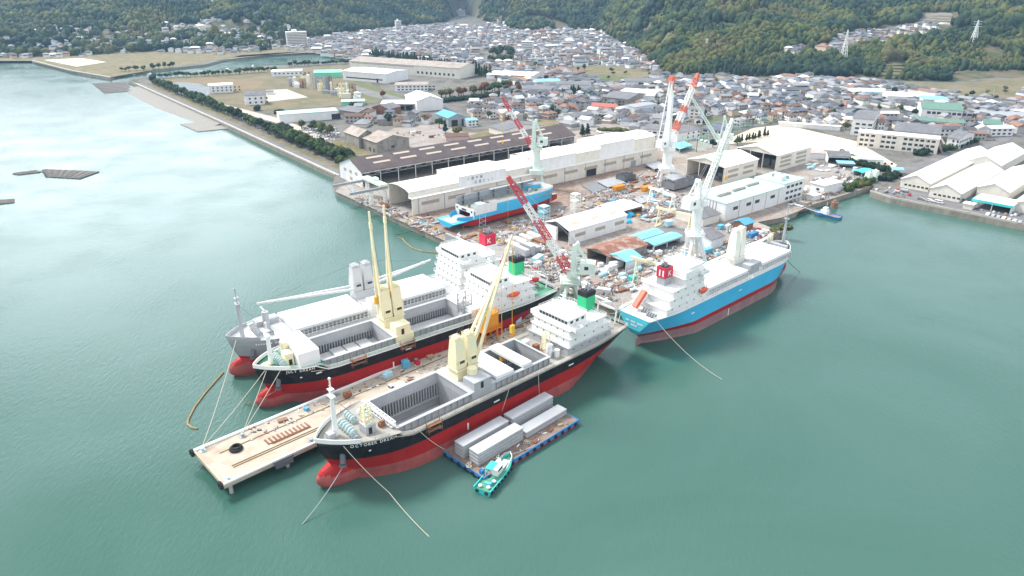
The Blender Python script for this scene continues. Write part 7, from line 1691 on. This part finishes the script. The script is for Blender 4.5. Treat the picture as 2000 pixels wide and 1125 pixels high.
for c in cand[298:]:
    d,x,y_,z,a,px,py=c; mb.T=Matrix.Translation((x,y_,z-1))@Matrix.Rotation(a+R(rh.choice((20,110))),4,'Z'); L_,W_,h=rh.uniform(3.8,6.4),rh.uniform(3.2,4.6),rh.choice((3.2,5.4,5.8))+1
    if rh.random()<.05: L_*=1.8; W_*=1.3; h+=3
    wi=rh.choice((0,0,0,1,1,2,3)); ri=rh.choice((4,4,4,5,5,5,6,6,7,0,5,4,4,8))
    mb.box(-L_,L_,-W_,W_,0,h,wi); (roof_hip if rh.random()<.6 else roof_gable)(mb,-L_,L_,-W_,W_,h,rh.uniform(1.5,2.3),.6,ri)
    mb.box(-L_*.8,L_*.8,-W_-.05,-W_+.05,h-2.0,h-.9,9)
mb.T=None; o=mb.build('distant_houses',fm); struct(o,'stuff'); o['label']='mass of small white walled grey roofed houses filling the far town below the hills'; o['category']='houses'
print('houses',len(cand))
# ================================================================ trees
def leaf_mat(name,cols,rough=.8,big=0):
    m=bpy.data.materials.new(name); m.use_nodes=True; MATS[name]=m; t=m.node_tree; p=t.nodes['Principled BSDF']; l=t.links; p.inputs['Roughness'].default_value=rough; p.inputs['Specular IOR Level'].default_value=.15
    g=t.nodes.new('ShaderNodeNewGeometry'); n=t.nodes.new('ShaderNodeTexNoise'); n.inputs['Scale'].default_value=.012; n.inputs['Detail'].default_value=3; l.new(g.outputs['Position'],n.inputs['Vector'])
    a=t.nodes.new('ShaderNodeMath'); a.operation='MULTIPLY_ADD'; l.new(g.outputs['Random Per Island'],a.inputs[0]); a.inputs[1].default_value=.42 if big else .55
    b=t.nodes.new('ShaderNodeMapRange'); b.inputs[1].default_value=.3; b.inputs[2].default_value=.7; b.inputs[3].default_value=-.28 if big else -.1; b.inputs[4].default_value=.85 if big else .55; l.new(n.outputs['Fac'],b.inputs[0]); l.new(b.outputs[0],a.inputs[2])
    r=t.nodes.new('ShaderNodeValToRGB'); e=r.color_ramp.elements; k=len(cols)
    for i,c in enumerate(cols):
        if i<2: e[i].position=i/(k-1); e[i].color=(*c,1)
        else: x=e.new(i/(k-1)); x.color=(*c,1)
    e[1].position=1/(k-1)
    l.new(a.outputs[0],r.inputs[0])
    f=t.nodes.new('ShaderNodeTexNoise'); f.inputs['Scale'].default_value=.9; f.inputs['Detail'].default_value=5; f.inputs['Roughness'].default_value=.7; l.new(g.outputs['Position'],f.inputs['Vector'])
    q=t.nodes.new('ShaderNodeMapRange'); q.inputs[1].default_value=.3; q.inputs[2].default_value=.7; q.inputs[3].default_value=.62; q.inputs[4].default_value=1.35; l.new(f.outputs['Fac'],q.inputs[0])
    x=t.nodes.new('ShaderNodeMix'); x.data_type='RGBA'; x.blend_type='MULTIPLY'; x.inputs[0].default_value=1; l.new(r.outputs[0],x.inputs[6]); l.new(q.outputs[0],x.inputs[7]); l.new(x.outputs[2],p.inputs['Base Color'])
    u=t.nodes.new('ShaderNodeBump'); u.inputs['Strength'].default_value=.6; u.inputs['Distance'].default_value=.8; l.new(f.outputs['Fac'],u.inputs['Height']); l.new(u.outputs[0],p.inputs['Normal'])
leaf_mat('forest_leaves',[(.013,.028,.020),(.021,.042,.022),(.034,.058,.024),(.056,.076,.025),(.105,.115,.030),(.095,.085,.034)],big=1)
leaf_mat('tree_leaves',[(.025,.050,.018),(.042,.078,.022),(.065,.095,.028)]); leaf_mat('dark_leaves',[(.014,.032,.018),(.022,.044,.02)]); leaf_mat('red_leaves',[(.11,.035,.025),(.15,.06,.025)]); leaf_mat('olive_leaves',[(.075,.09,.03),(.12,.115,.035)])
def ico(sub):
    bm=bmesh.new(); bmesh.ops.create_icosphere(bm,subdivisions=sub,radius=1); v=np.array([x.co[:] for x in bm.verts]); f=np.array([[q.index for q in p.verts] for p in bm.faces]); bm.free(); return v,f
I1=ico(1); I2=ico(2)
rng=np.random.default_rng(5)
def blobs(name,C,S,m,parent=None,base=I2,jit=.16,leaves=0):
    """many uneven leaf clumps: C centres, S half sizes"""
    v,f=base; n=len(C); C=np.asarray(C,float); S=np.asarray(S,float)
    if S.ndim==1: S=np.stack([S,S,S*.85],1)
    J=1+rng.normal(0,jit,(n,len(v),1)); ang=rng.uniform(0,6.283,n); c,s=np.cos(ang),np.sin(ang)
    V=np.repeat(v[None],n,0)*J; X=V[...,0]*c[:,None]-V[...,1]*s[:,None]; Y=V[...,0]*s[:,None]+V[...,1]*c[:,None]
    V=np.stack([X,Y,V[...,2]],-1)*S[:,None,:]+C[:,None,:]; F=f[None]+(np.arange(n)*len(v))[:,None,None]
    V=V.reshape(-1,3); F=F.reshape(-1,3)
    if leaves:
        k=leaves*n; i=np.repeat(np.arange(n),leaves); d=rng.normal(size=(k,3)); d/=np.linalg.norm(d,axis=1)[:,None]
        p=C[i]+d*S[i]*rng.uniform(.9,1.22,(k,1)); a=rng.normal(size=(k,3)); a/=np.linalg.norm(a,axis=1)[:,None]; b=np.cross(a,d); b/=np.linalg.norm(b,axis=1)[:,None]+1e-6; z=S[i].mean(1)[:,None]*rng.uniform(.16,.34,(k,1))
        tri=np.stack([p-a*z,p+a*z,p+b*z*1.5],1).reshape(-1,3); F=np.concatenate([F,np.arange(3*k).reshape(-1,3)+len(V)]); V=np.concatenate([V,tri])
    me=bpy.data.meshes.new(name); me.vertices.add(len(V)); me.vertices.foreach_set('co',V.ravel()); me.loops.add(F.size); me.loops.foreach_set('vertex_index',F.ravel().astype(np.int32)); me.polygons.add(len(F)); me.polygons.foreach_set('loop_start',np.arange(0,F.size,3,dtype=np.int32)); me.polygons.foreach_set('loop_total',np.full(len(F),3,dtype=np.int32)); me.materials.append(MATS[m]); me.update(calc_edges=True); me.validate()
    o=bpy.data.objects.new(name,me); COL.objects.link(o)
    if parent is not None: o.parent=parent
    return o
TV={}
def tree_variant(kind,k):
    if (kind,k) in TV: return TV[(kind,k)]
    r=np.random.default_rng(100+k+sum(map(ord,kind))); t=MB()
    if kind=='pine':
        C=[];S=[]
        for i in range(9): z=2.2+i*1.05; w=2.3*(1-i/10.5)+.25; C.append((r.normal(0,.25),r.normal(0,.25),z)); S.append((w,w,1.0))
        t.cyl((0,0,-.5),(0,0,9),.3,6,r2=.08)
    elif kind=='shrub':
        C=[(r.normal(0,1.2),r.normal(0,1.2),1.0+r.random()*.8) for i in range(6)]; S=[(1.2+r.random()*.7,)*2+(1.1+r.random()*.6,) for i in range(6)]
        t.cyl((0,0,-.4),(0,0,1.2),.2,5)
    else:
        C=[];S=[]
        for i in range(10):
            a=r.uniform(0,6.28); q=r.uniform(.2,2.5); C.append((q*math.cos(a),q*math.sin(a),4.2+r.uniform(-1.1,2.6)*(1-q/4))); w=r.uniform(1.2,2.0); S.append((w,w,w*.85))
        t.cyl((0,0,-.5),(0,0,4.2),.38,7,r2=.22)
        for i in range(4): a=i*1.57+.4; t.cyl((0,0,2.6),(1.7*math.cos(a),1.7*math.sin(a),4.4),.16,5,r2=.07)
    co=blobs('crown',C,S,'tree_leaves',None,I1,.17,26); to=t.build('trunk','bark'); TV[(kind,k)]=(co.data,to.data); bpy.data.objects.remove(co); bpy.data.objects.remove(to); return TV[(kind,k)]
def tree(kind,p,s,m,label,group,name=None):
    c,tr=tree_variant(kind,rh.randrange(4)); t=thing(name or {'pine':'conifer','shrub':'shrub'}.get(kind,'broadleaf_tree'),label,{'pine':'tree','shrub':'shrub'}.get(kind,'tree'),(p.x,p.y,p.z),rh.uniform(0,6.28),group,True); t.scale=(s,s,s*rh.uniform(.85,1.2))
    o=bpy.data.objects.new('crown',c); COL.objects.link(o); o.parent=t; setmat(o,0,m)
    o=bpy.data.objects.new('trunk',tr); COL.objects.link(o); o.parent=t
def row(kind,pxs,n,off,s,ms,label,group,jit=1.5,z=3.0):
    P=[at(x,y,z) for x,y in pxs]; ln=[(b-a).length for a,b in zip(P[:-1],P[1:])]; T=sum(ln)
    for i in range(n):
        d=T*(i+.5)/n; k=0
        while k<len(ln)-1 and d>ln[k]: d-=ln[k]; k+=1
        q=P[k].lerp(P[k+1],d/ln[k]); u=(P[k+1]-P[k]).normalized(); v=Vector((-u.y,u.x,0)); v=v if v.x>0 else -v
        q=q+v*(off+rh.uniform(-jit,jit))+u*rh.uniform(-jit,jit)*.5; tree(kind,q,s*rh.uniform(.8,1.2),rh.choice(ms),label,group)
row('broad',((266,164),(440,243),(655,343)),84,17,1.15,['tree_leaves','tree_leaves','dark_leaves'],'bushy green tree in the row behind the long sea wall','trees along the sea wall')
row('shrub',((480,258),(655,343)),44,25,1.6,['tree_leaves','olive_leaves','dark_leaves'],'low shrub in the dry grass behind the sea wall trees','shrubs by the sea wall',5)
row('broad',((545,258),(600,275)),8,24,1.1,['tree_leaves','olive_leaves'],'broad green tree at the edge of the scrub land','trees on the scrub land',4)
row('pine',((718,115),(850,135),(955,153)),50,4,1.35,['dark_leaves','tree_leaves'],'dark pine in the row behind the long warehouse','pines behind the long warehouse',1)
row('broad',((300,153),(420,148),(540,139)),34,0,.9,['tree_leaves','dark_leaves'],'round tree on the river bank beyond the reed bed','trees on the river bank',3)
row('broad',((560,131),(690,124)),22,0,.9,['dark_leaves','tree_leaves'],'dark tree on the river bank behind the mint green shed','trees on the river bank',3)
row('broad',((850,192),(900,186),(1000,172)),26,6,1.2,['tree_leaves','olive_leaves','red_leaves','tree_leaves'],'tall tree in the belt at the end of the long warehouse','trees of the factory belt',6)
row('shrub',((860,201),(930,192),(1028,180)),40,0,1.25,['dark_leaves'],'clipped dark bush in the long hedge beside the factory belt','bushes of the long hedge',.6)
row('broad',((230,140),(300,134),(345,131)),12,6,1.0,['dark_leaves','tree_leaves'],'dark tree on the far bank of the river mouth','trees on the far bank',5)
row('pine',((1435,281),(1500,265)),11,0,.55,['dark_leaves'],'small dark conifer by the near corner of the playing field','conifers by the playing field',1)
row('pine',((1096,189),(1135,189)),9,0,.9,['dark_leaves'],'dark conifer in the row before the pale long roofed factory','conifers before the factory',.8)
row('shrub',((1168,254),(1235,259)),14,0,.9,['olive_leaves','tree_leaves'],'round hedge bush beside the town car park','bushes by the car park',.5)
row('shrub',((1690,196),(1775,213),(1855,214)),22,-2,1.1,['dark_leaves','tree_leaves'],'hedge bush before the farm plant','bushes before the farm plant',.6)
row('shrub',((1655,318),(1740,337)),16,0,.95,['dark_leaves'],'hedge bush between the inlet yard and the sand','bushes behind the inlet yard',.6)
row('shrub',((1645,372),(1692,352)),12,2,1.1,['tree_leaves','olive_leaves'],'leafy shrub on the inlet quay beside the green bins','shrubs on the inlet quay',1.2)
row('shrub',((1718,352),(1745,342)),7,2,1.1,['dark_leaves'],'dense dark hedge bush at the inlet corner','bushes at the inlet corner',.5)
row('shrub',((1790,305),(1870,288),(1900,276)),18,0,1.1,['dark_leaves','tree_leaves'],'hedge bush along the wharf road beside the school annex','bushes along the wharf road',.8)
row('broad',((1497,456),(1526,452)),4,3,.7,['tree_leaves','olive_leaves'],'small tree at the waterfront corner behind the blue ship','trees at the waterfront corner',1.5)
row('broad',((950,124),(975,120),(998,122)),12,4,1.3,['dark_leaves','tree_leaves'],'dark tree on the front of the wooded mound in the town','trees of the town mound',5)
row('broad',((952,112),(975,106),(998,112)),14,6,1.7,['dark_leaves','tree_leaves'],'tall dark tree on top of the wooded mound in the town','trees of the town mound',7)
for x,y,k,s,m,lab in ((760,243,'broad',1.2,'dark_leaves','left of two dark round trees before the low grey works'),(775,242,'broad',1.2,'dark_leaves','right of two dark round trees before the low grey works'),(858,250,'broad',1.25,'tree_leaves','green tree left of the blue roofed workshop doors'),(893,266,'broad',1.3,'olive_leaves','round tree behind the brick red roofed store'),(870,259,'pine',.9,'dark_leaves','dark conifer clump in the dirt lot'),(668,178,'broad',1.2,'red_leaves','round reddish tree beside the chemical plant'),(748,191,'broad',.9,'red_leaves','bare brownish tree on the meadow edge'),(1012,184,'broad',1.3,'red_leaves','dark red tree behind the tip of the first jib'),(985,190,'broad',1.0,'olive_leaves','olive tree beside the long hedge end'),(1137,266,'pine',1.0,'dark_leaves','left conifer behind the white end of the hall'),(1147,264,'pine',1.0,'dark_leaves','right conifer behind the white end of the hall'),(1455,192,'broad',1.2,'olive_leaves','yellowish tree among the houses below the knoll'),(1480,196,'broad',1.2,'tree_leaves','green tree among the houses below the knoll'),(1375,242,'pine',.8,'dark_leaves','dark conifer beside the small green lawn'),(1392,288,'broad',.9,'dark_leaves','dark tree behind the open block shed, left'),(1440,284,'broad',.9,'tree_leaves','tree behind the open block shed, by the conifers'),(1820,352,'shrub',1,'tree_leaves','lone bush on the wharf road corner'),(505,216,'shrub',1.4,'dark_leaves','dark bush beside the gabled white office'),(545,222,'shrub',1.6,'dark_leaves','wide dark bush left of the long white scrap hall'),(690,208,'shrub',1.6,'dark_leaves','dark bush before the mint green roofed store')):
    tree(k,at(x,y),s,m,lab,None); ORD.pop() if ORD and ORD[-1][1]==lab else None
# gardens: trees standing between the houses
k=0; tries=0
while k<150 and tries<6000:
    tries+=1; px,py=rh.uniform(620,2000),rh.uniform(60,262)
    if not inpoly(px,py,ZTOWN) or rh.random()>(py/200): continue
    p=ground_hit(px,py)
    if taken(p.x,p.y) or near_house(p.x,p.y,6.5) or p.y<420: continue
    if any(inpoly(px,py,N_) for N_ in NOGO[2:3]+NOGO[5:6]): continue
    tree(rh.choice(('broad','broad','shrub')),p,rh.uniform(.6,1.0),rh.choice(['tree_leaves','dark_leaves','olive_leaves','tree_leaves','red_leaves']),'garden tree among the houses '+where(px,py),'garden trees of the town'); k+=1
for i in range(46):
    px,py=rh.uniform(900,1990),rh.uniform(120,262); p=ground_hit(px,py)
    if taken(p.x,p.y) or near_house(p.x,p.y,5) or not inpoly(px,py,ZTOWN): continue
    mb=MB(); mb.cyl((0,0,0),(0,0,10.5),.2,6,r2=.13); mb.beam((-1,0,9.6),(1,0,9.6),.16); mb.beam((-.8,0,8.8),(.8,0,8.8),.14); mb.cyl((.4,0,7.6),(.4,0,8.5),.28,6); tag(mb.build('utility_pole','concrete',None,p,rh.uniform(0,3)),'grey utility pole standing among the houses '+where(px,py),'pole','utility poles of the town',True)
# the forest on the hills: one mass
C=[];S=[];K=[]
CLEAR=[[(1715,152),(1735,118),(1775,116),(1770,140),(1755,152)],[(1780,50),(1800,24),(1875,26),(1870,50)],[(1580,106),(1640,72),(1745,48),(1855,50),(1880,62),(1730,88)],[(1850,165),(1860,140),(2010,138),(2010,160)],[(1460,20),(1500,16),(1500,22),(1450,30)],[(1210,62),(1290,58),(1290,66),(1210,74)]]
y=560.
while y<2350:
    sp=6.4 if y<1150 else 8.2; x=-1500.
    while x<1500:
        qx,qy=x+rh.uniform(-.5,.5)*sp*1.1,y+rh.uniform(-.5,.5)*sp*1.1; x+=sp
        if abs(qx)>qy*.80+60: continue
        h=hz(qx,qy)
        if h<3.4: continue
        px,py=proj((qx,qy,h))
        if py<-60 or px<-330 or px>2330: continue
        if any(inpoly(px,py,Z_) for Z_ in CLEAR): continue
        zl=inzone(px,py); n=mnoise.noise(Vector((qx/60,qy/60,5.5)))
        if zl and (zl>.6 or n>.0): 
            if zl>.6: continue
            if n>.25: continue
        if n>.47 and py>30: continue
        if near_house(qx,qy,8.5) or taken(qx,qy): continue
        w=sp*.62*rh.uniform(.75,1.3); n3=mnoise.noise(Vector((qx/105,qy/105,8.8))); zs=rh.uniform(.85,1.4)
        if n3>.22: w*=.66; zs=rh.uniform(1.7,2.5)
        elif n3<-.2: w*=1.3
        C.append((qx,qy,h+w*.75+rh.uniform(0,2.2))); 
        if rh.random()<.10: w*=1.45
        S.append((w,w,w*zs))
    y+=sp
print('forest',len(C))
o=blobs('forest',C,S,'forest_leaves',None,I1,.20,7); struct(o,'stuff'); o['label']='dense mixed forest of dark green and yellowish crowns covering the hills'; o['category']='forest'
# terraces of the hillside cemetery and the cut edges of the valley field
for i in range(6):
    a=ground_hit(1788+i*4,47-i*3.6); b=ground_hit(1868-i*2,49-i*4.0); mb=MB(); P=[a.lerp(b,k/8) for k in range(9)]
    for u,v in zip(P[:-1],P[1:]): mb.beam(Vector((u.x,u.y,gz(u.x,u.y)+.8)),Vector((v.x,v.y,gz(v.x,v.y)+.8)),1.2,2.6)
    tag(mb.build('retaining_wall','concrete'),'pale retaining wall of the terraced clearing on the upper right hillside, '+('lowest','second from below','third from below','fourth from below','fifth from below','highest')[i],'retaining wall','terrace walls')
for i in range(5):
    a=ground_hit(1722+i*3,148-i*6.5); b=ground_hit(1758+i*2.5,148-i*6.5); mb=MB(); P=[a.lerp(b,k/6) for k in range(7)]
    for u,v in zip(P[:-1],P[1:]): mb.beam(Vector((u.x,u.y,gz(u.x,u.y)+.6)),Vector((v.x,v.y,gz(v.x,v.y)+.6)),6,.5)
    o=mb.build('terraced_field','lawn_grass'); struct(o)
# ================================================================ air
mb=MB(); mb.box(-2700,2700,-60,3400,-9,1250)
hm=bpy.data.materials.new('haze_air'); hm.use_nodes=True; t=hm.node_tree; t.nodes.clear(); oo=t.nodes.new('ShaderNodeOutputMaterial'); v=t.nodes.new('ShaderNodeVolumePrincipled'); v.inputs['Color'].default_value=(.42,.68,1,1); v.inputs['Density'].default_value=.00007; v.inputs['Anisotropy'].default_value=.2; t.links.new(v.outputs[0],oo.inputs['Volume']); MATS['haze_air']=hm
hz_o=mb.build('haze','haze_air'); struct(hz_o,'stuff')
bpy.context.view_layer.update()
finish_ordinals()
